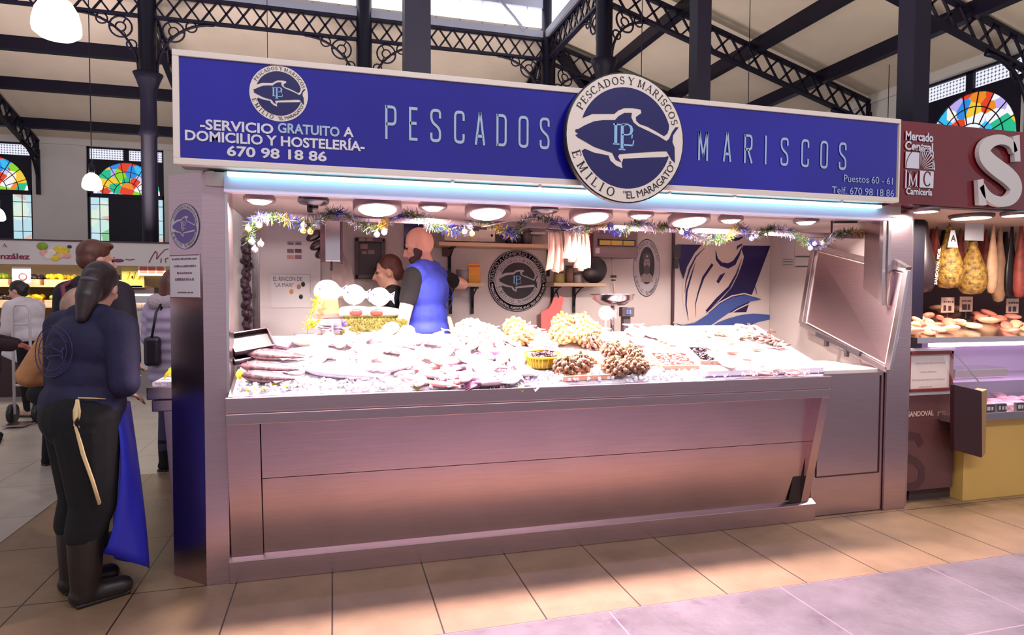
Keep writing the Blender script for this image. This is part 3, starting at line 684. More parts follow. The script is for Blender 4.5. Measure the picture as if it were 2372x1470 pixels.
mb = MB(); mb.bar((3.62, .62, 1.22), (3.63, .2, 1.10), .03, .03); mb.bar((3.62, .52, 1.20), (3.62, .52, 1.13), .025, .025); mb.bar((3.62, .32, 1.13), (3.62, .32, 1.07), .025, .025); mb.build('support_bracket', DGREY, fl)
mb = MB(); mb.bar((3.80, -.02, 1.70), (3.79, .1, 1.77), .05, .03); mb.build('hinge', STEEL2, fl)

# ---- left end of the counter, beyond the pillar
lc = thing('side_counter', 'short side run of the fish counter left of the corner pillar', 'counter', (-.9, .7, 0))
mb = MB(); mb.bx(-.985, -.85, .36, 1.5, .93, 1.0); mb.bx(-.965, -.85, .38, 1.5, .86, .925); mb.build('front_lip', STEEL, lc, bevel=.005)
mb = MB(); mb.add([(-.91, .40, .86), (-.91, 1.5, .86), (-.86, 1.5, .1), (-.86, .40, .1), (-.835, .40, .86), (-.835, .40, .1)], [(0, 1, 2, 3), (0, 3, 5, 4)]); mb.bx(-.86, -.835, .4, 1.5, 0, .12); mb.build('front_panel', STEEL, lc)
mb = MB(); mb.bx(-.965, -.86, .40, 1.45, 1.0, 1.02); mb.build('crushed_ice', mat('ice', (.93, .91, .95), .4, bump=.6, bscale=40), lc)['kind'] = 'stuff'
# ---- pillar stickers
u = Vec((.192, -.182, 0)).normalized(); pf = Fr((-.831, .227, 0), u, (0, 0, 1))
st = thing('round_sticker', 'round purple fish emblem sticker high on the left pillar', 'sticker', tuple(pf.p(.13, 1.86, .002)))
LILAC = mat('faded print', (.36, .28, .52), .5); PALE = mat('pale sticker', (.72, .69, .70), .5)
logo(pf, .132, 1.86, .112, st, PALE, LILAC, PALE, .003, True)
mb = MB(); mb.ring(pf, .132, 1.86, .117, .002, 40, 4); mb.build('edge_line', LILAC, st)
nt_ = thing('price_notice', 'white notice with purple print below the round pillar sticker', 'notice', tuple(pf.p(.13, 1.50, .002)))
mb = MB(); mb.prism([(.01, 1.49), (.245, 1.49), (.245, 1.715), (.01, 1.715)], pf, .0015, .004); mb.build('paper', mat('paper', (.80, .77, .77), .7), nt_)
mb = MB()
for z in (1.492, 1.712): mb.prism([(.01, z-.002), (.245, z-.002), (.245, z+.002), (.01, z+.002)], pf, .004, .006)
def scribble(mb, fr, xc, z, h, w, d, seed=0):
    """blurred, unreadable print: a row of small dashes"""
    rg = random.Random(seed); x = xc-w/2
    while x < xc+w/2:
        l = rg.uniform(.5, 1.1)*h; k = rg.uniform(.7, 1)*h; mb.flat([(x, z), (x+l, z), (x+l, z+k), (x, z+k)], fr, d); x += l+rg.uniform(.15, .6)*h
for i, (z, h, w) in enumerate(((1.688, .010, .20), (1.65, .011, .17), (1.615, .010, .12), (1.58, .014, .15), (1.515, .008, .12))): scribble(mb, pf, .128, z, h, w, .0055, i)
mb.build('lettering', mat('purple print', (.45, .25, .40), .6), nt_)
# ------------------------------------------------------------------ stall back wall
WY = 1.41; wf = front(WY)
def W(px, py, y=1.40): p = at(px, py, y=y); return p.x, p.z
# big round service sticker
c = W(1200, 650); R = .245
bs = thing('round_wall_sign', 'round black and white home delivery fish sign on the stall back wall', 'sign', (c[0], WY, c[1]-R))
mb = MB(); mb.lathe([(R, .008), (R, 0), (0, 0)], (c[0], WY-.010, c[1]), 56, Mat(((1, 0, 0), (0, 0, 1), (0, 1, 0)))); mb.build('disc', BLACK, bs)
sgf = front(WY-.0115)
mb = MB()
for r0, r1 in ((.985, .965), (.80, .765)):
    P = arcpts(0, 360, 1, 56); 
    for i in range(56): mb.flat([(c[0]+P[i][0]*R*r0, c[1]+P[i][1]*R*r0), (c[0]+P[i+1][0]*R*r0, c[1]+P[i+1][1]*R*r0), (c[0]+P[i+1][0]*R*r1, c[1]+P[i+1][1]*R*r1), (c[0]+P[i][0]*R*r1, c[1]+P[i][1]*R*r1)], sgf, .001)
arctext(mb, 'SERVICIO A DOMICILIO Y HOSTELERÍA', sgf, c[0], c[1], R*.82, 184, -4, R*.12, 'sans', .001)
arctext(mb, 'MERCADO CENTRAL PUESTOS, 60-61 TELF: 670 98 18 86', sgf, c[0], c[1], R*.935, 192, 348, R*.075, 'bold', .001, True)
for t in (189, 351): mb.flat([(c[0]+R*.88*math.cos(math.radians(t))+.008*math.cos(k), c[1]+R*.88*math.sin(math.radians(t))+.008*math.sin(k)) for k in [i*PI/5 for i in range(10)]], sgf, .001)
mb.build('pale_lettering', PALE, bs)
logo(sgf, c[0], c[1], R*.755, bs, PALE, mat('dark vinyl', (.10, .06, .09), .4), CYAN, .002)
# oval portrait sticker
c = ((W(1500, 545)[0]+.0), (W(1500, 545)[1]+W(1500, 695)[1])/2); rx, rz = .125, .245
ov = thing('oval_sticker', 'oval black and white sticker with a bearded man in a cap', 'sticker', (c[0], WY, c[1]-rz))
def oval(mb, r, d, x=0, z=0, ax=rx, az=rz): mb.flat([(c[0]+x+ax*r*math.cos(2*PI*i/40), c[1]+z+az*r*math.sin(2*PI*i/40)) for i in range(40)], wf, d)
mb = MB(); oval(mb, 1, .002); mb.build('rim_line', BLACK, ov)
mb = MB(); oval(mb, .97, .003); mb.build('disc', PALE, ov)
mb = MB(); oval(mb, .72, .004, 0, .02, .10, .22); mb.build('portrait_ground', mat('dark print', (.16, .13, .14), .5), ov)
GR1 = mat('grey print', (.55, .50, .48), .5)
mb = MB(); oval(mb, 1, .005, 0, .035, .030, .055); mb.flat([(c[0]-.055, c[1]-.12), (c[0]+.055, c[1]-.12), (c[0]+.05, c[1]-.065), (c[0]+.02, c[1]-.04), (c[0]-.02, c[1]-.04), (c[0]-.05, c[1]-.065)], wf, .0045); mb.build('portrait_face', GR1, ov)
mb = MB(); oval(mb, 1, .006, 0, -.015, .027, .04); mb.flat([(c[0]-.04, c[1]+.075), (c[0]+.04, c[1]+.075), (c[0]+.035, c[1]+.115), (c[0], c[1]+.13), (c[0]-.035, c[1]+.115)], wf, .006)
for s in (-1, 1): mb.flat([(c[0]+s*.012-.006, c[1]+.045), (c[0]+s*.012+.006, c[1]+.045), (c[0]+s*.012+.006, c[1]+.051), (c[0]+s*.012-.006, c[1]+.051)], wf, .006)
mb.build('portrait_beard', mat('dark grey print', (.30, .27, .27), .5), ov)
mb = MB(); oval(mb, 1, .007, 0, .098, .009, .009); mb.build('cap_badge', PALE, ov)
class OvF(Fr):
    def p(s, x, y, d=0.): return Vec((c[0]+x*rx/rz, WY-d, c[1]+y))
of = OvF((0, 0, 0), (1, 0, 0), (0, 0, 1))
mb = MB(); arctext(mb, 'MARISCOS', of, 0, 0, rz*.80, 75, 15, rz*.12, 'sans', .005); arctext(mb, 'PESCADOS Y', of, 0, 0, rz*.80, 165, 85, rz*.12, 'sans', .005)
arctext(mb, 'EMILIO', of, 0, 0, rz*.93, 198, 255, rz*.14, 'serif', .005, True); arctext(mb, '"EL MARAGATO"', of, 0, 0, rz*.93, 265, 335, rz*.11, 'sans', .005, True); mb.build('ring_lettering', BLACK, ov)
# door with the fish artwork
dx0, dx1 = W(1562, 600)[0], 3.772
dr = structure(tag(bpy.data.objects.new('door_1', None), 'white stall door with large blue fish artwork')); COL.objects.link(dr); dr.location = (dx0, WY, .18)
mb = MB(); mb.bx(dx0, dx1, WY-.02, WY-.004, .18, 2.06); mb.build('door_leaf', WHITE, dr)
mb = MB(); mb.bx(dx0-.02, dx0, WY-.022, WY, .18, 2.08); mb.build('door_edge', mat('door edge', (.30, .18, .22), .5), dr)
mb = MB(); a = W(1563, 568); b = W(1572, 622); mb.bx(dx0-.03, dx0+.035, WY-.06, WY-.02, b[1]+.09, a[1]); mb.bx(dx0-.02, dx0+.02, WY-.05, WY-.02, b[1], b[1]+.085); mb.build('door_handle', DGREY, dr, bevel=.004)
df = front(WY-.021)
def A(P, y=1.389):
    out = []
    for x, z in P: p = at(1460+x/3.5, 440+z/3.5, y=y); out.append((p.x, p.z))
    return out
NAV2 = mat('art navy', (.10, .06, .30), .4); BL2 = mat('art blue', (.24, .33, .58), .4); CRM = mat('art cream', (.86, .78, .73), .45)
mb = MB(); mb.flat(A([(375, 440), (1135, 452), (985, 850), (940, 990), (560, 1000), (425, 710), (400, 640)]), df, .001); mb.build('art_ground', NAV2, dr)
mb = MB(); mb.flat(A([(590, 430), (640, 400), (760, 370), (880, 365), (925, 400), (915, 450), (900, 480), (920, 540), (905, 600), (870, 690), (820, 790), (740, 880), (640, 975), (560, 1030), (470, 1062), (420, 900), (425, 740), (460, 620), (520, 510)]), df, .002); mb.build('art_fish', CRM, dr)
mb = MB()
def stroke(P, w):
    Q = A(P)
    for q in ribbon(Q, [x/3.5*.0034 for x in w]): mb.flat(q, df, .0035)
stroke([(600, 470), (530, 540), (480, 640), (450, 740), (440, 830)], [4, 12, 18, 12, 3])
stroke([(525, 590), (490, 700), (455, 820), (450, 930), (470, 1055)], [3, 16, 20, 14, 3])
stroke([(665, 600), (590, 710), (550, 830), (525, 930), (530, 1030)], [26, 24, 14, 8, 3])
stroke([(690, 490), (700, 560), (735, 600), (790, 615), (840, 590), (880, 520), (905, 455)], [4, 24, 34, 46, 42, 22, 3])
stroke([(765, 672), (735, 700), (705, 750)], [6, 34, 30])
stroke([(900, 560), (860, 680), (800, 790), (700, 890), (615, 985)], [3, 16, 26, 34, 26])
stroke([(700, 420), (780, 385), (850, 400), (880, 395), (915, 380)], [4, 22, 30, 22, 5]); stroke([(905, 440), (870, 460), (860, 485)], [14, 22, 4])
stroke([(1005, 770), (1015, 800), (1025, 845)], [3, 10, 4])
mb.build('art_lines', NAV2, dr)
mb = MB(); mb.flat(A([(360, 1075), (420, 1095), (520, 1075), (620, 1010), (720, 925), (820, 870), (920, 850), (1000, 862), (1060, 886), (960, 905), (860, 950), (760, 1020), (660, 1090), (560, 1130), (450, 1128)]), df, .0045)
mb.flat(A([(610, 1128), (700, 1075), (790, 1040), (900, 1010), (1000, 1000), (1128, 1010), (1128, 1048), (1030, 1070), (960, 1100), (880, 1125)]), df, .0045); mb.build('art_wave', BL2, dr)
mb = MB(); Q = A([(345, 1072), (430, 1085), (520, 1062), (620, 998), (720, 912), (820, 858), (920, 838), (1060, 876)])
for q in ribbon(Q, .011): mb.flat(q, df, .0052)
Q = A([(620, 1120), (760, 1035), (860, 968), (960, 920), (1060, 890)])
for q in ribbon(Q, .010): mb.flat(q, df, .0052)
mb.build('art_wave_edge', CRM, dr)
# papers on the right wall
rf2 = Fr((3.774, 0, 0), (0, -1, 0), (0, 0, 1))
def onr(px, py): p = at(px, py, x=3.774); return -p.y, p.z
PAP = mat('paper', (.8, .77, .77), .7)
for i, (q, lab) in enumerate(((((1802, 552), (1842, 552), (1840, 620), (1812, 622)), 'crumpled white paper taped to the right stall wall, the left one'), (((1843, 582), (1882, 578), (1882, 618), (1843, 620)), 'white licence sheet with two green bars on the right stall wall'))):
    P = [onr(*k) for k in q]
    t = thing('wall_paper_sheet', lab, 'paper', tuple(rf2.p(*P[2])))
    mb = MB(); mb.prism(P, rf2, .001, .004); mb.build('sheet', PAP, t)
    mb = MB()
    if i:
        for z0 in (594, 617): a = onr(1844, z0); b = onr(1881, z0); mb.prism([(a[0], a[1]-.006), (b[0], b[1]-.006), (b[0], b[1]+.006), (a[0], a[1]+.006)], rf2, .004, .006)
    else:
        for z0 in (600, 606, 613): a = onr(1815, z0); b = onr(1837, z0); mb.prism([(a[0], a[1]-.003), (b[0], b[1]-.003), (b[0], b[1]+.003), (a[0], a[1]+.003)], rf2, .004, .006)
    mb.build('printed_bar', mat('green print', (.30, .38, .32), .6), t)

# shelves
def shelf(x0, x1, z, d, label, br):
    t = thing('wall_shelf', label, 'shelf', ((x0+x1)/2, WY, z-.03))
    mb = MB(); mb.bx(x0, x1, WY-d, WY-.003, z-.028, z); mb.build('board', mat('shelf board', (.72, .62, .50), .6), t, bevel=.003)
    for x in br:
        mb = MB(); mb.bx(x-.012, x+.012, WY-.016, WY-.003, z-.24, z-.03); mb.bx(x-.012, x+.012, WY-d+.03, WY-.01, z-.042, z-.03)
        mb.tube([(x, WY-d+.05, z-.04), (x, WY-.05, z-.09), (x, WY-.012, z-.19)], .006, 6); mb.build('bracket', BLACK, t)
    return t
sx0, sz = W(1017, 566, 1.2)
SHZ = W(1100, 562, 1.2)[1]; x0 = W(1015, 560, 1.2)[0]; x1 = W(1345, 560, 1.2)[0]
shelf(x0, x1, SHZ, .24, 'long cream shelf of boxes behind the bald man', (x0+.12, x1-.2))
S2 = W(1090, 655, 1.22)[1]; a2 = W(1035, 655, 1.22)[0]; b2 = W(1119, 655, 1.22)[0]
shelf(a2, b2, S2, .22, 'small low cream shelf holding a tub beside the bald man', (a2+.06, b2-.045))
S3 = W(1340, 655, 1.22)[1]; a3 = W(1280, 655, 1.22)[0]; b3 = W(1400, 655, 1.22)[0]
shelf(a3, b3, S3, .22, 'small cream shelf with jars under the hanging towels', (a3+.06, b3-.19))
for i, px in enumerate((1038, 1058, 1078, 1098, 1117, 1135)):
    x = W(px, 550, 1.25)[0]; t = thing('carton', 'small cream carton on the long shelf, %s from the left' % ('first', 'second', 'third', 'fourth', 'fifth', 'sixth')[i], 'box', (x, 1.27, SHZ), 0, 'cartons on the long shelf')
    h = .09+.012*(i % 3); mb = MB(); mb.bx(x-.032, x+.032, 1.22, 1.32, SHZ, SHZ+h); mb.build('carton_body', WARMW, t, bevel=.002)
    mb = MB(); mb.bx(x-.034, x+.034, 1.218, 1.322, SHZ, SHZ+.012); mb.build('carton_base', DARK, t)
    if i == 5: mb = MB(); mb.lathe([(0, 0), (.010, 0)], (x+.008, 1.219, SHZ+.06), 14, Mat(((1, 0, 0), (0, 0, 1), (0, 1, 0)))); mb.build('round_mark', mat('teal', (.2, .4, .4), .5), t)
for i, px in enumerate((1183, 1199, 1222)):
    x = W(px, 550, 1.25)[0]; t = thing('jar', ('dark squat pot on the long shelf', 'round dark jar with pale label on the long shelf', 'glass jar at the right of the long shelf')[i], 'jar', (x, 1.27, SHZ))
    mb = MB(); mb.lathe([(.035, 0), (.042, .02), (.042, .07), (.03, .09), (.03, .1), (0, .1)], (x, 1.27, SHZ), 18); mb.build('jar_body', DARK if i < 2 else DGREY, t); mb = MB(); mb.lathe([(.033, .1), (.033, .115), (0, .115)], (x, 1.27, SHZ), 18); mb.build('lid', BLACK, t)
for i, px in enumerate((1050, 1064, 1082, 1180, 1190, 1201, 1215)):     # bottles on the ceiling-high ledge
    x = W(px, 505, 1.3)[0]; zz = 1.98
x0l, x1l = W(1020, 500, 1.3)[0], W(1260, 500, 1.3)[0]
t = thing('ledge', 'narrow high ledge of bottles at the top of the stall wall', 'shelf', (.9, WY, 1.99)); mb = MB(); mb.bx(x0l, x1l, 1.27, WY-.003, 1.985, 2.0); mb.build('board', WHITE, t)
for i, px in enumerate((1040, 1052, 1066, 1175, 1187, 1200, 1212, 1230)):
    x = W(px, 505, 1.3)[0]; t = tag(None or bpy.data.objects.new('bottle', None), 'small dark bottle on the high ledge, %s from the left' % ('first', 'second', 'third', 'fourth', 'fifth', 'sixth', 'seventh', 'eighth')[i], 'bottle', 'bottles on the high ledge'); COL.objects.link(t); t.location = (x, 1.33, 2.0)
    mb = MB(); mb.lathe([(.018, 0), (.018, .045), (.008, .06), (.008, .08), (0, .08)], (x, 1.33, 2.0), 12); mb.build('glass', (DARK, DGREY, PALE)[i % 3], t)
    mb = MB(); mb.lathe([(.0185, .012), (.0185, .035)], (x, 1.33, 2.0), 12); mb.build('paper_label', PALE, t)
# tub, chips bag, jars, black helmet-like pan
x = W(1073, 640, 1.25)[0]; t = thing('plastic_tub', 'grey plastic tub with white content on the small shelf beside the man', 'tub', (x, 1.28, S2))
mb = MB(); mb.lathe([(.042, 0), (.05, .10), (.046, .10), (.044, .08)], (x, 1.28, S2), 20); mb.build('tub_wall', mat('smoky plastic', (.45, .45, .5), .3), t); mb = MB(); mb.ell((x, 1.28, S2+.085), (.043, .043, .03)); mb.build('content', WARMW, t)
x = W(1100, 635, 1.25)[0]; t = thing('crisps_bag', 'red and yellow snack bag standing on the small shelf', 'bag', (x, 1.28, S2))
mb = MB(); mb.add([(x-.045, 1.27, S2), (x+.045, 1.27, S2), (x+.048, 1.255, S2+.06), (x-.048, 1.255, S2+.06), (x-.043, 1.28, S2+.15), (x+.043, 1.28, S2+.15), (x-.045, 1.30, S2), (x+.045, 1.30, S2), (x+.048, 1.31, S2+.06), (x-.048, 1.31, S2+.06)], [(0, 1, 2, 3), (3, 2, 5, 4), (6, 7, 8, 9), (9, 8, 5, 4), (0, 3, 9, 6), (1, 2, 8, 7), (0, 1, 7, 6), (3, 4, 9), (2, 5, 8)]); mb.build('pouch', mat('yellow foil', (.80, .56, .20), .35), t)
mb = MB(); mb.add([(x-.044, 1.268, S2+.095), (x+.044, 1.268, S2+.095), (x+.042, 1.2745, S2+.135), (x-.042, 1.2745, S2+.135)], [(0, 1, 2, 3)]); mb.build('red_band', mat('red foil', (.75, .28, .15), .35), t)
for i, (px, h, w, m_, lab) in enumerate(((1298, .075, .044, mat('olive tin', (.55, .50, .25), .4), 'olive tin on the shelf under the towels'), (1322, .125, .035, mat('brown jar', (.35, .25, .2), .3), 'brown glass jar on the shelf under the towels'), (1341, .07, .034, GR1, 'short pale labelled tin beside the black bowl'))):
    x = W(px, 640, 1.25)[0]; t = thing('jar', lab, 'jar', (x, 1.28, S3)); mb = MB(); mb.lathe([(w*.95, 0), (w, .008), (w, h-.015), (w*.85, h), (0, h)], (x, 1.28, S3), 18); mb.build('jar_body', m_, t)
    mb = MB(); mb.lathe([(w*.9, h), (w*.9, h+.012), (0, h+.012)], (x, 1.28, S3), 18); mb.build('lid', DGREY, t)
x = W(1377, 630, 1.25)[0]; t = thing('black_bowl', 'round black bowl stood on edge at the right of the towel shelf', 'bowl', (x, 1.28, S3))
mb = MB(); mb.lathe([(.102, -.05), (.108, -.04), (.085, .02), (.04, .05), (0, .055)], (x, 1.29, S3+.108), 28, rotm(-PI/2*.9)); mb.build('bowl_shell', mat('black metal', (.06, .05, .05), .35), t)
x = W(1040, 580, 1.3)[0]; t = thing('wall_socket', 'small dark wall box under the long shelf bracket', 'socket', (x, WY, W(1040, 590, 1.38)[1]-.04)); mb = MB(); zz = W(1040, 580, 1.38)[1]; mb.bx(x-.035, x+.035, WY-.04, WY-.003, zz-.045, zz+.045); mb.build('cover', mat('brown box', (.30, .17, .18), .5), t, bevel=.004)
# towels
def cloth(name, x, w, z0, z1, y, lab, folds, m_, grp):
    mb = MB(); nx, nz = 22, 14; vs = []
    for j in range(nz+1):
        for i in range(nx+1):
            u = i/nx; v = j/nz; am = .004+.02*v
            vs.append((x+(u-.5)*w*(1-.25*(1-v)*.6)+.01*math.sin(v*3), y+am*math.sin(u*folds*2*PI+1.3*v), z1+(z0-z1)*v+.012*math.sin(u*7+x*9)*v))
    mb.add(vs, [(j*(nx+1)+i, j*(nx+1)+i+1, (j+1)*(nx+1)+i+1, (j+1)*(nx+1)+i) for j in range(nz) for i in range(nx)], True)
    o = mb.build(name, m_); q = o.modifiers.new('t', 'SOLIDIFY'); q.thickness = .006; return tag(o, lab, 'towel', grp)
TOW = mat('cream towel', (.90, .76, .68), .9, noise=.05, scale=20)
for i, (px0, px1, y0, y1, f, lab) in enumerate(((1266, 1302, 532, 628, 2.5, 'cream towel hanging from the rail, leftmost and longest'), (1300, 1335, 532, 604, 2.5, 'cream towel hanging from the rail, middle and shortest'), (1332, 1364, 532, 624, 3.5, 'cream pleated towel hanging from the rail, rightmost'))):
    a = at(px0, y0, y=.42); b = at(px1, y1, y=.42); cloth('hanging_towel', (a.x+b.x)/2, b.x-a.x, b.z, 1.925, .42-.035*(i % 2), lab, f, TOW, 'towels on the hanging rail')
mb = MB(); a = at(1262, 532, y=.42); b = at(1370, 532, y=.42); mb.tube([(a.x, .41, 1.93), (b.x, .41, 1.93)], .006, 8); mb.tube([(a.x, .41, 1.93), (a.x, .31, 1.94)], .005, 6); mb.tube([(b.x, .41, 1.93), (b.x, .31, 1.94)], .005, 6); tag(mb.build('towel_bar', DGREY), 'thin metal bar holding the cream towels', 'towel bar')
# weighing terminal
a = W(1376, 522, 1.25); b = W(1478, 597, 1.25)
t = thing('till_terminal', 'grey weighing terminal with yellow keys on the stall back wall', 'scale terminal', ((a[0]+b[0])/2, 1.3, b[1]))
GRM = mat('mauve grey casing', (.44, .36, .37), .45)
mb = MB(); mb.bx(a[0], b[0], 1.26, WY-.004, b[1], a[1]); mb.build('casing', GRM, t, bevel=.008)
mb = MB(); k0 = W(1388, 556, 1.25); k1 = W(1470, 569, 1.25); mb.bx(k0[0]-.01, k1[0]+.01, 1.254, 1.262, k1[1]-.008, k0[1]+.01); mb.build('key_panel', DARK, t)
for i in range(3):
    q = (k1[0]-k0[0])/3; mb = MB(); mb.bx(k0[0]+q*i+.004, k0[0]+q*(i+1)-.004, 1.248, 1.256, k1[1], k0[1]); mb.build('key', mat('yellow key', (.72, .62, .30), .4), t)
mb = MB(); p = W(1385, 580, 1.25); mb.bx(p[0]-.018, p[0]+.018, 1.255, 1.262, p[1]-.022, p[1]+.022); mb.build('white_label', PALE, t)
mb = MB(); p = W(1400, 540, 1.25); mb.bx(p[0]-.05, p[0]+.05, 1.25, 1.262, p[1]-.005, p[1]+.04); p = W(1440, 533, 1.25); mb.bx(p[0]-.045, p[0]+.09, 1.25, 1.262, p[1]-.0, p[1]+.03); mb.build('display', LILAC, t)
mb = MB(); a = W(1360, 530, 1.28); b = W(1374, 596, 1.28); mb.bx(a[0], b[0], 1.30, WY-.004, b[1], a[1]); o = mb.build('red_folder', mat('red folder', (.55, .18, .2), .5)); tag(o, 'dark red folder beside the grey weighing terminal', 'folder')
# dark tray frame (left of the woman)
a = W(822, 549, 1.36); b = W(893, 646, 1.36)
t = thing('framed_price_board', 'dark framed price board on the wall left of the clerks', 'board', ((a[0]+b[0])/2, WY, b[1]))
mb = MB()
for q in (((a[0], b[1]), (a[0]+.03, a[1])), ((b[0]-.03, b[1]), (b[0], a[1])), ((a[0], b[1]), (b[0], b[1]+.035)), ((a[0], a[1]-.035), (b[0], a[1]))): mb.bx(q[0][0], q[1][0], WY-.045, WY-.004, q[0][1], q[1][1])
mb.build('frame', mat('grey frame', (.36, .28, .30), .45), t, bevel=.008)
mb = MB(); mb.bx(a[0]+.02, b[0]-.02, WY-.02, WY-.005, b[1]+.02, a[1]-.02); mb.build('board', mat('dark board', (.22, .16, .18), .3), t)
mb = MB()
for (px, py, qx, qy) in ((832, 551, 846, 558), (850, 551, 863, 558), (835, 564, 852, 576), (838, 580, 850, 588), (853, 578, 868, 588)): p = W(px, py, 1.36); q = W(qx, qy, 1.36); mb.bx(p[0], q[0], WY-.05 if py < 560 else WY-.024, WY-.02, q[1], p[1])
mb.build('paper_slip', mat('slip', (.62, .52, .48), .7), t)
mb = MB(); p = W(868, 632, 1.36); mb.add([(p[0], WY-.022, p[1]), (p[0]+.02, WY-.022, p[1]), (p[0]+.05, WY-.022, p[1]+.05), (p[0]+.035, WY-.022, p[1]+.05)], [(0, 1, 2, 3)]); mb.build('painted_gloss', PALE, t)  # pale quad paints a highlight on the board
mb = MB(); a = W(936, 518, 1.39); b = W(980, 552, 1.39); mb.bx(a[0], b[0], WY-.02, WY-.004, b[1]-.12, a[1]+.02); o = mb.build('blue_panel', NAVY); tag(o, 'narrow dark blue wall panel behind the bald man', 'panel')
# hanging steel roll dispenser with black scoops
a = W(770, 524, 1.0); b = W(790, 606, 1.0)
t = thing('bag_dispenser', 'tall steel dispenser hanging left of the framed board', 'dispenser', (a[0], 1.03, b[1]))
x0 = W(752, 524, 1.0)[0]; mb = MB(); mb.bx(x0, b[0], .99, 1.09, b[1], a[1]+.2); mb.build('casing', STEEL2, t, bevel=.006)
mb = MB(); mb.bx(b[0], b[0]+.012, .985, 1.095, b[1]-.01, a[1]+.2); mb.bx(x0-.03, x0, 1.0, 1.08, b[1], a[1]+.2); mb.build('side_plate', mat('brown steel', (.38, .28, .30), .4, .5), t)
mb = MB(); mb.tube([((x0+b[0])/2-.01, 1.04, b[1]), ((x0+b[0])/2-.01, 1.04, b[1]-.06)], .008, 8); mb.build('nozzle', DGREY, t)
for i, (px, py) in enumerate(((715, 553), (722, 575), (732, 594))):
    p = at(px, py, y=1.04); q = at(px+28, py-16, y=1.04)
    t = thing('scoop', 'black rounded scoop hanging beside the steel dispenser, %s' % ('topmost', 'middle', 'lowest')[i], 'scoop', (q.x, 1.04, q.z), 0, 'black scoops at the dispenser')
    mb = MB(); d = (Vec(p)-Vec(q)); mb.ell((p+q)/2, (.065-.006*i, .04, .032), rotm(0, math.atan2(-(d.z), d.x)*1.0, 0)); mb.build('bowl', mat('black plastic', (.16, .09, .12), .3), t)
    mb = MB(); mb.tube([q, q+Vec((.03, .01, .03))], .008, 8); mb.build('handle', DGREY, t)
# plastic bag behind
t = thing('plastic_bag', 'clear crumpled plastic bag hanging behind the white tag fish', 'bag', (W(800, 680, 1.2)[0], 1.25, W(800, 680, 1.2)[1]))
mb = MB(); rg = random.Random(3); nx, nz = 10, 12; vs = []
pa = W(768, 570, 1.22); pb = W(822, 690, 1.22)
for j in range(nz+1):
    for i in range(nx+1):
        v = j/nz; u = i/nx; ww = (pb[0]-pa[0])*(.3+.7*math.sin(min(1, v*1.3)*PI/2)); vs.append((pa[0]+.04+(u-.5)*ww+.06*v, 1.25+rg.uniform(-.02, .02), pa[1]+(pb[1]-pa[1])*v))
mb.add(vs, [(j*(nx+1)+i, j*(nx+1)+i+1, (j+1)*(nx+1)+i+1, (j+1)*(nx+1)+i) for j in range(nz) for i in range(nx)], True); mb.build('film', mat('plastic film', (.85, .72, .70), .2, alpha=.55), t)
# left wall panel: sign board "el rincon"
a = (-.505, 1.16); LPX0, LPX1 = W(600, 600, 1.36)[0], W(742, 600, 1.36)[0]
t = thing('white_wall_panel', 'bright white board on the far left of the stall back wall', 'panel', (-.3, WY, 1.1)); mb = MB(); mb.bx(LPX0, LPX1, WY-.03, WY-.004, .95, 2.08); mb.build('board', mat('bright board', (.90, .86, .86), .4), t)
mb = MB(); mb.bx(LPX0-.04, LPX0-.01, 1.30, 1.38, .95, 2.0); mb.bx(LPX0-.008, LPX0+.006, 1.33, 1.38, .95, 2.0); mb.build('edge_profile', STEEL2, t)
t = thing('corner_poster', 'white poster reading el rincon de la mari on the left board', 'poster', (-.3, WY-.03, W(680, 668, 1.36)[1]))
pf2 = front(WY-.032); a = W(628, 634, 1.37); b = W(719, 668, 1.37)
mb = MB(); mb.prism([(a[0], W(680, 712, 1.37)[1]), (b[0], W(680, 712, 1.37)[1]), (b[0], a[1]), (a[0], a[1])], pf2, .000, .003); mb.build('sheet', mat('poster paper', (.93, .90, .90), .5), t)
mb = MB(); p = W(632, 650, 1.37); q = W(700, 650, 1.37); text(mb, 'EL RINCÓN DE', pf2, p[0], p[1], .030, w=q[0]-p[0], d=.004); p = W(634, 664, 1.37); q = W(681, 664, 1.37); text(mb, '"LA MARI"', pf2, p[0], p[1], .028, w=q[0]-p[0], d=.004)
mb.flat([(a[0], a[1]-.002), (b[0], a[1]-.002), (b[0], a[1]), (a[0], a[1])], pf2, .004); mb.flat([(b[0]-.002, a[1]-.14), (b[0], a[1]-.14), (b[0], a[1]), (b[0]-.002, a[1])], pf2, .004)
mb.build('lettering', mat('grey lettering', (.35, .30, .36), .5), t)
for i, (px, py, m_) in enumerate(((692, 664, mat('tan print', (.75, .55, .35), .6)), (675, 675, mat('orange print', (.85, .6, .3), .6)), (702, 658, DARK), (697, 687, DARK))):
    p = W(px, py, 1.37); mb = MB(); mb.ell((p[0], WY-.036, p[1]), (.014, .002, .018)); mb.build('printed_motif', m_, t)
t = thing('card_stickers', 'block of six bank card stickers on the left board', 'sticker', (-.25, WY-.03, W(683, 592, 1.36)[1]))
for r_ in range(3):
    for c_ in range(2):
        p = W(665+18*c_, 558+14*r_+(4 if r_ else 0), 1.37); mb = MB(); mb.bx(p[0], p[0]+.045, WY-.034, WY-.03, p[1]-.028, p[1]); mb.build('card_sticker', [mat('card pale', (.75, .68, .74), .5), mat('card mauve', (.55, .35, .42), .5), mat('card red', (.40, .16, .22), .5), mat('card peach', (.80, .55, .50), .5)][(0, 0, 1, 2, 3, 1)[r_*2+c_]], t)
mb = MB(); p = W(673, 562, 1.37); 
for c_ in range(2): p = W(667+18*c_, 566, 1.37); text(mb, 'VISA', pf2, p[0], p[1], .012, w=.036, d=.006, font='bold')
mb.build('lettering', DGREY, t)
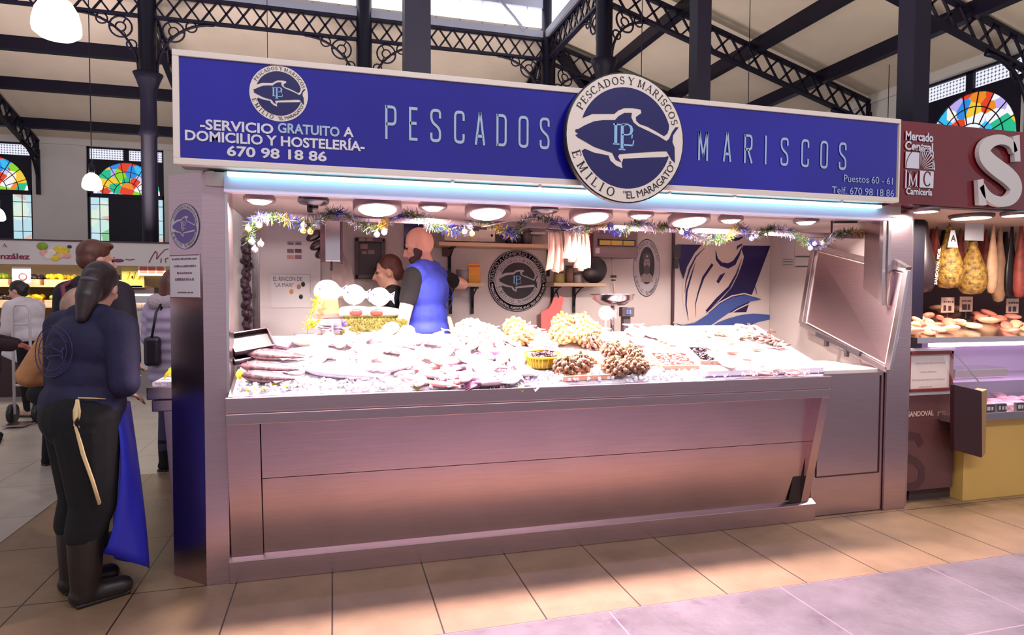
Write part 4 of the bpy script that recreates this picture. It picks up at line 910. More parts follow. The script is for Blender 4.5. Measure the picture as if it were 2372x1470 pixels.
# dark side panel at the far left, seen past the pillar
t = thing('dark_fish_net', 'dark bundle of wet nets hanging at the far left inside the stall', 'net', (-.50, 1.2, 1.2)); mb = MB(); rg = random.Random(9)
for i in range(26): mb.ell((-.565+rg.uniform(-.012, .008), 1.2+rg.uniform(-.05, .05), 1.28+.62*i/26), (.03, .04, .03), rotm(rg.random()*3, rg.random()*3, 0), 8, 6)
mb.build('net_bundle', mat('wet net', (.22, .12, .17), .25, bump=.5), t); mb = MB(); mb.bx(-.61, -.54, 1.15, 1.25, 1.12, 1.25); mb.build('steel_base', STEEL2, t)
# pink cutting board and pan scale
P = [(1255, 770), (1254, 722), (1272, 714), (1279, 702), (1284, 688), (1300, 684), (1307, 690), (1303, 714), (1299, 770)]
Q = [W(x, y, 1.33) for x, y in P]; Q = [(x, z if i not in (0, 8) else z-.12) for i, (x, z) in enumerate(Q)]
t = thing('cutting_board', 'pink plastic cutting board hanging by its handle on the back wall', 'cutting board', (Q[0][0], 1.34, Q[0][1])); mb = MB(); mb.prism(Q, front(1.34), -.015, 0); mb.build('board', mat('pink plastic', (.95, .50, .48), .45), t, bevel=.003)
mb = MB(); p = W(1294, 688, 1.33); mb.tube([(p[0], 1.33, p[1]), (p[0], 1.36, p[1]+.03), (p[0], 1.40, p[1]+.06)], .006, 6); mb.build('hook', BLACK, t)
px_ = at(1419, 690, y=.78); zb_ = at(1419, 708, y=.78).z; rr = (at(1466, 690, y=.78).x-at(1372, 690, y=.78).x)/2
t = thing('pan_scale', 'steel pan scale with dark display at the back of the counter', 'scale', (px_.x, .78, 1.2))
mb = MB(); mb.lathe([(0, 0), (rr*.55, .006), (rr*.9, .045), (rr, .085), (rr*1.03, .086), (rr*.95, .075), (rr*.85, .045), (rr*.5, .018), (0, .014)], (px_.x, .78, zb_), 36); mb.build('pan', mat('pink lit steel', (.85, .78, .77), .18, 1.), t)
mb = MB(); mb.tube([(px_.x, .78, zb_), (px_.x, .78, 1.2)], .014, 10); mb.lathe([(.09, 0), (.10, .01), (.08, .03), (0, .03)], (px_.x, .78, 1.19), 24); mb.build('post', STEEL2, t)
p = at(1453, 722, y=.8); mb = MB(); mb.bx(p.x-.05, p.x+.05, .78, .84, p.z-.035, p.z+.035); mb.bx(p.x-.03, p.x+.03, .80, .85, 1.18, p.z); mb.build('display', DGREY, t, bevel=.006)
mb = MB(); mb.bx(p.x-.018, p.x+.018, .774, .781, p.z-.016, p.z+.016); mb.build('screen', mat('blue screen', (.35, .45, .62), .3), t)
mb = MB(); s_ = 0
text(mb, '0', front(.773), p.x-.008, p.z-.01, .02, d=.001); mb.build('digit', BLACK, t)
q = at(1420, 650, y=1.3); t = thing('hook_scale', 'thin hanging hook with peg above the steel pan', 'hook', (q.x, 1.30, q.z)); mb = MB(); mb.tube([at(1418, 600, y=1.3), at(1420, 640, y=1.3), at(1423, 682, y=1.3)], .008, 8); mb.build('rod', TOW, t); mb = MB(); p = at(1421, 640, y=1.3); mb.box(p, (.045, .02, .02)); mb.box(p+Vec((0, 0, -.03)), (.03, .02, .012)); mb.build('peg', BLACK, t)
mb = MB(); mb.tube([at(1418, 600, y=1.3), at(1418, 600, y=1.405)], .006, 6); mb.build('wall_fixing', BLACK, t)
# ------------------------------------------------------------------ display: ice and seafood
SL = .34; SA = math.atan(SL); SM = Mat.Rotation(SA, 3, 'X')
def sz_(y): return .99+SL*(y+.1)
def dsp(px, py, h=0.):
    """point on the sloped tray, h above it, met by a viewing ray"""
    d = ray(px, py); n = Vec((0, -SL, 1)); t = (.99+SL*.1+h-CAMP.dot(n))/d.dot(n); return CAMP+d*t
def seat(o, p, th=0., tilt=0., roll=0., s=None):
    """set a thing on the slope: th turns it in the slope plane (degrees)"""
    R = SM @ rotm(0, 0, math.radians(th)) @ rotm(math.radians(roll), math.radians(tilt), 0)
    o.rotation_euler = R.to_euler(); o.location = p
    if s: o.scale = (s,)*3
    return o
from mathutils import noise as mnoise
mb = MB(); nx, ny = 230, 52; X0, X1, Y0, Y1 = -.49, 3.06, -.088, .655; vs = []
for j in range(ny+1):
    for i in range(nx+1):
        x = X0+(X1-X0)*i/nx; y = Y0+(Y1-Y0)*j/ny; e = min(1, min(i, nx-i)/5, min(j, ny-j)/4)
        hh = .006+e*(.012+.016*max(0, mnoise.noise(Vec((x*9, y*9, 1))))+.012*mnoise.noise(Vec((x*45, y*45, 3))))
        vs.append((x, y, sz_(y)+max(.002, hh)))
mb.add(vs, [(j*(nx+1)+i, j*(nx+1)+i+1, (j+1)*(nx+1)+i+1, (j+1)*(nx+1)+i) for j in range(ny) for i in range(nx)], True)
ICE = mat('crushed ice', (.92, .90, .93), .35, noise=.06, scale=60, bump=.5, bscale=90)
tag(mb.build('crushed_ice', ICE), 'white crushed ice covering the whole sloped fish counter', 'ice', None, 'stuff')
mb = MB(); rg = random.Random(2)
for i in range(700):
    x = rg.uniform(X0+.02, X1-.02); y = rg.uniform(-.085, .02); mb.box((x, y, sz_(y)+.022+rg.uniform(-.004, .012)), [rg.uniform(.008, .022) for _ in range(3)], rotm(rg.random()*3, rg.random()*3, rg.random()*3))
tag(mb.build('ice_lumps', ICE), 'loose ice lumps along the front edge of the counter', 'ice', None, 'stuff')

SILV = mat('silver fish', (.82, .78, .82), .3, .15, noise=.12, scale=25)
SILD = mat('dark fish back', (.42, .36, .44), .3, .2, noise=.3, scale=30)
SPEC = mat('speckled fish', (.36, .25, .27), .4, noise=.8, scale=55)
PNK = mat('pink fish', (.88, .62, .60), .35, noise=.15, scale=18)
PALEF = mat('pale fish flesh', (.92, .84, .80), .35, noise=.05, scale=12)
PURP = mat('octopus purple', (.55, .32, .45), .3, noise=.3, scale=40)
ORNG = mat('langoustine orange', (.88, .55, .40), .35, noise=.2, scale=25)
SHELLM = mat('clam shell', (.72, .56, .42), .4, noise=.45, scale=40)
SHELLY = mat('yellow clam shell', (.84, .70, .50), .4, noise=.4, scale=40)
MUSS = mat('mussel shell', (.16, .10, .14), .25, noise=.4, scale=30)
FINM = mat('fin', (.60, .50, .55), .4)
def loft(mb, L, H, T, prof, n=12):
    vs = []; k = len(prof)
    for t, h, q in prof:
        for j in range(n): a = 2*PI*j/n; vs.append((L*t-L/2, H/2*h*math.cos(a), T/2+T/2*q*math.sin(a)))
    mb.add(vs, [(i*n+j, i*n+(j+1) % n, (i+1)*n+(j+1) % n, (i+1)*n+j) for i in range(k-1) for j in range(n)]+[list(range(n))[::-1], list(range((k-1)*n, k*n))], True)
PROF = [(0, .10, .15), (.04, .34, .5), (.1, .6, .8), (.2, .86, 1), (.34, 1, 1), (.5, .92, .9), (.66, .68, .66), (.8, .4, .4), (.9, .2, .22), (.94, .18, .14)]
def fish(name, label, cat, L, H, T, m_, fin, group=None, fork=True, gill=True):
    t = thing(name, label, cat, (0, 0, 0), 0, group)
    mb = MB(); loft(mb, L, H, T, PROF); mb.build('body', m_, t)
    fz = Fr((0, 0, T/2), (1, 0, 0), (0, 1, 0))
    mb = MB(); a = L*.42; mb.prism([(a, H*.09), (L*.5, H*.42), (L*.535, H*.45), (L*(.485 if fork else .54), 0), (L*.535, -H*.45), (L*.5, -H*.42), (a, -H*.09)], fz, -.003, .003); mb.build('tail_fin', fin, t)
    mb = MB(); mb.prism([(-.12*L, H*.46), (-.02*L, H*.66), (.14*L, H*.50), (.22*L, H*.34)], fz, -.002, .002); mb.prism([(.08*L, -H*.43), (.14*L, -H*.60), (.24*L, -H*.33)], fz, -.002, .002); mb.build('fin', fin, t)
    mb = MB(); mb.ell((-L*.40, H*.12, T*.86), (L*.018, L*.018, T*.08)); mb.build('eye', DARK, t)
    if gill: mb = MB(); mb.tube([(-L*.27, H*.34*math.cos(a), T*(.55+.42*math.sqrt(max(0, 1-(math.cos(a))**2*.8)))) for a in [PI*i/8 for i in range(9)]], .0025, 5); mb.build('gill_cover', fin, t)
    return t
# big fish at the left end
for i, (px, py, th, L, m_, lab) in enumerate(((628, 884, -13, .30, SPEC, 'brown speckled fish nearest the front left corner of the counter'), (632, 862, -12, .34, SPEC, 'brown speckled fish lying behind the front left one'), (642, 832, -14, .36, SPEC, 'long brown fish highest of the three speckled ones'),
                                               (795, 872, -20, .46, SILV, 'long silver fish lying slanted along the front left edge'))):
    o = fish('large_fish', lab, 'fish', L, .105 if i < 3 else .125, .055, m_, FINM); seat(o, dsp(px, py, .02), th)
o = fish('large_fish', 'white bellied fish on top of the ice behind the long silver fish', 'fish', .42, .12, .05, PALEF, FINM); seat(o, dsp(760, 828, .02), -16)
o = fish('large_fish', 'plump white fish at the left behind the speckled fish', 'fish', .36, .12, .06, PALEF, FINM); seat(o, dsp(740, 800, .03), -10)
# dark trays
for i, (px, py, th, lab) in enumerate(((578, 815, 28, 'lower dark metal fish tray propped at the left pillar'), (582, 795, 24, 'upper dark metal fish tray propped at the left pillar'))):
    t = thing('fish_tray', lab, 'tray', (0, 0, 0)); mb = MB(); mb.bx(-.11, .11, -.07, .07, 0, .006); mb.build('base', DARK, t)
    mb = MB()
    for q in ((-.11, .11, -.072, -.064, 0, .035), (-.11, .11, .064, .072, 0, .035), (-.112, -.104, -.07, .07, 0, .035), (.104, .112, -.07, .07, 0, .035)): mb.bx(*q)
    mb.build('rim', mat('dark steel', (.32, .25, .28), .3, .8), t); seat(t, dsp(px, py, .035+.05*i), th, 0, 25)
t = thing('slotted_price_marker', 'mauve slab marker with four white dots near the left trays', 'price marker'); mb = MB(); mb.bx(-.06, .06, -.035, .035, 0, .02); mb.build('slab', mat('mauve slab', (.55, .38, .46), .45), t, bevel=.004)
mb = MB()
for i in range(4): mb.ell((-.04+.027*i, .012*math.sin(i*2), .02), (.006, .006, .003))
mb.build('dot', LETW, t); mb = MB()
for i in range(9): mb.ell((-.05+.012*i, .035, .014), (.008, .008, .006))
mb.build('beaded_edge', PURP, t); seat(t, dsp(652, 797, .04), -28, 0, 18)
# silver fish heap, in loose rows over the ice
proto = fish('silver_fish', 'silver fish in the heap on the bright ice', 'fish', .23, .072, .036, SILV, FINM, 'silver fish heaped on the ice', gill=False)
pale = fish('pale_fish', 'pale pinkish fish in the heap on the bright ice', 'fish', .24, .075, .036, PALEF, PNK, 'pale fish heaped on the ice', gill=False)
rg = random.Random(5); first = {0: True, 1: True}
for r_ in range(6):
    for c_ in range(11):
        x = -.10+c_*.135+rg.uniform(-.03, .03)+(r_ % 2)*.06; y = -.02+r_*.105+rg.uniform(-.02, .02)
        if (x < .35 and r_ == 0) or (x < .1 and r_ < 2) or (x > 1.12 and r_ < 2): continue
        k = 0 if rg.random() < .6 else 1; src = proto if k == 0 else pale
        o = src if first[k] else dup(src); first[k] = False
        seat(o, Vec((x, y, sz_(y)+.022+rg.uniform(0, .02)+.012*(r_ > 3))), rg.uniform(55, 115) if rg.random() < .75 else rg.uniform(-30, 20), rg.uniform(-6, 6), 0, rg.uniform(.85, 1.1))
# red and pink fish near the front
pk = fish('red_mullet', 'pink red mullet in the front row right of the silver fish', 'fish', .17, .05, .03, PNK, FINM, 'pink mullets in the front row', gill=False)
for i, (px, py, th) in enumerate(((945, 868, 20), (965, 882, -8), (1005, 868, 30), (985, 890, 4), (1030, 896, -20), (1060, 890, 12), (1020, 850, 24), (1055, 842, 28))):
    o = pk if i == 0 else dup(pk); seat(o, dsp(px, py, .018), th, 0, 0, rg.uniform(.9, 1.15))
# squid
def squid(label):
    t = thing('squid', label, 'squid', (0, 0, 0)); mb = MB(); loft(mb, .20, .07, .045, [(0, .03, .05), (.08, .35, .4), (.25, .8, .8), (.5, 1, 1), (.8, .9, .9), (.97, .7, .7), (1, .6, .55)]); mb.build('mantle', mat('squid skin', (.86, .70, .76), .25, noise=.12, scale=20), t)
    mb = MB(); fz = Fr((0, 0, .024), (1, 0, 0), (0, 1, 0)); mb.prism([(-.10, 0), (-.05, .055), (.0, .03), (.0, -.03), (-.05, -.055)], fz, -.003, .003); mb.build('fin', mat('squid fin', (.80, .58, .66), .3), t)
    mb = MB(); mb.ell((.112, 0, .022), (.022, .022, .018)); mb.build('head', PURP, t)
    mb = MB()
    for k in range(7): a = (k-3)*.16; mb.tube([(.125, .012*(k-3)*.5, .02), (.16, .02*(k-3)*.5, .014), (.20, .035*(k-3)*.5+.008*math.sin(k), .008)], [.006, .005, .002], 6)
    mb.build('tentacles', PURP, t); return t
for px, py, th, lab in ((1115, 882, 168, 'pinkish squid lowest at the front centre of the counter'), (1118, 858, 175, 'pinkish squid lying just above the lowest squid'), (1150, 890, 190, 'short squid touching the counter lip at the centre')):
    seat(squid(lab), dsp(px, py, .02), th)
# octopus arms
t = thing('octopus', 'purple octopus with curled arms at the centre of the counter', 'octopus'); mb = MB(); mb.ell((0, 0, .03), (.05, .04, .03)); mb.build('mantle', PURP, t)
mb = MB()
for k in range(8):
    a = k*PI/4+.2; pts = [(.03*math.cos(a), .03*math.sin(a), .02)]
    for q in range(1, 9): b = a+.25*q*(1 if k % 2 else -1); rr = .03+.012*q; pts.append((rr*math.cos(b), rr*math.sin(b), .012+.008*math.sin(q)))
    mb.tube(pts, [.012-.0011*q for q in range(9)], 8)
mb.build('arms', mat('octopus arm', (.66, .42, .54), .3), t); seat(t, dsp(1140, 826, .03), 20)
# cuttlefish near the man's hand
for px, py, th, lab in ((943, 780, 80, 'white cuttlefish with drooping tentacles below the bald man'), (905, 772, 60, 'white cuttlefish left of the drooping one')):
    t = thing('cuttlefish', lab, 'cuttlefish'); mb = MB(); mb.ell((0, 0, .035), (.075, .05, .035)); mb.build('mantle', PALEF, t); mb = MB()
    for k in range(7): y = (k-3)*.012; mb.tube([(-.06, y, .035), (-.10, y*1.4, .025), (-.14, y*1.7, .004)], [.008, .007, .003], 6)
    mb.build('tentacles', mat('pale pink', (.88, .74, .78), .35), t); seat(t, dsp(px, py, .06), th)
# clam bags
def clam_bag(label, m_, seed, netm, knot=True):
    t = thing('clam_bag', label, 'clam bag', (0, 0, 0), 0, None); rg = random.Random(seed); mb = MB(); N = 46
    for i in range(N):
        z = 1-2*(i+.5)/N; r = math.sqrt(1-z*z); a = i*2.39996; p = Vec((r*math.cos(a)*.078, r*math.sin(a)*.07, .05+z*.05+.004))
        mb.ell(p, (.019, .015, .011), rotm(rg.random()*6, rg.random()*6, rg.random()*6), 8, 6)
    mb.ell((0, 0, .05), (.066, .06, .042)); o = mb.build('clams', m_, t); o['kind'] = 'stuff'
    mb = MB()
    for k in range(7):
        a = k*PI/7
        for s in (1, -1): mb.tube([(.088*math.cos(a+s*q*.25)*math.sin(PI*q/8), .08*math.sin(a+s*q*.25)*math.sin(PI*q/8), .053-.058*math.cos(PI*q/8)) for q in range(9)], .0014, 4)
    if knot: mb.tube([(0, 0, .10), (.004, .004, .118), (.012, 0, .13)], [.016, .006, .014], 8)
    mb.build('net', netm, t); return t
NETY = mat('yellow net', (.85, .72, .30), .6); NETG = mat('green net', (.5, .48, .3), .6); NETW = mat('white net', (.90, .86, .86), .6)
bags = [(1195, 762, 0, 'left'), (1210, 785, 0, 'l2'), (1305, 752, 0, ''), (1342, 752, 0, ''), (1300, 778, 0, ''), (1335, 778, 0, ''), (1362, 795, 1, ''), (1368, 770, 0, ''), (1345, 848, 1, ''), (1308, 852, 1, ''), (1420, 822, 1, ''), (1462, 828, 1, ''), (1425, 855, 1, ''), (1470, 855, 1, ''), (1120, 790, 2, ''), (1090, 775, 2, '')]
labs = ['pale yellow bag of clams behind the white tag fish, upper one', 'pale yellow bag of clams just right of the pink octopus, lower one', 'yellow netted clams at the top left of the clam heap by the pink board', 'yellow netted clams at the top right of the clam heap', 'yellow netted clams in the second row, left, beside the lilac price card', 'yellow netted clams in the second row, right', 'brown netted clams above the twin bottom bags', 'yellow netted clams under the round white tag fish', 'dark brown netted clams right of the yellow basket, in the low crate', 'dark brown netted clams touching the yellow basket', 'brown netted clams at the top of the right pile of four', 'brown netted clams at the top right of the pile of four', 'brown netted clams at the bottom left of the pile of four', 'brown netted clams at the bottom right of the pile of four', 'white net sack of shellfish with a knotted neck, right of two', 'white net sack of shellfish with a knotted neck, left of two']
SHD = mat('brown clam shell', (.50, .36, .28), .35, noise=.55, scale=45)
pb = [clam_bag('x', SHELLY, 1, NETY), clam_bag('x', SHD, 2, NETG), clam_bag('x', PALEF, 3, NETW)]; used = [0, 0, 0]
for (px, py, k, _), lab in zip(bags, labs):
    o = pb[k] if not used[k] else dup(pb[k]); used[k] = 1; o['label'] = lab; o['group'] = 'net bags of clams on the ice'
    hh = .03+(.03 if py < 800 and k == 0 else 0)+(.035 if (px, py) in ((1420, 822), (1462, 828)) else 0)
    seat(o, dsp(px, py+12, hh-.02), random.Random(px).uniform(0, 360), 0, -12, 1.0 if k < 2 else 1.25)
# crates
def crate(label, w, d, h, m_=WOOD):
    t = thing('wooden_crate', label, 'crate'); mb = MB(); mb.bx(-w/2, w/2, -d/2, d/2, 0, .006); mb.build('base', m_, t)
    for q in ((-w/2, w/2, -d/2-.004, -d/2+.004), (-w/2, w/2, d/2-.004, d/2+.004), (-w/2-.004, -w/2+.004, -d/2, d/2), (w/2-.004, w/2+.004, -d/2, d/2)): mb = MB(); mb.bx(q[0], q[1], q[2], q[3], 0, h); mb.build('slat_side', m_, t)
    return t
cr = [crate('shallow wooden crate under the dark clam bags', .30, .20, .03), crate('low wooden crate of pink shellfish at the right front', .25, .20, .035), crate('taller wooden crate of dark sea snails at the right front', .17, .22, .06)]
for o, (px, py, th) in zip(cr, ((1345, 862, 2), (1560, 842, -2), (1632, 838, -6))): seat(o, dsp(px, py, .018), th)
sn = tag(bpy.data.objects.new('sea_snail', None), 'dark sea snail in the taller right crate', 'sea snail', 'sea snails in the right crate'); COL.objects.link(sn)
mb = MB(); mb.lathe([(0, 0), (.009, .004), (.011, .010), (.007, .016), (.0, .022)], (0, 0, 0), 10); mb.build('shell', MUSS, sn)
rg = random.Random(8); SR = SM @ rotm(0, 0, math.radians(-6)); cc = dsp(1632, 838, .018)
for i in range(70):
    o = sn if i == 0 else dup(sn); u_ = rg.uniform(-.073, .073); v_ = rg.uniform(-.10, .10); o.location = cc+SR @ Vec((u_, v_, .042+.018*rg.random()-abs(u_)*.1)); o.rotation_euler = (rg.random()*6, rg.random()*6, rg.random()*6); o.scale = (1.15,)*3
pkk = tag(bpy.data.objects.new('pink_shellfish', None), 'small pink shellfish in the low right crate', 'shellfish', 'pink shellfish in the low crate'); COL.objects.link(pkk)
mb = MB(); mb.ell((0, 0, .008), (.016, .012, .008)); mb.build('shell', mat('pink shell', (.80, .52, .50), .4, noise=.3, scale=30), pkk)
cc = dsp(1560, 842, .018)
for i in range(60):
    o = pkk if i == 0 else dup(pkk); u_ = rg.uniform(-.11, .11); v_ = rg.uniform(-.085, .085); o.location = cc+SM @ Vec((u_, v_, .010+.022*rg.random())); o.rotation_euler = (rg.uniform(-.6, .6), rg.uniform(-.6, .6), rg.random()*6)
# basket of goose barnacles with its lilac card
t = thing('yellow_basket', 'yellow plastic basket of dark goose barnacles at the front centre', 'basket'); YP = mat('yellow plastic', (.86, .74, .12), .4)
def oval_pts(a, b, z, n=28): return [(a*math.copysign(abs(math.cos(2*PI*i/n))**.7, math.cos(2*PI*i/n)), b*math.copysign(abs(math.sin(2*PI*i/n))**.7, math.sin(2*PI*i/n)), z) for i in range(n)]
mb = MB(); rs_ = [oval_pts(.085, .065, 0), oval_pts(.098, .076, .03), oval_pts(.108, .085, .068), oval_pts(.104, .081, .068), oval_pts(.092, .07, .03)]
n = 28; vs = sum(rs_, []); mb.add(vs, [(i*n+j, i*n+(j+1) % n, (i+1)*n+(j+1) % n, (i+1)*n+j) for i in range(4) for j in range(n)]+[list(range(n))], True); mb.build('basket_wall', mat('olive yellow plastic', (.62, .50, .10), .45), t)
mb = MB(); mb.tube(oval_pts(.11, .087, .07), .007, 8, closed=True); mb.build('rim', YP, t)
mb = MB()
for i in range(0, 28): p0 = oval_pts(.087, .067, .004)[i]; p1 = oval_pts(.109, .086, .066)[i]; mb.bar(p0, p1, .006, .004)
mb.build('basket_ribs', YP, t); bp_ = dsp(1257, 846, .02); seat(t, bp_, 4, 0, -8)
mb = MB(); rg = random.Random(4)
BR = SM @ rotm(0, 0, math.radians(4)) @ rotm(math.radians(-8), 0, 0)
for i in range(110):
    a = rg.random()*2*PI; r = math.sqrt(rg.random()); p = bp_+BR @ Vec((r*.085*math.cos(a), r*.066*math.sin(a), .045+.03*(1-r))); q = p+BR @ Vec((rg.uniform(-.03, .03), rg.uniform(-.03, .03), rg.uniform(0, .02))); mb.tube([p, (p+q)/2, q], [.004, .006, .003], 6)
tag(mb.build('goose_barnacles', mat('barnacle', (.25, .15, .20), .4, noise=.5, scale=90)), 'heap of dark goose barnacles filling the yellow basket', 'barnacles', None, 'stuff')
t = thing('price_card', 'lilac price card standing in the yellow basket', 'price card'); mb = MB(); mb.bx(-.055, .055, -.002, .002, .02, .075); mb.build('card', mat('lilac card', (.74, .60, .90), .5), t)
mb = MB(); fz = Fr((0, -.003, 0), (1, 0, 0), (0, 0, 1)); scribble(mb, fz, 0, .058, .009, .07, 0, 1); scribble(mb, fz, 0, .036, .012, .06, 0, 2); mb.build('lettering', LILAC, t)
mb = MB(); mb.bar((0, 0, -.02), (0, 0, .02), .006, .004); mb.build('stake', LETW, t); p = dsp(1272, 818, .075); t.location = p; t.rotation_euler = (-.45, .12, -.12)
# langoustines and shrimps
def prawn(label, group, L, m_, claws):
    t = thing('langoustine' if claws else 'shrimp', label, 'langoustine' if claws else 'shrimp', (0, 0, 0), 0, group); mb = MB(); P = []; Rr = []
    for i in range(12): a = i/11; P.append((L*(.5-a), L*.16*math.sin(a*PI*.9), L*.07+.0*a)); Rr.append(L*(.03+.055*math.sin(PI*min(1, a*1.1+.08)))*(1+.06*(i % 2)))
    mb.tube(P, Rr, 8); mb.build('body', m_, t)
    mb = MB(); e = P[-1]; mb.add([(e[0], e[1], L*.05), (e[0]-L*.12, e[1]+L*.06, L*.03), (e[0]-L*.14, e[1], L*.03), (e[0]-L*.12, e[1]-L*.06, L*.03)], [(0, 1, 2, 3)]); mb.build('tail_fan', m_, t)
    mb = MB()
    for s in (-1, 1): mb.tube([(L*.5, s*L*.02, L*.08), (L*.75, s*L*.12, L*.12), (L*1.05, s*L*.16, L*.07)], .0012, 4)
    for k in range(5): mb.tube([(L*(.3-.09*k), -L*.05, L*.05), (L*(.28-.09*k), -L*.14, L*.07), (L*(.25-.09*k), -L*.18, L*.01)], .0016, 4)
    mb.build('antennae_and_legs', m_, t)
    if claws:
        for s in (-1, 1): mb = MB(); mb.tube([(L*.4, s*L*.05, L*.06), (L*.6, s*L*.14, L*.06), (L*.9, s*L*.12, L*.05)], [L*.02, L*.03, L*.008], 6); mb.build('claw', m_, t)
    return t
la = prawn('orange langoustine between the clam bags and the low crate', 'langoustines beside the clam bags', .12, ORNG, True)
for i, (px, py, th) in enumerate(((1500, 838, 60), (1512, 822, 70), (1520, 806, 50), (1532, 795, 40), (1545, 812, 55), (1508, 852, 30), (1530, 830, 20), (1550, 792, 20))):
    o = la if i == 0 else dup(la); seat(o, dsp(px, py, .03), th)
sh = prawn('pale pink shrimp in the loose pile at the right front corner', 'shrimps at the right front corner', .085, mat('shrimp pink', (.92, .70, .66), .35, noise=.15, scale=30), False)
rg = random.Random(6)
for i in range(40):
    px = 1778+rg.gauss(0, 22); py = 853+rg.gauss(0, 7); o = sh if i == 0 else dup(sh); seat(o, dsp(px, min(866, py), .025+.025*rg.random()), rg.uniform(0, 360), rg.uniform(-15, 15))
gs = prawn('grey shrimp at the centre front edge of the counter', 'grey shrimps along the centre front edge', .08, SILD, False)
for i in range(34):
    px = rg.uniform(1075, 1225); py = 893-(px-1075)*.03-rg.uniform(0, 26); o = gs if i == 0 else dup(gs); seat(o, dsp(px, py, .016+.012*rg.random()), rg.uniform(0, 360))
ga = prawn('grey striped prawn in the row left of the yellow basket', 'striped prawns left of the yellow basket', .11, mat('striped prawn', (.70, .55, .55), .35, noise=.5, scale=60), False)
for i, (px, py, th) in enumerate(((1175, 852, 100), (1190, 868, 80), (1200, 852, 110), (1165, 875, 60), (1215, 878, 95), (1182, 842, 90))):
    o = ga if i == 0 else dup(ga); seat(o, dsp(px, py, .03), th)
# white polystyrene trays and what lies at the right
t = thing('white_display_slab', 'white sloping slab at the right end of the counter', 'slab', (0, 0, 0))
R_ = lambda x, y, h: (x, y, sz_(y)+h)
mb = MB(); vs = [R_(2.2, -.075, .0), R_(3.075, -.075, .0), R_(3.075, .63, .0), R_(2.2, .63, .0), R_(2.2, -.075, .055), R_(3.075, -.075, .055), R_(3.075, .63, .055), R_(2.2, .63, .055)]
mb.add(vs, [(4, 5, 6, 7), (0, 1, 5, 4), (1, 2, 6, 5), (2, 3, 7, 6), (3, 0, 4, 7), (0, 3, 2, 1)]); mb.build('slab', mat('white slab', (.93, .90, .93), .3), t, bevel=.006)
mb = MB(); mb.add([R_(2.2, -.077, .012), R_(3.075, -.077, .012), R_(3.075, -.077, .020), R_(2.2, -.077, .020)], [(0, 1, 2, 3)]); mb.build('edge_line', LILAC, t)
for i, (px, py, w, m_, lab) in enumerate(((1592, 780, .09, mat('salmon flesh', (.92, .58, .48), .4, noise=.15, scale=12), 'pink fish steak lying at the back right of the counter'), (1695, 815, .05, MATS['salmon flesh'], 'orange salmon slice on the right slab'), (1752, 808, .045, mat('tan card', (.85, .68, .52), .6), 'small tan card standing on the right slab'), (1730, 833, .035, MATS['salmon flesh'], 'tiny orange slice near the right shrimps'), (1565, 800, .045, mat('brown tag', (.62, .40, .34), .5), 'brown paper tag behind the low crate'))):
    t = thing('fish_steak' if i not in (2, 4) else 'small_card', lab, 'fish steak' if i not in (2, 4) else 'card'); mb = MB(); mb.prism([(-w, -w*.35), (w*.7, -w*.45), (w, .1*w), (w*.4, w*.5), (-w*.8, w*.45)], Fr((0, 0, 0), (1, 0, 0), (0, 1, 0)), 0, .014); mb.build('slice', m_, t, bevel=.004); seat(t, dsp(px, py, .07 if px > 1640 else .05), -8, 0, 10)
    mb = MB(); mb.prism([(-w*.9, .38*w), (w*.4, w*.45), (w*.4, w*.52), (-w*.8, w*.5)], Fr((0, 0, 0), (1, 0, 0), (0, 1, 0)), -.001, .0155); mb.build('skin_edge', PNK, t)
ms = tag(bpy.data.objects.new('mussel', None), 'dark mussel in the heap at the back right corner', 'mussel', 'mussels at the back right'); COL.objects.link(ms)
mb = MB(); loft(mb, .055, .028, .018, [(0, .1, .2), (.15, .6, .7), (.45, 1, 1), (.8, .85, .7), (1, .3, .2)], 8); mb.build('shell', mat('brown mussel', (.36, .25, .22), .35, noise=.4, scale=40), ms)
for i in range(46):
    a = rg.random(); o = ms if i == 0 else dup(ms); px = 1722+a*85+rg.gauss(0, 8); py = 762+a*38+rg.gauss(0, 7); seat(o, dsp(px, py, .06+.03*rg.random()), rg.uniform(0, 360), rg.uniform(-30, 30), rg.uniform(-30, 30))
oy = tag(bpy.data.objects.new('oyster', None), 'pale oyster shell heaped at the back right before the artwork door', 'oyster', 'oysters at the back right'); COL.objects.link(oy)
mb = MB(); mb.ell((0, 0, .012), (.034, .024, .012)); mb.build('shell', mat('oyster shell', (.85, .74, .62), .5, noise=.3, scale=30, bump=.4), oy)
for i in range(44):
    px = rg.uniform(1640, 1740); py = 788-(px-1640)*.10+rg.gauss(0, 10)-8; o = oy if i == 0 else dup(oy); seat(o, dsp(px, py, .06+.025*rg.random()), rg.uniform(0, 360), rg.uniform(-25, 25), rg.uniform(-25, 25))
wf_ = fish('white_flatfish', 'white flat fish on the right half of the ice', 'fish', .22, .12, .022, PALEF, PNK, 'white flatfish on the right ice', False, False)
for i, (px, py, th) in enumerate(((1480, 790, 70), (1530, 778, 80), (1440, 800, 60), (1590, 800, 95), (1640, 800, 100), (1680, 838, 80), (1650, 822, 110), (1470, 770, 85), (1560, 772, 75), (1400, 778, 70), (1500, 770, 100), (1250, 800, 70), (1230, 770, 80), (1270, 785, 100), (1180, 815, 80), (1210, 815, 95))):
    o = wf_ if i == 0 else dup(wf_); seat(o, dsp(px, py, .035 if px < 1600 else .066), th, rg.uniform(-5, 5))
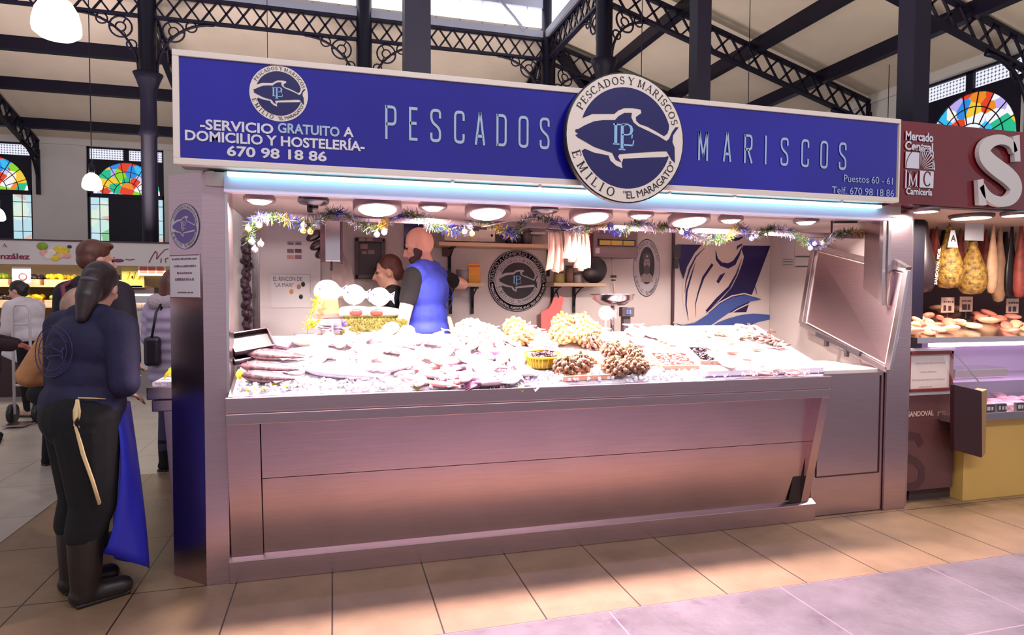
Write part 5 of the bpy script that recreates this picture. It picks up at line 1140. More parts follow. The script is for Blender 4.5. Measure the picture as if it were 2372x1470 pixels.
t = thing('oval_label', 'white oval label card at the right back corner of the slab', 'label'); mb = MB(); mb.prism([(.045*math.cos(k*PI/10), .022*math.sin(k*PI/10)) for k in range(20)], Fr((0, 0, 0), (1, 0, 0), (0, 0, 1)), -.002, .002); mb.build('card', LETW, t); mb = MB(); scribble(mb, Fr((0, -.003, 0), (1, 0, 0), (0, 0, 1)), 0, 0, .008, .05, 0, 5); mb.build('lettering', LILAC, t); p = dsp(1810, 800, .085); t.location = p; t.rotation_euler = (-.7, 0, 0)
# fish-shaped white price tags
def tagfish(label, px, py, r, y, zs, flip=1):
    p = at(px, py, y=y); t = thing('fish_price_tag', label, 'price tag', (p.x, y, zs)); fr = Fr((p.x, y, p.z), (1, 0, 0), (0, 0, 1))
    P = [(r*math.cos(a), r*.92*math.sin(a)) for a in [math.radians(25+310*i/24) for i in range(25)]]+[(flip*r*1.12, -r*.30), (r*1.45, -r*.75), (r*1.38, -r*.1), (r*1.5, r*.55), (r*1.1, r*.28)]
    mb = MB(); mb.prism(P, fr, 0, .006); mb.build('tag', mat('white tag', (.95, .93, .94), .4), t, bevel=.002)
    mb = MB(); mb.ell(fr.p(-r*.55, r*.2, .007), (.006, .002, .006)); mb.flat([fr_ for fr_ in [(r*1.2, -r*.35), (r*1.34, -r*.55), (r*1.3, -r*.1)]], fr, .0075); mb.flat([(r*1.2, r*.3), (r*1.38, r*.4), (r*1.3, r*.0)], fr, .0075); mb.build('drawn_eye_and_tail', LILAC, t)
    mb = MB(); mb.bar((p.x, y, p.z-r*.8), (p.x, y, zs), .008, .005); mb.build('stake', LETW, t)
for lab, px, py, r, y, zs in (('white fish shaped price tag, leftmost, partly behind the orange fillet', 758, 675, .085, .86, 1.36), ('white round fish price tag in the middle above the grass board', 820, 682, .072, .80, 1.38), ('white round fish price tag in front of the woman clerk', 879, 687, .068, .80, 1.38),
                              ('white fish price tag beside the steel scale', 1403, 725, .055, .62, 1.25), ('large white fish price tag in front of the round wall sign', 1195, 757, .07, .66, 1.25), ('small white fish price tag left of the low crate, at the back', 1545, 768, .05, .62, 1.26)): tagfish(lab, px, py, r, y, zs)
# raised grass board with pale fish
ga_, gb_ = at(800, 752, y=.72), at(945, 752, y=.72); zt = at(880, 738, y=.72).z; zb = at(880, 768, y=.70).z
t = thing('grass_board', 'artificial grass board carrying big pale fish pieces', 'board', ((ga_.x+gb_.x)/2, .74, zb)); GRS = mat('artificial grass', (.48, .50, .18), .9, noise=.5, scale=70, bump=.8, bscale=120)
mb = MB(); mb.bx(ga_.x-.03, gb_.x-.01, .69, .90, zb-.02, zt); mb.build('board', mat('board edge', (.45, .42, .2), .9), t); mb = MB(); rg = random.Random(12)
for i in range(1500):
    f_ = rg.random() < .55; x = rg.uniform(ga_.x-.03, gb_.x); p = Vec((x, .69, rg.uniform(zb-.02, zt))) if f_ else Vec((x, rg.uniform(.69, .90), zt)); q = p+(Vec((rg.uniform(-.006, .006), -.012, rg.uniform(-.004, .01))) if f_ else Vec((rg.uniform(-.006, .006), rg.uniform(-.006, .006), .012))); mb.add([p, p+Vec((.004, 0, 0)), q], [(0, 1, 2)])
o = mb.build('grass_blades', GRS, t); o['kind'] = 'stuff'
mb = MB(); mb.bx(ga_.x-.28, gb_.x-.12, .70, .95, .18, zb-.02); tag(mb.build('raised_shelf', STEEL2), 'steel box shelf raising the grass board at the back', 'shelf')
for px, py, L, H, T, th, lab in ((830, 722, .24, .15, .085, 10, 'thick pale fish piece with red belly cut on the grass board, left'), (885, 726, .26, .15, .08, -6, 'thick pale fish piece on the grass board, right')):
    t = thing('fish_piece', lab, 'fish piece'); mb = MB(); loft(mb, L, H, T, [(0, .5, .5), (.06, .8, .8), (.3, 1, 1), (.6, .95, .95), (.85, .75, .7), (1, .35, .35)], 14); mb.build('flesh', PALEF, t); mb = MB(); mb.ell((-L*.12, -H*.44, T*.5), (.045, .012, .024)); mb.build('belly_cut', mat('red cut', (.62, .25, .22), .4), t)
    p = at(px, py, y=.78); t.location = (p.x, .78, zt); t.rotation_euler = (0, 0, math.radians(th))
a = at(725, 738, y=.80); b = at(787, 690, y=.80); t = thing('orange_fillet', 'upright orange pink fish fillet left of the grass board', 'fish fillet', (a.x, .8, a.z)); mb = MB(); mb.prism([(a.x-.0, a.z), (b.x, a.z+.01), (b.x-.01, b.z-.01), (a.x+.05, b.z), (a.x+.015, b.z-.05)], front(.8), -.05, 0); mb.build('flesh', mat('orange flesh', (.93, .62, .42), .35, noise=.25, scale=9), t, bevel=.008)
mb = MB(); mb.prism([(a.x, a.z), (b.x, a.z+.01), (b.x, a.z+.035), (a.x+.004, a.z+.03)], front(.8), -.04, .004); mb.build('skin', mat('salmon pink', (.90, .45, .40), .35), t)
mb = MB(); mb.bx(a.x-.03, b.x+.04, .74, .95, a.z-.06, a.z); tag(mb.build('white_riser', LETW), 'white block under the orange fillet', 'riser')
# razor clam bundle with purple band
t = thing('razor_clam_bundle', 'bundle of razor clams tied with a white band and purple flower', 'razor clams'); mb = MB(); rg = random.Random(2)
for i in range(13): mb.ell((rg.uniform(-.008, .008), -.03+.012*(i % 6), .012+.016*(i//6)), (.072, .007, .007))
mb.build('shells', SILD, t); mb = MB(); mb.bx(.012, .022, -.042, .042, 0, .055); mb.build('band', LETW, t); mb = MB()
for i in range(22): mb.tube([(.075, 0, .035), (.075+rg.uniform(-.02, .03), rg.uniform(-.03, .03), .035+rg.uniform(-.02, .04))], .0022, 4)
mb.build('flower', mat('violet petals', (.48, .36, .80), .5), t); seat(t, dsp(765, 764, .05), -6)
# leaves
def leaf(label, p, th, L, m_, tilt, grp):
    t = thing('garnish_leaf', label, 'leaf', (0, 0, 0), 0, grp); mb = MB(); vs = []
    for i in range(7):
        u_ = i/6; w_ = .32*math.sin(PI*min(.97, u_*.95+.04))*L
        vs += [(u_*L, -w_, .15*L*math.sin(PI*u_)), (u_*L, 0, .15*L*math.sin(PI*u_)-.06*L), (u_*L, w_, .15*L*math.sin(PI*u_))]
    mb.add(vs, [(3*i+k, 3*i+k+1, 3*i+k+4, 3*i+k+3) for i in range(6) for k in (0, 1)], True); mb.build('blade', m_, t)
    mb = MB(); mb.tube([(-.2*L, 0, 0), (0, 0, -.04*L), (.6*L, 0, .09*L)], .0015, 5); mb.build('stem', m_, t); return seat(t, p, th, tilt)
for i, (px, py, th, L, m_, tilt, lab) in enumerate(((556, 880, 100, .06, YLEAF, -50, 'yellow leaf standing up against the left pillar'), (570, 904, 20, .05, YLEAF, 0, 'yellow leaf lying at the far left of the counter lip'), (600, 902, -10, .05, YLEAF, -10, 'yellow leaf second from the left on the lip'), (640, 893, 140, .055, YLEAF, -15, 'yellow leaf below the front speckled fish'), (655, 899, 20, .05, YLEAF, -10, 'yellow green leaf under the tail of the speckled fish'), (700, 815, 80, .04, GREEN, -20, 'bright green leaf behind the speckled fish'), (703, 862, -20, .05, GREEN, -10, 'green leaf between the speckled and silver fish'), (735, 892, 40, .045, GREEN, -10, 'green leaf on shaved ice below the silver fish'), (788, 897, 60, .045, GREEN, -10, 'green leaf by the tail of the long silver fish'), (700, 912, 200, .04, GREEN, 10, 'green leaf hanging over the lip at the left'),
                                                    (968, 905, 250, .05, GREEN, 20, 'green leaf hanging over the lip below the pink mullets'), (1000, 888, 40, .04, GREEN, 0, 'small green leaf among the pink mullets'), (1058, 870, 50, .05, GREEN, -10, 'olive leaf left of the squid'), (1040, 897, 20, .045, SILD, 0, 'dark leaf on ice left of the squid'), (1110, 900, 260, .04, SILD, 20, 'dark leaf hanging over the lip below the squid'), (1165, 900, 250, .045, PALEF, 20, 'pale leaf hanging over the lip at the centre'), (1206, 905, 265, .06, GREEN, 20, 'long green leaf hanging over the lip left of the basket'), (1242, 892, 250, .06, SILD, 15, 'dark drooping leaf below the yellow basket'), (1228, 886, 200, .05, SILD, 0, 'dark leaf at the foot of the yellow basket'))):
    leaf(lab, dsp(px, min(py, 890) if th >= 200 else py, .02), th, L, m_, tilt, None)
# yellow mimosa sprigs
for i, (a, b, lab) in enumerate((((712, 748), (740, 680), 'yellow mimosa sprig standing left of the orange fillet'), ((712, 760), (735, 742), 'yellow mimosa sprig lying by the razor clams'))):
    p0 = at(*a, y=.72); p1 = at(*b, y=.74); t = thing('mimosa_sprig', lab, 'flower sprig', tuple(p0)); mb = MB(); mb.tube([p0+Vec((0, 0, -.05)), p0, p1], .003, 5); mb.build('stem', GREEN, t); mb = MB(); rg = random.Random(i)
    for k in range(60): q = p0.lerp(p1, rg.random()); mb.ell(q+Vec((rg.gauss(0, .012), rg.gauss(0, .01), rg.gauss(0, .01))), rg.uniform(.003, .007), None, 6, 5)
    mb.build('blossoms', YLEAF, t)
# leaves on the side counter
for i, (x, y, th, lab) in enumerate(((-.93, .5, 30, 'yellow green leaf on the side counter, nearest'), (-.92, .62, 80, 'green leaf on the side counter, middle'), (-.9, .8, 50, 'green leaf on the side counter, farthest'))):
    t = leaf(lab, Vec((x, y, 1.03)), th, .09, YLEAF if i == 0 else GREEN, -25, None); t.rotation_euler = (.2, -.5, math.radians(th))

# ------------------------------------------------------------------ tinsel garland and baubles
G1 = [(575, 560), (585, 515), (600, 500), (625, 505), (650, 500), (672, 512), (690, 512), (720, 522), (745, 505), (770, 490), (800, 497), (835, 520), (872, 532), (900, 508), (940, 496), (975, 502), (1000, 522), (1035, 528), (1070, 535), (1100, 510), (1140, 517), (1170, 537), (1192, 545), (1208, 515), (1240, 500), (1280, 512), (1320, 526), (1345, 537), (1375, 520), (1405, 522), (1440, 537), (1480, 516), (1520, 527), (1555, 522), (1595, 540), (1640, 556), (1680, 553), (1712, 524), (1745, 547), (1790, 530), (1830, 537), (1870, 560), (1895, 568), (1930, 547), (1970, 537), (2010, 540)]
gp = [at(x, y, y=.345) for x, y in G1]
t = thing('tinsel_garland', 'long tinsel garland in green blue silver and gold wound on the hanging rail', 'garland', tuple(gp[20]))
mb = MB(); mb.tube(gp, .004, 5); mb.build('cord', GREEN, t)
TM = [mat('green tinsel', (.20, .28, .16), .35, .3), mat('blue tinsel', (.17, .18, .55), .3, .4), mat('silver tinsel', (.72, .70, .80), .25, .7), mat('gold tinsel', (.72, .58, .22), .3, .6)]
TB = [MB() for _ in range(4)]; rg = random.Random(21)
for i in range(len(gp)-1):
    a, b = gp[i], gp[i+1]; L = (b-a).length; dom = [0, 1, 2, 0, 3, 1, 0, 2][i % 8]
    for k in range(int(L*1900)):
        p = a.lerp(b, rg.random()); c = dom if rg.random() < .6 else rg.choice((0, 0, 1, 2, 3)); v = Vec((rg.gauss(0, 1), rg.gauss(0, 1), rg.gauss(0, 1))).normalized(); l = rg.uniform(.025, .055); s = v.cross(Vec((rg.random(), rg.random(), rg.random()))).normalized()*.0022
        TB[c].add([p-s, p+s, p+v*l+s*.4, p+v*l-s*.4], [(0, 1, 2, 3)])
for k, nme in enumerate(('green_tinsel', 'blue_tinsel', 'silver_tinsel', 'gold_tinsel')): TB[k].build(nme, TM[k], t)
SB, GB = mat('silver bauble', (.82, .80, .86), .15, .8), mat('gold bauble', (.88, .76, .45), .15, .7)
for i, (px, py, g, lab) in enumerate(((704, 521, 0, 'silver bauble highest in the leftmost bauble cluster'), (703, 534, 1, 'gold bauble lower left in the leftmost bauble cluster'), (719, 536, 1, 'gold bauble lower right in the leftmost bauble cluster'), (873, 543, 0, 'silver bauble hanging above the framed board, left of two'), (890, 538, 0, 'silver bauble hanging above the framed board, right of two'), (1076, 536, 0, 'silver bauble over the long shelf, left of three'), (1089, 525, 0, 'silver bauble over the long shelf, topmost of three'), (1093, 541, 1, 'gold bauble over the long shelf, lowest of three'), (1578, 537, 0, 'silver bauble left of the artwork door, left of two'), (1590, 529, 0, 'silver bauble left of the artwork door, right of two'),
                                      (1741, 552, 0, 'silver bauble before the fish artwork, lowest of three'), (1751, 546, 0, 'silver bauble before the fish artwork, right of three'), (1744, 537, 0, 'silver bauble before the fish artwork, top of three'), (1877, 575, 0, 'silver bauble over the wall papers, lowest of three'), (1887, 564, 0, 'silver bauble over the wall papers, middle of three'), (1905, 563, 0, 'silver bauble over the wall papers, right of three'), (575, 530, 1, 'gold bauble at the far left edge by the pillar'), (600, 522, 1, 'gold bauble second at the far left of the garland'), (583, 560, 0, 'silver bauble lowest at the far left by the pillar'), (604, 565, 0, 'silver bauble at the far left over the white board'), (590, 578, 0, 'white silver bauble lowest under the far left tinsel'))):
    p = at(px, py, y=.325); q = thing('bauble', lab, 'bauble', tuple(p+Vec((0, 0, -.017))), 0, 'baubles on the tinsel garland'); mb = MB(); mb.ell(p, .0185, None, 16, 10); mb.build('ball', GB if g else SB, q); mb = MB(); mb.lathe([(.006, .016), (.006, .024), (0, .024)], p, 10); mb.tube([p+Vec((0, 0, .022)), p+Vec((0, .008, .03)), p+Vec((0, .022, .035))], .0012, 4); mb.build('cap', GB, q)
# white ribbon between rods
mb = MB(); mb.tube([at(1120, 525, y=.335), at(1180, 512, y=.335), at(1240, 505, y=.335)], .003, 5); mb.tube([at(1310, 534, y=.335), at(1350, 522, y=.335), at(1400, 518, y=.335)], .003, 5); tag(mb.build('white_string', LETW), 'thin white string tied along the hanging rail', 'string')
# ------------------------------------------------------------------ neighbouring butcher stall at the right
sgn = thing('butcher_sign', 'dark red butcher stall sign with white market emblem and large white S', 'sign', (4.9, 0, 2.13)); f1 = front(-.10)
mb = MB(); mb.bx(3.617, 7.4, -.095, .1, 2.13, 2.675); mb.build('sign_box', RED, sgn)
def onf(px, py, y=-.10): p = at(px, py, y=y); return p.x, p.z
mb = MB()
for s, a, b, h in (('Mercado', (2096, 324), (2161, 328), .055), ('Central', (2095, 347), (2161, 350), .053), ('Carnicería', (2098, 449), (2158, 453), .042)):
    p = onf(*a); q = onf(*b); text(mb, s, f1, p[0], (p[1]+q[1])/2, h, w=q[0]-p[0], font='bold', d=.003)
def rect(a, b, d=.003): p = onf(*a); q = onf(*b); mb.flat([(p[0], q[1]), (q[0], q[1]), (q[0], p[1]), (p[0], p[1])], f1, d)
rect((2097, 351), (2128, 391)); rect((2130, 395), (2161, 436))
p = onf(2131, 392); 
for k in range(10):
    a = math.radians(4+9.5*k); r0, r1 = .07, .118; mb.flat([(p[0]+r0*.3*math.cos(a), p[1]+r0*.3*math.sin(a)), (p[0]+r1*math.cos(a-.03), p[1]+r1*1.25*math.sin(a-.03)), (p[0]+r1*math.cos(a+.03), p[1]+r1*1.25*math.sin(a+.03))], f1, .003)
for k in range(12):
    a0, a1 = math.radians(90/12*k), math.radians(90/12*(k+1)); mb.flat([(p[0]+.118*math.cos(a0), p[1]+.148*math.sin(a0)), (p[0]+.124*math.cos(a0), p[1]+.155*math.sin(a0)), (p[0]+.124*math.cos(a1), p[1]+.155*math.sin(a1)), (p[0]+.118*math.cos(a1), p[1]+.148*math.sin(a1))], f1, .003)
p = onf(2102, 432); text(mb, 'M', f1, p[0], p[1], .10, font='serif', d=.003, sx=.8)
for a, b in (((2097, 393), (2128, 395)), ((2097, 434), (2128, 436)), ((2097, 393), (2099, 436)), ((2160, 351), (2161, 391)), ((2130, 351), (2161, 352))): rect(a, b)
mb.build('market_emblem', LETW, sgn)
mb = MB(); p = onf(2137, 431); text(mb, 'C', f1, p[0], p[1], .10, font='serif', d=.005, sx=.75); 
p0 = onf(2097, 391); 
for k in range(8): a0, a1 = math.radians(90+90/8*k), math.radians(90+90/8*(k+1)); c_ = onf(2127, 391); mb.flat([(c_[0]+.105*math.cos(a0), c_[1]+.13*math.sin(a0)), (c_[0]+.111*math.cos(a0), c_[1]+.136*math.sin(a0)), (c_[0]+.111*math.cos(a1), c_[1]+.136*math.sin(a1)), (c_[0]+.105*math.cos(a1), c_[1]+.13*math.sin(a1))], f1, .005)
mb.build('emblem_cutout', mat('emblem dark', (.35, .06, .09), .4), sgn)
# big slab-serif S standing off the sign
Sp = [(2352, 352), (2345, 332), (2325, 322), (2303, 324), (2285, 336), (2280, 354), (2290, 372), (2312, 390), (2335, 406), (2352, 424), (2355, 442), (2345, 460), (2325, 468), (2302, 464), (2285, 450), (2275, 430)]
Sw = [16, 20, 22, 26, 32, 38, 42, 44, 44, 42, 36, 30, 24, 24, 22, 18]; f2 = front(-.135); Sx = [(a, b, c) for (a, b), c in zip(Sp, Sw)]
for _ in range(2): Sx = [Sx[0]]+[tuple(a[i]*(1-t)+b[i]*t for i in range(3)) for a, b in zip(Sx[:-1], Sx[1:]) for t in (.25, .75)]+[Sx[-1]]
Sw = [q[2] for q in Sx]; pm = [onf(q[0], q[1], -.135) for q in Sx]; k = 3.62e-3
mb = MB(); qs = ribbon(pm, [w_*k*.8 for w_ in Sw])
mb.prism([q[0] for q in qs]+[qs[-1][3], qs[-1][2]]+[q[1] for q in qs[::-1]], f2, -.03, 0)
for pts in ([(2265, 416), (2278, 414), (2281, 440), (2286, 475), (2268, 474)], [(2347, 315), (2362, 312), (2364, 374), (2351, 374), (2349, 345)]):
    mb.prism([onf(x, y, -.135) for x, y in pts], f2, -.03, 0)
mb.build('large_letter', mat('white letter', (.80, .78, .76), .45), sgn)
# stall body
mb = MB(); mb.bx(4.0, 7.6, 1.5, 1.56, 0, 2.13); structure(mb.build('wall_butcher', mat('dark stall wall', (.40, .22, .22), .6)))
mb = MB(); mb.bx(3.93, 7.4, -.05, 1.5, 2.115, 2.128); structure(mb.build('ceiling_butcher', mat('beige soffit', (.75, .66, .62), .6)))
mb = MB(); mb.bx(3.925, 3.99, .12, 1.5, 0, 2.11); structure(mb.build('wall_butcher_left', STEEL))
YL = mat('yellow lamp lens', (1, .93, .8), .4, emit=8., ecol=(1, .9, .78))
for px, py, w, on, lab in ((2145, 487, .075, 1, 'small lit round lamp at the left of the butcher stall'), (2250, 502, .13, 1, 'large lit round lamp in the middle of the butcher stall'), (2355, 496, .09, 1, 'lit round lamp at the right edge of the butcher stall')):
    p = at(px, py, z=2.1); t = thing('ceiling_lamp', lab, 'lamp', tuple(p), 0, 'butcher stall lamps'); mb = MB(); mb.lathe([(w*1.1, .015), (w*1.1, .0), (w, -.012)], p, 24); mb.build('bezel', BEZ, t); mb = MB(); mb.lathe([(0, -.014), (w*.95, -.012)], p, 24); mb.build('lens', YL, t)
    area('lamp_light', p+Vec((0, 0, -.025)), w*1.5, 17, (1, .84, .72), (0, 0, 0), 'DISK', parent=t)
HAMB = mat('black ham bag', (.14, .09, .11), .35); HERB = mat('herb crust', (.56, .42, .17), .6, noise=.85, scale=30, bump=.4, bscale=80); MEAT = mat('cured meat', (.62, .28, .24), .5, noise=.3, scale=20); FAT = mat('ham fat', (.88, .70, .55), .5, noise=.15, scale=15)
def ham(px, py0, py1, r, y, m_, lab, hk=None, flat_=1., txt=None):
    a = at(px, py0, y=y); b = at(px, py1, y=y); L = a.z-b.z; t = thing('hanging_ham', lab, 'ham', tuple(b)); cx = a.x
    mb = MB(); mb.lathe([(.002, 0), (r*.62, L*.02), (r*.98, L*.12), (r*1.04, L*.24), (r*.98, L*.40), (r*.66, L*.60), (r*.36, L*.78), (r*.24, L*.96), (.002, L)], (cx, y, b.z), 22, None, (1, flat_)); mb.build('ham_body', m_, t)
    mb = MB(); mb.tube([(cx, y, a.z-.01), (cx, y, 2.11)], .004, 6); mb.build('cord', DGREY, t)
    if txt: 
        fr = Fr((cx, y-r*flat_-.004, b.z), (.10, 0, 1), (-1, 0, .10)); mb = MB(); text(mb, txt, fr, L*.12, -.055, .026, w=L*.5, d=.0, font='bold'); mb.build('lettering', PALE, t)
    return t
ham(2143, 508, 678, .105, .55, HAMB, 'ham in a black cloth bag hanging leftmost in the butcher stall', txt='SANDOVAL FIDEL', flat_=.6)
ham(2200, 520, 668, .10, .6, HERB, 'herb crusted ham hanging left of the white tag')
ham(2255, 545, 682, .105, .6, HERB, 'herb crusted ham hanging below the white tag')
ham(2302, 505, 680, .05, .62, FAT, 'long pale ham hanging right of the herb crusted pair', flat_=.7)
ham(2318, 520, 700, .055, .75, FAT, 'pale ham shank hanging behind the long pale ham')
ham(2345, 518, 690, .06, .65, HAMB, 'narrow ham in a black bag near the right edge', txt='SANDOVAL FIDEL', flat_=.5)
ham(2366, 515, 690, .05, .6, MEAT, 'dark red cured leg at the right edge of the photo')
ham(2170, 525, 640, .045, .8, MEAT, 'small dark sausage piece behind the black ham bag')
ham(2285, 530, 670, .045, .85, MEAT, 'dark cured piece behind the herb crusted hams')
for i, (px, y1, y, m_, w_) in enumerate(((2128, 650, .95, FAT, 'pale'), (2160, 660, 1.0, MEAT, 'reddish'), (2186, 655, 1.05, HAMB, 'black bagged'), (2240, 660, 1.0, FAT, 'pale'), (2275, 655, 1.05, MEAT, 'reddish'), (2330, 665, 1.0, HAMB, 'black bagged'), (2358, 660, 1.05, FAT, 'pale'))):
    ham(px, 525, y1, .06, y, m_, '%s ham in the back row of the butcher stall, %s from the left' % (w_, ('first', 'second', 'third', 'fourth', 'fifth', 'sixth', 'seventh')[i]))
ham(2225, 530, 650, .045, .85, MEAT, 'reddish cured piece between the herb crusted hams')
p = at(2257, 533, y=.55); t = thing('hanging_tag', 'blank white tag hanging in front of the hams', 'tag', tuple(p)); mb = MB(); mb.bx(p.x-.10, p.x+.10, .548, .552, p.z-.085, p.z+.085); mb.build('card', LETW, t); mb = MB(); mb.tube([(p.x, .55, p.z+.085), (p.x, .55, 2.11)], .002, 4); mb.build('string', LETW, t)
p = at(2206, 556, y=.535); t = thing('hanging_tag', 'small white triangular label on the left herb crusted ham', 'tag', tuple(p)); mb = MB(); mb.prism([(p.x-.05, p.z-.06), (p.x+.06, p.z-.06), (p.x+.02, p.z+.08), (p.x-.02, p.z+.08)], front(.535), 0, .003); mb.build('card', LETW, t); mb = MB(); text(mb, 'A', front(.531), p.x-.02, p.z-.01, .05, d=.001, font='bold'); mb.build('letter', DGREY, t)
# display counter: meat shelf, light tube, glass case, yellow-lit base
bc = thing('butcher_counter', 'butcher display counter with lit glass case and yellow-lit steel base', 'counter', (5.3, .5, 0))
LITBASE = mat('yellow-lit counter steel', (.80, .66, .36), .35, noise=.05, scale=2)  # yellow light on the steel base is put into this colour
mb = MB(); mb.bx(4.49, 7.4, .10, 1.1, 0.0, .60); mb.build('base', LITBASE, bc); mb = MB(); mb.bx(4.3, 7.4, .04, 1.1, .60, .66); mb.build('front_ledge', STEEL2, bc, bevel=.004)
mb = MB(); mb.bx(4.05, 7.4, .75, 1.1, .66, 1.17); mb.build('case_back', mat('case lining', (.62, .55, .66), .4), bc); mb = MB(); mb.bx(4.05, 7.4, .12, 1.1, 1.175, 1.215); mb.build('upper_shelf', STEEL2, bc); mb = MB(); mb.add([(4.05, .15, 1.215), (7.4, .15, 1.215), (7.4, 1.08, 1.401), (4.05, 1.08, 1.401), (4.05, 1.08, 1.215), (7.4, 1.08, 1.215)], [(0, 1, 2, 3), (3, 2, 5, 4), (0, 3, 4), (1, 5, 2)]); mb.build('sloped_tray', STEEL2, bc)
mb = MB(); mb.bx(4.2, 7.4, .135, .165, 1.145, 1.172); mb.build('light_tube', mat('violet tube', (1, .9, 1), .4, emit=6., ecol=(1, .82, 1)), bc); area('tube_light', (5.2, .2, 1.13), 2.2, 10, (.95, .70, 1), (0, 0, 0), sy=.06, parent=bc)
mb = MB(); mb.bx(4.05, 7.4, .35, .75, .84, .855); mb.build('inner_shelf', mat('clear shelf', (.8, .72, .85), .15, alpha=.45), bc)
mb = MB(); mb.add([(4.44, .05, .66), (6.4, .05, .66), (6.4, .16, 1.14), (4.3, .16, 1.14)], [(0, 1, 2, 3)]); mb.build('front_glass', mat('case glass', (.9, .9, .95), .03, alpha=.10), bc)
mb = MB(); mb.bar(at(2212, 818, y=.1), at(2268, 885, y=.02), .008, .008); mb.build('glass_edge', STEEL2, bc)
rg = random.Random(31); mt = [tag(bpy.data.objects.new('meat_piece', None), 'raw meat piece heaped on the upper shelf of the butcher counter', 'meat', 'meat on the upper butcher shelf') for _ in range(2)]
for k, o in enumerate(mt): COL.objects.link(o); mb = MB(); mb.ell((0, 0, .02), (.07, .04, .022), rotm(0, .1, 0)); mb.build('flesh', (mat('raw meat', (.85, .50, .42), .35, noise=.3, scale=14), FAT)[k], o)
for i in range(48):
    o = mt[i] if i < 2 else dup(mt[i % 2]); y = rg.uniform(.2, 1.0); o.location = (rg.uniform(4.1, 5.75), y, 1.215+.20*(y-.15)+.02*rg.random()); o.rotation_euler = (.25, rg.uniform(-.3, .3), rg.uniform(0, 6)); o.scale = (rg.uniform(.8, 1.2),)*3
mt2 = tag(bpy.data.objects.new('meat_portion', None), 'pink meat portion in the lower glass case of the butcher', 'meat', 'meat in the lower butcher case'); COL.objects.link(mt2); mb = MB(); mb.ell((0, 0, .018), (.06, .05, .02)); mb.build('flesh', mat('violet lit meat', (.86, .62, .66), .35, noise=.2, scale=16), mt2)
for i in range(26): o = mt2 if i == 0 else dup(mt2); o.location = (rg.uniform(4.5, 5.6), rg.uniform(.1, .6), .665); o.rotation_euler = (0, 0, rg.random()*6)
for i, (px, py, lab) in enumerate(((2116, 696, 'price card at the far left of the upper meat shelf'), (2195, 706, 'price card tilted on the upper meat shelf, second'), (2238, 704, 'price card on the upper meat shelf, third'), (2345, 708, 'price card on the upper meat shelf, rightmost'))):
    p = at(px, py, y=.75); t = thing('price_card', lab, 'price card', (p.x, .75, 1.335), 0, 'butcher price cards'); mb = MB(); mb.bx(p.x-.07, p.x+.07, .747, .753, p.z-.065, p.z+.065); mb.build('card', mat('beige card', (.80, .66, .58), .6), t); mb = MB(); scribble(mb, front(.745), p.x, p.z-.05, .05, .10, .0, i); scribble(mb, front(.745), p.x, p.z+.02, .018, .10, .0, i+9); mb.build('lettering', mat('card print', (.30, .18, .20), .6), t)
    mb = MB(); mb.bar((p.x, .75, p.z-.065), (p.x, .75, 1.335), .008, .004); mb.build('stake', DGREY, t)
for i, (px, lab) in enumerate(((2295, 'dark price block on the lower butcher ledge, left'), (2322, 'dark price block on the lower butcher ledge, middle'), (2366, 'dark price block on the lower butcher ledge, right'))):
    p = at(px, 945, y=.05); t = thing('price_block', lab, 'price tag', (p.x, .05, .66), 0, 'butcher ledge price blocks'); mb = MB(); mb.bx(p.x-.045, p.x+.045, .05, .075, .66, .72); mb.build('block', DGREY, t, bevel=.003); mb = MB(); scribble(mb, front(.049), p.x, .675, .03, .07, 0, i); mb.build('digits', PALE, t)
t = thing('steel_tray', 'steel tray standing inside the lit glass case', 'tray', (5.0, .5, .86)); mb = MB(); mb.bx(4.75, 5.3, .40, .6, .86, .93); mb.build('tray_body', STEEL, t, bevel=.006); mb = MB(); mb.bx(4.74, 5.31, .39, .61, .925, .935); mb.build('rim', STEEL2, t)
# brown panel with lettering, framed notice, brown box
t = thing('stall_front_board', 'brown stall front panel with white name lettering and faded S', 'panel', (4.22, .16, .09)); f3 = front(.15); BRN = mat('brown panel', (.36, .22, .22), .4)
c_ = [at(2100, 918, y=.15), at(2207, 915, y=.15), at(2210, 1130, y=.15), at(2100, 1136, y=.15)]; bx0, bx1 = c_[0].x, c_[1].x+.03
mb = MB(); mb.bx(bx0, bx1, .155, .2, .09, c_[0].z); mb.build('board', BRN, t, bevel=.003); mb = MB(); mb.bx(bx0, bx1, .15, .2, c_[0].z+.004, c_[0].z+.03); mb.build('top_trim', PALE, t)
mb = MB(); p = at(2103, 965, y=.15); q = at(2163, 965, y=.15); text(mb, 'SANDOVAL', f3, p.x, p.z, .035, w=q.x-p.x, font='bold', d=-.003); p = at(2166, 964, y=.15); q = at(2194, 964, y=.15); text(mb, 'FIDEL', f3, p.x, p.z, .033, w=q.x-p.x, font='serif', d=-.003); mb.build('lettering', mat('tan lettering', (.78, .65, .60), .5), t)
mb = MB(); p = at(2165, 973, y=.15); scribble(mb, f3, p.x+.06, p.z, .008, .10, -.003, 3); p = at(2190, 995, y=.15); scribble(mb, f3, p.x, p.z, .014, .12, -.003, 5); mb.build('small_print', mat('faint print', (.30, .17, .18), .5), t)
Sq = [at(x, y, y=.15) for x, y in ((2135, 1030), (2126, 1012), (2110, 1008), (2101, 1012))]; Sq2 = [at(x, y, y=.15) for x, y in ((2101, 1058), (2122, 1068), (2136, 1085), (2136, 1108), (2124, 1124), (2104, 1128))]
mb = MB()
for P in (Sq, Sq2):
    for r_ in ribbon([(v.x, v.z) for v in P], .055): mb.flat(r_, f3, -.003)
mb.build('faded_letter', mat('dark faded letter', (.27, .15, .17), .45), t)
t = thing('framed_notice', 'brown framed white notice above the brown butcher panel', 'notice', (4.2, .15, .83)); a = at(2101, 908, y=.15); b = at(2207, 812, y=.15); mb = MB()
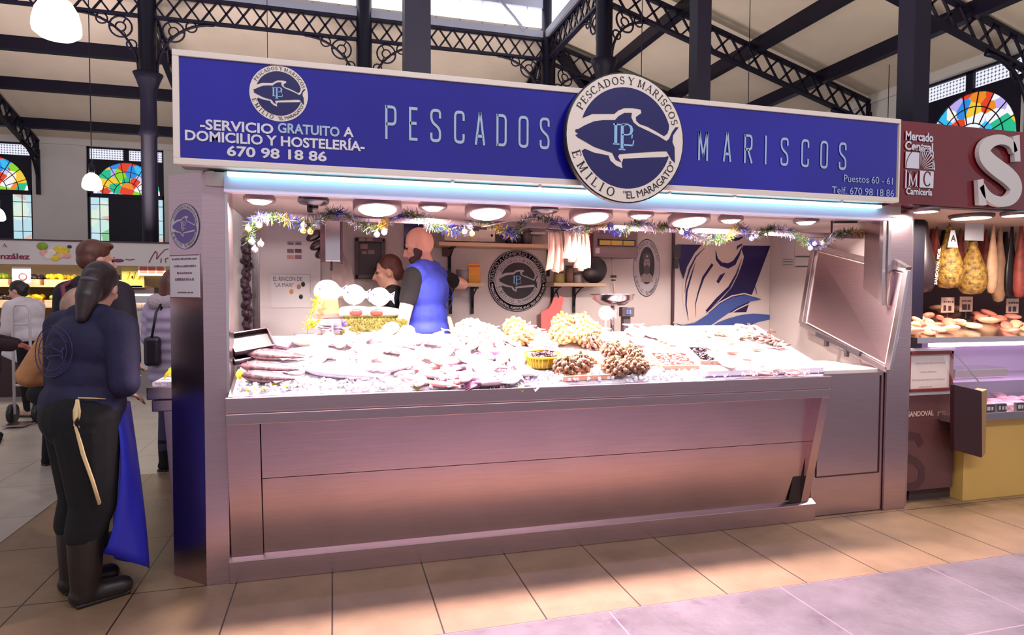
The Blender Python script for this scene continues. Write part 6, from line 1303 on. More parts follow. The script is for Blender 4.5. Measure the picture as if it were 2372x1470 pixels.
for q in ((a.x, b.x, a.z, a.z+.022), (a.x, b.x, b.z-.022, b.z), (a.x, a.x+.02, a.z, b.z), (b.x-.02, b.x, a.z, b.z)): mb.bx(q[0], q[1], .14, .18, q[2], q[3])
mb.build('frame', mat('brown frame', (.42, .16, .14), .5), t, bevel=.002); mb = MB(); mb.bx(a.x+.015, b.x-.015, .155, .17, a.z+.015, b.z-.015); mb.build('sheet', mat('notice paper', (.80, .74, .72), .6), t); mb = MB()
for i, (px, py, w_) in enumerate(((2156, 842, .28), (2152, 862, .15), (2152, 880, .30), (2145, 897, .12))): p = at(px, py, y=.15); scribble(mb, front(.154), p.x, p.z, .010, w_, 0, i)
mb.build('lettering', mat('pale print', (.66, .60, .62), .6), t); mb = MB(); mb.bx(a.x-.01, b.x+.02, .145, .19, b.z+.004, b.z+.022); mb.build('top_trim', PALE, t)
P = [at(x, y, y=-.02) for x, y in ((2212, 890), (2275, 905), (2276, 1060), (2212, 1042))]
t = thing('brown_case', 'dark brown curved box standing out from the butcher counter', 'box', (P[0].x, 0, .45)); mb = MB(); fr = front(-.02); mb.prism([(v.x, v.z) for v in P], fr, -.04, 0); mb.build('shell', mat('dark brown shell', (.20, .08, .10), .4), t, bevel=.006); mb = MB(); mb.prism([(P[1].x, P[1].z-.005), (P[1].x+.055, P[1].z+.01), (P[1].x+.06, P[2].z+.03), (P[2].x, P[2].z)], fr, -.08, -.005); mb.build('edge_trim', mat('warm trim', (.72, .58, .42), .35, .5), t, bevel=.004)
mb = MB(); mb.bx(4.1, 4.5, .2, .5, .0, .40); tag(mb.build('base_block', mat('dark plinth', (.25, .18, .18), .6)), 'dark plinth behind the brown butcher panel', 'plinth')

# ------------------------------------------------------------------ pendant lamps and cords
def pendant(p, r, lab, e, zt):
    t = thing('pendant_lamp', lab, 'lamp', tuple(p)); mb = MB(); mb.lathe([(0, -.95*r), (r*.7, -.93*r), (r*.96, -.72*r), (r, -.55*r), (r*.98, -.2*r), (r*.86, .3*r), (r*.62, .72*r), (r*.3, .95*r), (.03, 1.02*r)], p, 32); mb.build('shade', mat('lamp glow %.1f' % e, (1, 1, .92), .4, emit=e, ecol=(1, 1, .93)), t)
    mb = MB(); mb.lathe([(.035, 1.0*r), (.035, 1.0*r+.10), (.01, 1.0*r+.12)], p, 14); mb.build('lamp_cap', IRON, t); mb = MB(); mb.tube([p+Vec((0, 0, r)), Vec((p.x, p.y, zt))], .006, 6); mb.build('cord', IRON, t); return t
p = at(131, 40, y=1.0); pendant(p, .129, 'large glowing white pendant lamp at the top left', 2.6, 7.5)
p = at(213, 421, y=6.0); pendant(p, .115, 'small glowing pendant lamp before the arched window', 2.2, 6.9)
p = at(-6, 497, y=6.0); pendant(p, .085, 'yellow glowing lamp cut by the left edge of the photo', 2.0, 6.9)
for px, y, z0, lab in ((620, 8.0, 4.0, 'thin black cord above the small sign logo'), (1735, 5.5, 3.2, 'thin black cord hanging behind the letters of the right half'), (2060, 5.5, 3.0, 'thin black cord hanging left of the right iron post'), (1486, 5.0, 3.2, 'thin black cord behind the round sign')):
    p = at(px, 150, y=y); z1 = 6.6 if p.x < 4.4 else ZG-.302*(p.x-XG); mb = MB(); mb.tube([(p.x, y, z0), (p.x, y, z1)], .006, 6); tag(mb.build('hanging_wire', IRON), lab, 'wire')

# ------------------------------------------------------------------ greengrocer stall at the left background
BY = 7.0; fb = front(BY); bn = thing('greengrocer_sign', 'long white greengrocer banner with red lettering and vegetable picture', 'sign', (-4, BY, 1.9))
mb = MB(); mb.bx(-6.2, -1.6, BY+.005, BY+.12, 1.905, 2.235); mb.build('board', mat('banner white', (.80, .77, .76), .6), bn); mb = MB(); mb.bx(-6.2, -1.6, BY-.01, BY+.13, 2.235, 2.255); mb.build('top_trim', mat('dark trim', (.25, .14, .2), .6), bn)
mb = MB()
for s, a, b, h, ft in (('A', (5, 572), (16, 572), .05, 'serif'), ('nzález', (0, 599), (68, 599), .075, 'bold')):
    p = at(*a, y=BY); q = at(*b, y=BY); text(mb, s, fb, p.x, p.z, h, w=q.x-p.x, font=ft, d=.0)
p = at(352, 607, y=BY); q = at(372, 585, y=BY)
def curve(P, w_):
    for r_ in ribbon([((v := at(x, y, y=BY)).x, v.z) for x, y in P], w_): mb.flat(r_, fb, .001)
curve([(345, 608), (352, 594), (360, 582), (364, 586), (363, 600)], .014); curve([(363, 600), (372, 588), (382, 578), (390, 576)], .012); curve([(372, 608), (374, 598)], .014); curve([(384, 608), (383, 599), (390, 597)], .012); curve([(397, 608), (396, 594)], .014); curve([(405, 606), (408, 596), (414, 590)], .012)
curve([(290, 600), (300, 602), (312, 600)], .012); mb.build('lettering', mat('wine lettering', (.50, .10, .25), .6), bn)
mb = MB(); arctext(mb, 'FRUTAS SELECTAS', fb, at(285, 640, y=BY).x, at(285, 640, y=BY).z, .38, 105, 45, .030, 'bold', .0) if False else None
v = at(274, 603, y=BY); mb.ell((v.x, BY-.002, v.z), (.075, .004, .025)); mb.build('oval_emblem', mat('wine oval', (.50, .15, .35), .6), bn)
for i, (px, py, r, m_) in enumerate(((98, 570, .07, GREEN), (101, 585, .05, PNK), (120, 584, .06, WARMW), (135, 578, .06, YLEAF), (148, 580, .07, YLEAF), (155, 592, .05, PNK), (161, 571, .03, NAVY), (128, 598, .05, YLEAF), (112, 592, .06, WARMW), (140, 592, .05, FAT))):
    v = at(px, py, y=BY); mb = MB(); mb.ell((v.x, BY-.001, v.z), (r, .004, r*.8)); mb.build('printed_vegetable', m_, bn)
mb = MB(); mb.bx(-6.2, -1.6, 8.6, 8.7, 0, 2.2); structure(mb.build('wall_greengrocer', mat('warm stall wall', (.62, .52, .36), .7)))
for x, m_, lab in ((-5.9, WALLP, ''), (-1.75, WALLP, '')):
    mb = MB(); mb.bx(x-.1, x+.1, 7.05, 7.2, 0, 1.9); tag(mb.build('stall_post', m_), 'post of the greengrocer stall at its %s end' % ('left' if x < -3 else 'right'), 'post')
area('shop_light', (-4, 7.7, 1.86), 3.2, 55, (1, .86, .62), (0, 0, 0), sy=.4, parent=bn)
a0 = (-5.6, -3.3)
for k, (z, lab) in enumerate(((1.62, 'upper produce shelf of the greengrocer'), (1.30, 'lower produce shelf of the greengrocer'))):
    t = thing('produce_shelf', lab, 'shelf', (-4.4, 8.2, z)); mb = MB(); mb.bx(-5.6, -2.95, 8.0, 8.6, z-.03, z); mb.build('board', WOOD, t)
    for j in range(6):
        x = -5.4+.42*j; c_ = thing('produce_crate', 'crate of %s on the %s greengrocer shelf, %s from the left' % (['yellow fruit', 'green vegetables', 'dark fruit'][(j+k) % 3], ('upper', 'lower')[k], ('first', 'second', 'third', 'fourth', 'fifth', 'sixth')[j]), 'crate', (x, 8.2, z), 0, 'produce crates'); mb = MB(); mb.bx(x-.18, x+.18, 8.02, 8.4, z, z+.09); mb.build('crate_body', WOOD, c_)
        mb = MB(); rg = random.Random(j*7+k)
        for q in range(24): mb.ell((x+rg.uniform(-.15, .15), 8.05+.3*rg.random(), z+.10+.05*rg.random()), .038, None, 8, 6)
        o = mb.build('produce', [YLEAF, GREEN, MUSS][(j+k) % 3], c_); o['kind'] = 'stuff'
t = thing('grocer_counter', 'dark greengrocer counter below the produce shelves', 'counter', (-4.5, 7.4, 0)); mb = MB(); mb.bx(-5.8, -3.1, 7.25, 7.7, 0, .95); mb.build('body', mat('dark counter', (.22, .12, .14), .6), t); mb = MB(); mb.bx(-5.85, -3.05, 7.2, 7.75, .95, 1.0); mb.build('top', mat('mauve top', (.58, .42, .50), .5), t)
p = at(50, 636, y=7.8); t = thing('price_poster', 'pale poster with red squiggle among the produce', 'poster', (p.x, 7.8, p.z-.13)); mb = MB(); mb.bx(p.x-.12, p.x+.12, 7.79, 7.80, p.z-.12, p.z+.12); mb.build('sheet', LETW, t); mb = MB(); mb.ring(front(7.785), p.x+.02, p.z-.03, .05, .008, 14, 5); mb.build('red_mark', mat('red mark', (.6, .1, .1), .6), t); mb = MB(); mb.bar((p.x, 7.8, p.z-.1), (p.x, 7.99, p.z-.1), .02, .02); mb.build('holder', DGREY, t)
# white cheese counters further right
t = thing('white_fridge_counter', 'white refrigerated counter behind the crowd, with a small grey label', 'counter', (-2.6, 7.3, 0)); a = at(310, 705, y=7.2); b = at(348, 705, y=7.2)
mb = MB(); mb.bx(-3.0, -1.9, 7.2, 7.8, .35, 1.25); mb.build('body', mat('white enamel', (.80, .77, .76), .5), t); mb = MB(); mb.bx(-3.0, -1.9, 7.22, 7.8, 0.0, .35); mb.build('plinth', mat('grey plinth', (.55, .52, .52), .6), t); mb = MB(); mb.bx(-3.02, -1.88, 7.18, 7.8, 1.25, 1.28); mb.build('top_ledge', STEEL2, t)
v = at(334, 735, y=7.19); mb = MB(); mb.bx(v.x-.06, v.x+.06, 7.19, 7.2, v.z-.07, v.z+.07); mb.build('label_card', PALE, t); mb = MB(); mb.bx(-3.0, -1.9, 7.3, 7.32, 1.28, 1.5); mb.build('glass', mat('counter glass', (.85, .9, .95), .05, alpha=.25), t)
mb = MB(); mb.bx(-3.0, -1.9, 7.4, 7.43, 1.46, 1.49); mb.build('light_tube', mat('small tube', (1, 1, 1), .4, emit=3.), t)
rg = random.Random(17); cz = tag(bpy.data.objects.new('cheese', None), 'pale cheese wheel inside the white counter', 'cheese', 'cheeses in the white counter'); COL.objects.link(cz); mb = MB(); mb.lathe([(.06, 0), (.065, .03), (.06, .07), (0, .07)], (0, 0, 0), 16); mb.build('rind', FAT, cz)
for i in range(9): o = cz if i == 0 else dup(cz); o.location = (-2.92+.115*i, 7.55+.05*(i % 2), 1.28)
v = at(308, 642, y=8.0); t = thing('yellow_sign', 'yellow lit price board behind the white counter', 'sign', (v.x, 8, v.z-.15)); mb = MB(); mb.bx(v.x-.16, v.x+.16, 8.0, 8.02, v.z-.16, v.z+.16); mb.build('board', mat('olive board', (.66, .60, .30), .5), t)
mb = MB(); 
for k in range(3): mb.tube([(v.x-.10+.08*k, 7.99, v.z+.08), (v.x-.07+.08*k, 7.99, v.z+.03), (v.x-.04+.08*k, 7.99, v.z+.08), (v.x-.08+.08*k, 7.99, v.z-.03)], .008, 5)
mb.build('yellow_mark', mat('yellow mark', (.95, .85, .2), .5), t); mb = MB(); mb.bx(v.x-.02, v.x+.02, 8.0, 8.6, v.z-.02, v.z+.02); mb.build('arm', DGREY, t)
v = at(352, 625, y=7.9); t = thing('picture_menu', 'small white board with dark pictures hanging above the white counter', 'board', (v.x, 7.9, v.z)); mb = MB(); mb.bx(v.x-.2, v.x+.2, 7.9, 7.92, v.z-.09, v.z+.09); mb.build('board', PALE, t)
for k in range(3): mb = MB(); mb.bx(v.x-.17+.12*k, v.x-.07+.12*k, 7.89, 7.90, v.z-.05, v.z+.05); mb.build('picture', MEAT, t)
mb = MB(); mb.bx(v.x-.01, v.x+.01, 7.915, 8.6, v.z-.01, v.z+.01); mb.build('arm', DGREY, t)
mb = MB(); v = at(340, 680, y=8.1); mb.bx(v.x-.18, v.x+.12, 8.05, 8.5, .9, v.z+.10); tag(mb.build('dark_oven', mat('dark cabinet', (.22, .16, .2), .5)), 'dark cabinet behind the white counter', 'cabinet')
# hand truck
a = at(30, 790, y=5.0); b = at(68, 706, y=5.0); t = thing('hand_truck', 'white tubular hand truck at the far left', 'hand truck', ((a.x+b.x)/2, 5.0, 0)); WT = mat('white tube', (.80, .77, .78), .35)
mb = MB(); mb.tube([(a.x, 5.0, .12), (a.x, 5.0, b.z-.06), (a.x+.03, 5.0, b.z), (b.x-.03, 5.0, b.z), (b.x, 5.0, b.z-.06), (b.x, 5.0, .12)], .016, 8); mb.tube([(a.x, 5.0, b.z-.22), (b.x, 5.0, b.z-.22)], .013, 8); mb.tube([(a.x, 5.0, .45), (b.x, 5.0, .45)], .013, 8); mb.build('frame', WT, t)
for x in (a.x-.04, b.x+.04): mb = MB(); mb.lathe([(.03, -.025), (.11, -.025), (.12, 0), (.11, .025), (.03, .025)], (x, 5.05, .12), 20, rotm(0, PI/2, 0)); mb.build('wheel', DARK, t)
mb = MB(); mb.bx(a.x-.02, b.x+.02, 4.75, 5.0, .02, .035); mb.build('toe_plate', STEEL, t)
# ------------------------------------------------------------------ people
class Person:
    def __init__(s, label, loc, H, yl, yu, larm, rarm, head=(0, 0, 0), wide=1., skin=None, voxel=.009, lean=0., hand_pose=True):
        s.k = H/1.70; s.loc = Vec(loc); s.wide = wide; s.vox = voxel
        s.Rl = rotm(0, 0, math.radians(yl)); s.Ru = rotm(0, 0, math.radians(yu)) @ rotm(-math.radians(lean), 0, 0)
        s.o = thing('person', label, 'person', loc); s.hp = head; s.arms = {-1: larm, 1: rarm}; s.skin = skin or SKIN
        s.Hm = rotm(0, 0, math.radians(head[0])) @ rotm(-math.radians(head[1]), 0, 0) @ rotm(0, math.radians(head[2]), 0)
        s.body()
    def U(s, x, y, z):                     # upper body point
        v = Vec((x, y, z-.95)); v = s.Ru @ v; return s.loc+(v+Vec((0, 0, .95)))*s.k
    def Lw(s, x, y, z): return s.loc+(s.Rl @ Vec((x, y, z)))*s.k
    def Hd(s, x, y, z):                    # head point, pivot at the neck
        v = s.Hm @ Vec((x, y-.0, z-1.50)); return s.U(v.x, v.y+.015, v.z+1.50)
    def HR(s): return s.Ru @ s.Hm
    def torso(s, mb, g=0., hem=None, w2=1.):
        k = s.k; w = s.wide*w2
        mb.ell(s.U(0, 0, 1.13), (.145*w*k+g, .11*w*k+g, .17*k), s.Ru, 18, 12); mb.ell(s.U(0, .0, 1.28), (.165*w*k+g, .118*w*k+g, .165*k+g*.3), s.Ru, 18, 12)
        mb.cap(s.U(-.145*w, -.005, 1.385), .055*k+g, s.U(.145*w, -.005, 1.385), .055*k+g); mb.cap(s.U(-.07, -.01, 1.42), .05*k+g, s.U(.07, -.01, 1.42), .05*k+g)
        if hem is not None:
            z = 1.0
            while z > hem+.05: mb.ell(s.U(0, 0, z), (.165*w*k+g, .125*w*k+g, .13*k), s.Ru, 18, 12); z -= .10
            mb.ell(s.U(0, 0, hem+.11), (.165*w*k+g, .125*w*k+g, .13*k), s.Ru, 18, 12)
    def pelvis(s, mb, g=0.): mb.ell(s.Lw(0, 0, .93), (.165*s.wide*s.k+g, .118*s.wide*s.k+g, .13*s.k+g), s.Rl, 18, 12)
    def arm(s, mb, sg, g=0., upto=1.):
        k = s.k; e, w = s.arms[sg]; a = s.U(sg*.175*s.wide, -.005, 1.375); e = s.U(*e); w = s.U(*w)
        if upto <= .5: mb.cap(a, .056*k+g, a.lerp(e, upto*2), .050*k+g); return a, e, w
        mb.cap(a, .056*k+g, e, .042*k+g)
        mb.cap(e, .043*k+g, e.lerp(w, (upto-.5)*2), .030*k+g); return a, e, w
    def leg(s, mb, sg, g=0., z0=.09):
        k = s.k; kn = s.Lw(sg*.10, .015, .49); an = s.Lw(sg*.10, -.025, max(.09, z0)); mb.cap(s.Lw(sg*.085, 0, .88), .088*s.wide*k+g, kn, .058*k+g)
        if z0 < .4: mb.cap(kn, .058*k+g, an, .042*k+g)
    def hand(s, mb, sg):
        k = s.k; e, w = s.arms[sg]; e = s.U(*e); w = s.U(*w); d = (w-e).normalized(); up = Vec((0, 0, 1)) if abs(d.z) < .8 else s.Ru @ Vec((0, 1, 0))
        sd = d.cross(up).normalized(); n = sd.cross(d).normalized(); R = Mat((d, sd, n)).transposed(); p = w+d*.055*k
        mb.cap(w-d*.02*k, .027*k, w+d*.03*k, .030*k); mb.ell(p, (.052*k, .040*k, .017*k), R)
        for i, L in enumerate((.062, .074, .070, .052)):
            b = w+d*(.095-.006*abs(i-1.4))*k+sd*(.030-.020*i)*k; m1 = b+(d*.6-n*.35*sg*0-Vec((0, 0, .25))).normalized()*L*.55*k; m2 = m1+(d*.35-Vec((0, 0, .6))).normalized()*L*.5*k
            mb.cap(b-d*.02*k, .0095*k, m1, .009*k, 8); mb.cap(m1, .009*k, m2, .0075*k, 8)
        b = w+d*.035*k+sd*.034*k; m1 = b+(d*.6+sd*.7).normalized()*.035*k; m2 = m1+(d*.9+sd*.1).normalized()*.03*k; mb.cap(b, .012*k, m1, .011*k, 8); mb.cap(m1, .010*k, m2, .008*k, 8)
    def body(s):
        mb = MB(); k = s.k; HR = s.HR()
        s.torso(mb, -.012); s.pelvis(mb, -.012)
        for sg in (-1, 1):
            s.leg(mb, sg, -.008); s.arm(mb, sg, -.002); s.hand(mb, sg)
            mb.cap(s.Lw(sg*.10, -.03, .045), .036*k, s.Lw(sg*.105, .13, .036), .030*k)
        mb.ell(s.U(0, 0, 1.0), (.13*k, .095*k, .15*k), s.Ru)
        mb.cap(s.U(0, -.015, 1.40), .058*k, s.Hd(0, .0, 1.53), .050*k)
        mb.ell(s.Hd(0, -.012, 1.605), (.074*k, .094*k, .097*k), HR, 18, 14); mb.ell(s.Hd(0, .028, 1.545), (.058*k, .066*k, .072*k), HR, 16, 12); mb.ell(s.Hd(0, .062, 1.492), (.028*k, .026*k, .022*k), HR)
        mb.cap(s.Hd(0, .086, 1.598), .010*k, s.Hd(0, .112, 1.558), .0155*k, 8); mb.cap(s.Hd(-.014, .094, 1.553), .010*k, s.Hd(.014, .094, 1.553), .010*k, 8)
        mb.cap(s.Hd(-.045, .072, 1.612), .012*k, s.Hd(.045, .072, 1.612), .012*k, 8); mb.ell(s.Hd(0, .086, 1.527), (.024*k, .012*k, .007*k), HR); mb.ell(s.Hd(0, .084, 1.516), (.022*k, .012*k, .007*k), HR)
        for sg in (-1, 1):
            mb.ell(s.Hd(sg*.077, -.008, 1.575), (.010*k, .020*k, .032*k), HR); mb.ell(s.Hd(sg*.045, .062, 1.565), (.024*k, .022*k, .022*k), HR)
        mb.build('body', s.skin, s.o, voxel=s.vox*.8, smooth=3)
        for sg in (-1, 1):
            mb = MB(); mb.ell(s.Hd(sg*.031, .083, 1.592), (.011*k, .008*k, .007*k), HR); mb.build('eye', EYEW, s.o)
        mb = MB(); mb.ell(s.Hd(0, .0965, 1.522), (.020*k, .005*k, .006*k), HR); mb.build('lips', LIPS, s.o)
        mb = MB()
        for sg in (-1, 1): mb.cap(s.Hd(sg*.018, .094, 1.617), .004*k, s.Hd(sg*.046, .080, 1.618), .003*k, 6)
        s.brows = mb
    def top(s, name, m_, g=.012, hem=.90, sleeve=1., w2=1.):
        mb = MB(); s.torso(mb, g, hem, w2)
        for sg in (-1, 1):
            if sleeve > 0: s.arm(mb, sg, g, sleeve)
        return mb.build(name, m_, s.o, voxel=s.vox, smooth=5)
    def trousers(s, m_, g=.014, z0=.09, name='trousers'):
        mb = MB(); s.pelvis(mb, g)
        for sg in (-1, 1): s.leg(mb, sg, g, z0)
        return mb.build(name, m_, s.o, voxel=s.vox, smooth=4)
    def shoes(s, m_, boot=0., g=.010, name='shoe'):
        for sg in (-1, 1):
            mb = MB(); k = s.k; mb.cap(s.Lw(sg*.10, -.045, .05), .042*k+g*.6, s.Lw(sg*.108, .135, .044), .036*k+g*.6); mb.cap(s.Lw(sg*.10, -.025, .06), .04*k+g, s.Lw(sg*.10, -.02, max(.09, boot)), (.048 if boot < .3 else .062)*k+g)
            sh_ = mb.build(name, m_, s.o, voxel=s.vox, smooth=3)
            mb = MB(); R = s.Rl; c_ = s.Lw(sg*.104, .045, .012); mb.box(c_, (.088*k, .24*k, .022), R); mb.build('sole', DARK, sh_, bevel=.008)
    def hair(s, m_, parts, name='hair', vox=.8):
        """parts: ellipsoids (centre, radii) or capsules (a, ra, b, rb) in head coordinates"""
        mb = MB(); k = s.k
        for p in parts:
            if len(p) == 2: mb.ell(s.Hd(*p[0]), tuple(q*k for q in p[1]), s.HR(), 16, 12)
            else: mb.cap(s.Hd(*p[0]), p[1]*k, s.Hd(*p[2]), p[3]*k)
        return mb.build(name, m_, s.o, voxel=s.vox*vox, smooth=2)
NAVYC = mat('navy sweatshirt', (.075, .055, .20), .8, noise=.2, scale=12, bump=.25, bscale=14); BLKC = mat('black cloth', (.03, .02, .035), .95, noise=.2, scale=10, bump=.2, bscale=18)
BLUEV = mat('blue vest', (.18, .24, .66), .75, noise=.08, scale=10, bump=.35, bscale=16); BLUEA = mat('blue apron', (.10, .12, .62), .4, noise=.1, scale=6); BOOT = mat('rubber boot', (.13, .10, .09), .35, noise=.15, scale=6)
HDARK = mat('dark brown hair', (.12, .055, .06), .45, noise=.5, scale=30, stretch=(1, 1, .15)); HBRN = mat('brown hair', (.34, .18, .13), .5, noise=.4, scale=30, stretch=(1, 1, .15)); HGREY = mat('grey blond hair', (.58, .46, .40), .6, noise=.2, scale=30)
CAP = [((0, -.022, 1.622), (.084, .098, .100)), ((0, -.055, 1.575), (.078, .066, .085))]
CREAM = mat('cream cord', (.82, .72, .52), .8)

# foreground fishmonger, seen from behind
A1 = Person('woman in navy sweatshirt, blue apron and rubber boots, back turned, left of the stall', (-1.20, .08, 0), 1.665, -58, -34, ((-.25, .05, 1.08), (-.12, .28, 1.04)), ((.265, .0, 1.10), (-.04, .22, 1.12)), (30, 12, 0), 1.17, SKIN, .010, 8)
A1.top('sweatshirt', NAVYC, .026, .86, .97); A1.trousers(BLKC, .045, .36)
A1.shoes(BOOT, .40, .024, 'rubber_boot')
A1.hair(HDARK, CAP+[((0, -.085, 1.60), .06, (.0, -.115, 1.50), .056), ((0, -.115, 1.50), .056, (0, -.12, 1.385), .030)]); A1.hair(mat('hair tie', (.3, .25, .3), .5), [((0, -.132, 1.58), (.045, .03, .016))], 'hair_tie', .6)
N0, F0, B0 = at(258, 924, y=-.0), at(300, 930, y=.20), at(262, 935, y=.42)      # waist: near side, front, far side
N1, F1, B1 = at(232, 1284, y=-.06), at(346, 1312, y=.12), at(262, 1290, y=.50)     # hem
mb = MB(); na, nz = 22, 18; vs = []
for j in range(nz+1):
    v = j/nz; n_, f_, b_ = N0.lerp(N1, v), F0.lerp(F1, v), B0.lerp(B1, v); n_ = n_+Vec((.055*math.sin(PI*v)**.7, 0, 0)); f_ = f_*2-(n_+b_)/2
    for i in range(na+1):
        u = i/na; p = n_*(1-u)**2+f_*2*u*(1-u)+b_*u*u; p = p+Vec((.012*math.sin(u*17+2*v)*v, .01*math.cos(u*13)*v, .012*math.sin(u*11)*v)); vs.append(p)
mb.add(vs, [(j*(na+1)+i, j*(na+1)+i+1, (j+1)*(na+1)+i+1, (j+1)*(na+1)+i) for j in range(nz) for i in range(na)], True); o = mb.build('apron', BLUEA, A1.o); q = o.modifiers.new('t', 'SOLIDIFY'); q.thickness = .004
mb = MB()
def bk(px, py, d=-.21): return at(px, py, y=A1.loc.y+d)
mb.tube([bk(180, 921), bk(222, 922, -.19), bk(260, 925, -.10)], .003, 6)
mb.tube([bk(180, 925), bk(172, 950), bk(172, 985), bk(184, 990), bk(184, 950), bk(180, 925)], .006, 6); mb.tube([bk(178, 925), bk(174, 985), bk(190, 1050), bk(212, 1110), bk(230, 1168)], .006, 6); mb.tube([bk(180, 928), bk(178, 990), bk(196, 1055), bk(216, 1112), bk(232, 1165)], .005, 6)
mb.build('apron_string', CREAM, A1.o)
c_ = A1.U(-.03, -.172, 1.24); u_ = A1.Ru @ Vec((1, 0, 0)); lf = Fr(c_, u_, (A1.Ru @ Vec((0, -.10, 1)))); LB = mat('faded back print', (.20, .17, .34), .7)
mb = MB()
def back(fr, x, y, d): return None
class BackF(Fr):
    def p(s, x, y, d=0.):
        return s.o+s.u*x+s.v*y+s.n*(d-.9*x*x-.35*y*y)
bf_ = BackF(c_, u_, A1.Ru @ Vec((0, -.06, 1)))
for R_2 in (.122, .092): mb.ring(bf_, 0, 0, R_2, .0022, 44, 5)
arctext(mb, 'PESCADOS Y MARISCOS', bf_, 0, 0, .097, 155, 25, .016, 'sans', .006); arctext(mb, 'EMILIO "EL MARAGATO"', bf_, 0, 0, .117, 200, 340, .014, 'sans', .006, True)
for q in ribbon([(x*.092, y*.092) for x, y in FT+TAIL+FB], .005, True): mb.flat(q, bf_, .006)
mb.build('back_print', LB, A1.o)

# customers on the left
T1 = Person('elderly woman in a tan coat with grey blond hair, mostly behind the apron woman', (-1.41, .74, 0), 1.53, -20, -20, ((-.36, -.02, 1.14), (-.16, .22, 1.14)), ((.24, .05, 1.12), (.1, .3, 1.1)), (0, -8, 0), 1.1, SKIN2, .011)
TAN = mat('tan coat', (.66, .47, .30), .8, noise=.12, scale=8, bump=.3, bscale=18)
T1.top('coat', TAN, .03, .80, .98, 1.0); T1.trousers(BLKC, .014); T1.shoes(BLKC); T1.hair(HGREY, CAP+[((0, -.03, 1.60), (.10, .105, .11)), ((0, -.06, 1.52), (.085, .07, .07))]); mb = MB(); mb.cap(T1.U(-.10, -.03, 1.43), .05, T1.U(.10, -.03, 1.43), .05); mb.build('fur_collar', HGREY, T1.o, voxel=.01)
J1 = Person('man in dark jacket with short brown hair behind the apron woman', (-1.60, 1.55, 0), 1.86, -40, -28, ((-.26, .02, 1.12), (-.2, .2, .98)), ((.26, -.02, 1.12), (.16, .12, .93)), (-22, 4, 0), 1.12, SKIN, .011)
J1.top('jacket', mat('dark jacket', (.10, .06, .13), .8, noise=.2, scale=8, bump=.25, bscale=14), .03, .80, .97); J1.trousers(BLKC, .014); J1.shoes(BLKC)
J1.hair(HBRN, [((0, -.024, 1.635), (.082, .096, .088)), ((0, -.05, 1.590), (.076, .064, .07)), ((0, .045, 1.685), (.06, .045, .03))]); mb = MB(); pts = [J1.U(-.06, -.15, 1.30), J1.U(-.11, -.12, 1.42), J1.U(-.12, 0, 1.475), J1.U(-.10, .10, 1.42)]; mb.tube(pts, .016, 6); mb.build('bag_strap', mat('red strap', (.45, .18, .25), .7), J1.o)
W1 = Person('woman in a white sweater with dark hair bent to the left beside the hand truck', (-3.55, 5.6, 0), 1.66, 70, 70, ((-.22, .10, 1.12), (-.15, .34, 1.05)), ((.22, .10, 1.10), (.15, .34, 1.0)), (10, 8, 0), 1.1, SKIN, .014, 14)
W1.top('sweater', mat('white sweater', (.82, .78, .80), .9, noise=.05, scale=10, bump=.3, bscale=20), .035, .88, .97); W1.trousers(BLKC, .016); W1.shoes(mat('cream trainer', (.72, .60, .52), .6)); W1.hair(HDARK, CAP+[((0, -.10, 1.60), (.05, .05, .05))])
p = at(46, 812, y=5.55); t = thing('shopping_bag', 'white shopping bag held before the woman in the white sweater', 'bag', (p.x, 5.55, p.z-.13)); mb = MB(); mb.box((p.x, 5.55, p.z), (.30, .16, .26), rotm(0, .5, 0)); mb.build('bag_body', LETW, t, bevel=.04); mb = MB(); mb.tube([(p.x+.02, 5.55, p.z+.12), (p.x+.10, 5.55, p.z+.24), (p.x+.14, 5.55, p.z+.08)], .008, 6); mb.build('handle', mat('red handle', (.5, .15, .2), .6), t)
D1 = Person('person in dark clothes with reddish face at the left edge of the photo', (-3.40, 4.05, 0), 1.58, -70, -75, ((-.24, .05, 1.1), (-.15, .3, 1.05)), ((.24, .05, 1.1), (.15, .3, 1.05)), (-10, 5, 0), 1.15, mat('ruddy skin', (.62, .30, .28), .6), .014)
D1.top('coat', mat('dark wine coat', (.16, .06, .10), .85, noise=.2, scale=8), .035, .70, .97, 1.05); D1.trousers(BLKC); D1.shoes(BLKC); D1.hair(BLKC, CAP)
D2 = Person('person in a black padded coat stooping low at the left edge', (-2.35, 2.9, 0), 1.30, -40, -40, ((-.24, .05, 1.1), (-.15, .3, 1.05)), ((.24, .05, 1.1), (.15, .3, 1.05)), (-10, 15, 0), 1.2, SKIN, .014, 18)
D2.top('coat', BLKC, .04, .68, .97, 1.05); D2.trousers(BLKC); D2.shoes(BLKC); D2.hair(HDARK, CAP)
P1 = Person('woman in a pale puffer jacket with brown hair half hidden by the pillar', (-1.28, 2.45, 0), 1.70, -25, -20, ((-.25, .03, 1.10), (-.16, .25, 1.02)), ((.25, .03, 1.10), (.16, .25, 1.02)), (-20, 0, 0), 1.15, SKIN, .011)
PUF = mat('pale puffer', (.66, .60, .72), .55, noise=.08, scale=8)
mb = MB(); k = P1.k
for i in range(7):
    z = .80+.085*i; mb.lathe([(.10, -.055), (.215, -.035), (.235, 0), (.215, .035), (.10, .055)], P1.U(0, 0, z), 24, P1.Ru, (1.0, .80))
P1.torso(mb, .03, .78)
for sg in (-1, 1):
    a, e, w_ = P1.arm(mb, sg, .018, .97)
    for q in range(4): mb.ell(a.lerp(e, .1+.26*q), .082, None, 12, 8); 
    for q in range(3): mb.ell(e.lerp(w_, .15+.3*q), .068, None, 12, 8)
mb.build('puffer_jacket', PUF, P1.o, voxel=.011, smooth=3)
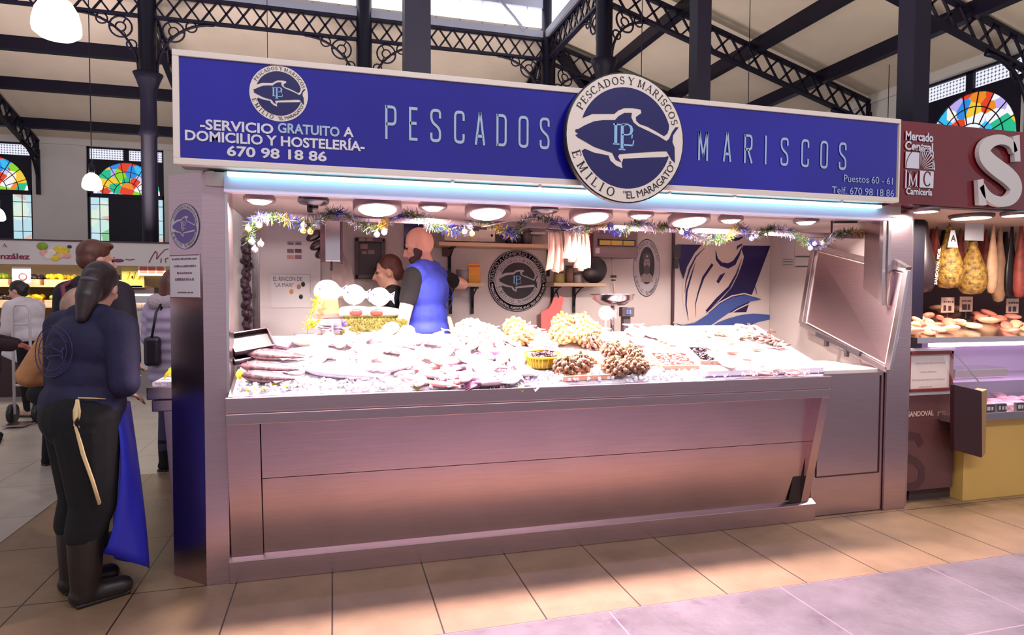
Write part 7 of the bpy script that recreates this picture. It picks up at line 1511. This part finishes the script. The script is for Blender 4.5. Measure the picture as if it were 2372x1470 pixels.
mb = MB(); mb.cap(P1.U(-.12, -.08, 1.44), .07, P1.U(.12, -.08, 1.44), .07); mb.build('fur_hood', mat('fur trim', (.70, .64, .68), .95, bump=.6, bscale=60), P1.o, voxel=.011)
P1.trousers(mat('grey blue trousers', (.20, .16, .30), .8), .016, .2); P1.shoes(BLKC, .26, .012, 'ankle_boot'); P1.hair(HBRN, CAP+[((0, -.07, 1.60), .075, (0, -.085, 1.42), .07)])
p = at(352, 808, y=2.25); t = thing('handbag', 'dark handbag hanging at the side of the puffer jacket woman', 'bag', (p.x, 2.3, p.z-.1)); mb = MB(); mb.box((p.x, 2.3, p.z-.02), (.12, .16, .24)); mb.build('bag_body', mat('dark leather', (.16, .12, .18), .4), t, bevel=.03); mb = MB(); mb.tube([(p.x, 2.24, p.z+.08), (p.x+.03, 2.27, p.z+.3), (p.x+.06, 2.34, p.z+.38), (p.x+.02, 2.36, p.z+.1)], .010, 6); mb.build('strap', DARK, t)

# the two clerks inside the stall
M1 = Person('bald bearded man in a blue vest over a black shirt behind the fish counter', (.625, .94, .18), 1.80, 55, 55, ((-.25, .03, 1.10), (-.24, .10, .84)), ((.36, -.10, 1.33), (.26, .05, 1.42)), (22, 22, 0), 1.06, mat('rosy skin', (.86, .66, .58), .45, noise=.05, scale=14), .0095)
M1.top('black_shirt', BLKC, .008, .88, .27); M1.trousers(BLKC, .016); M1.shoes(BLKC)
mb = MB(); M1.torso(mb, .020, .90); mb.build('blue_vest', BLUEV, M1.o, voxel=.0095, smooth=5)
M1.hair(mat('dark beard', (.22, .11, .09), .7, noise=.3, scale=60), [((0, .045, 1.510), (.060, .056, .040)), ((-.055, .02, 1.545), (.012, .03, .04)), ((.055, .02, 1.545), (.012, .03, .04))], 'beard', .7)
lf = M1.U(.02, -.150, 1.24); class_f = Fr(lf, M1.Ru @ Vec((1, 0, 0)), M1.Ru @ Vec((0, -.03, 1)))
mb = MB(); mb.ring(class_f, 0, 0, .075, .003, 30, 5)
for q in ribbon([(x*.075, y*.075) for x, y in FT+TAIL+FB], .006, True): mb.flat(q, class_f, .002)
mb.build('back_emblem', mat('dark blue print', (.10, .12, .45), .7), M1.o)
mb = MB(); k = M1.k; na = 30; vs = []
for j in range(5):
    for i in range(na+1): a = math.radians(-150+300*i/na); r = .20+.006*j; vs.append(M1.Lw(r*math.sin(a)*1.05, r*math.cos(a)*.82, 1.02-.045*j))
mb.add(vs, [(j*(na+1)+i, j*(na+1)+i+1, (j+1)*(na+1)+i+1, (j+1)*(na+1)+i) for j in range(4) for i in range(na)], True); o = mb.build('apron_band', BLUEA, M1.o); q = o.modifiers.new('t', 'SOLIDIFY'); q.thickness = .004
b0 = at(1040, 733, y=.86); mb = MB()
for pts in ([(1038, 733), (1042, 755), (1044, 782), (1050, 760), (1042, 735)], [(1040, 733), (1046, 770), (1046, 795)], [(1040, 735), (1050, 770), (1052, 778), (1046, 765)]): mb.tube([at(x, y, y=.86) for x, y in pts], .007, 6)
mb.tube([M1.Lw(.215*math.sin(math.radians(a)), .175*math.cos(math.radians(a)), 1.0) for a in range(-150, 160, 15)], .006, 6); mb.build('apron_string', CREAM, M1.o)
C1 = Person('woman clerk with short brown hair and black top looking down beside the bald man', (.41, 1.13, .18), 1.60, 80, 80, ((-.22, .06, 1.08), (-.10, .30, 1.0)), ((.22, .06, 1.08), (.10, .30, 1.0)), (4, 12, 0), .98, SKIN2, .0095)
C1.top('black_top', BLKC, .02, .88, .97); C1.trousers(BLKC); C1.shoes(BLKC); C1.hair(HBRN, [((0, -.026, 1.625), (.082, .094, .096)), ((0, -.06, 1.58), (.072, .06, .075)), ((0, -.10, 1.545), (.04, .035, .04))])
mb = MB(); mb.tube([C1.U(-.09, .13, 1.22), C1.U(-.085, .10, 1.34), C1.U(-.075, .03, 1.45), C1.U(-.03, -.06, 1.455)], .007, 6); mb.build('apron_strap', CREAM, C1.o)
for q in (A1, T1, J1, W1, D1, P1, M1, C1, D2): q.brows.build('eyebrows', HDARK, q.o)
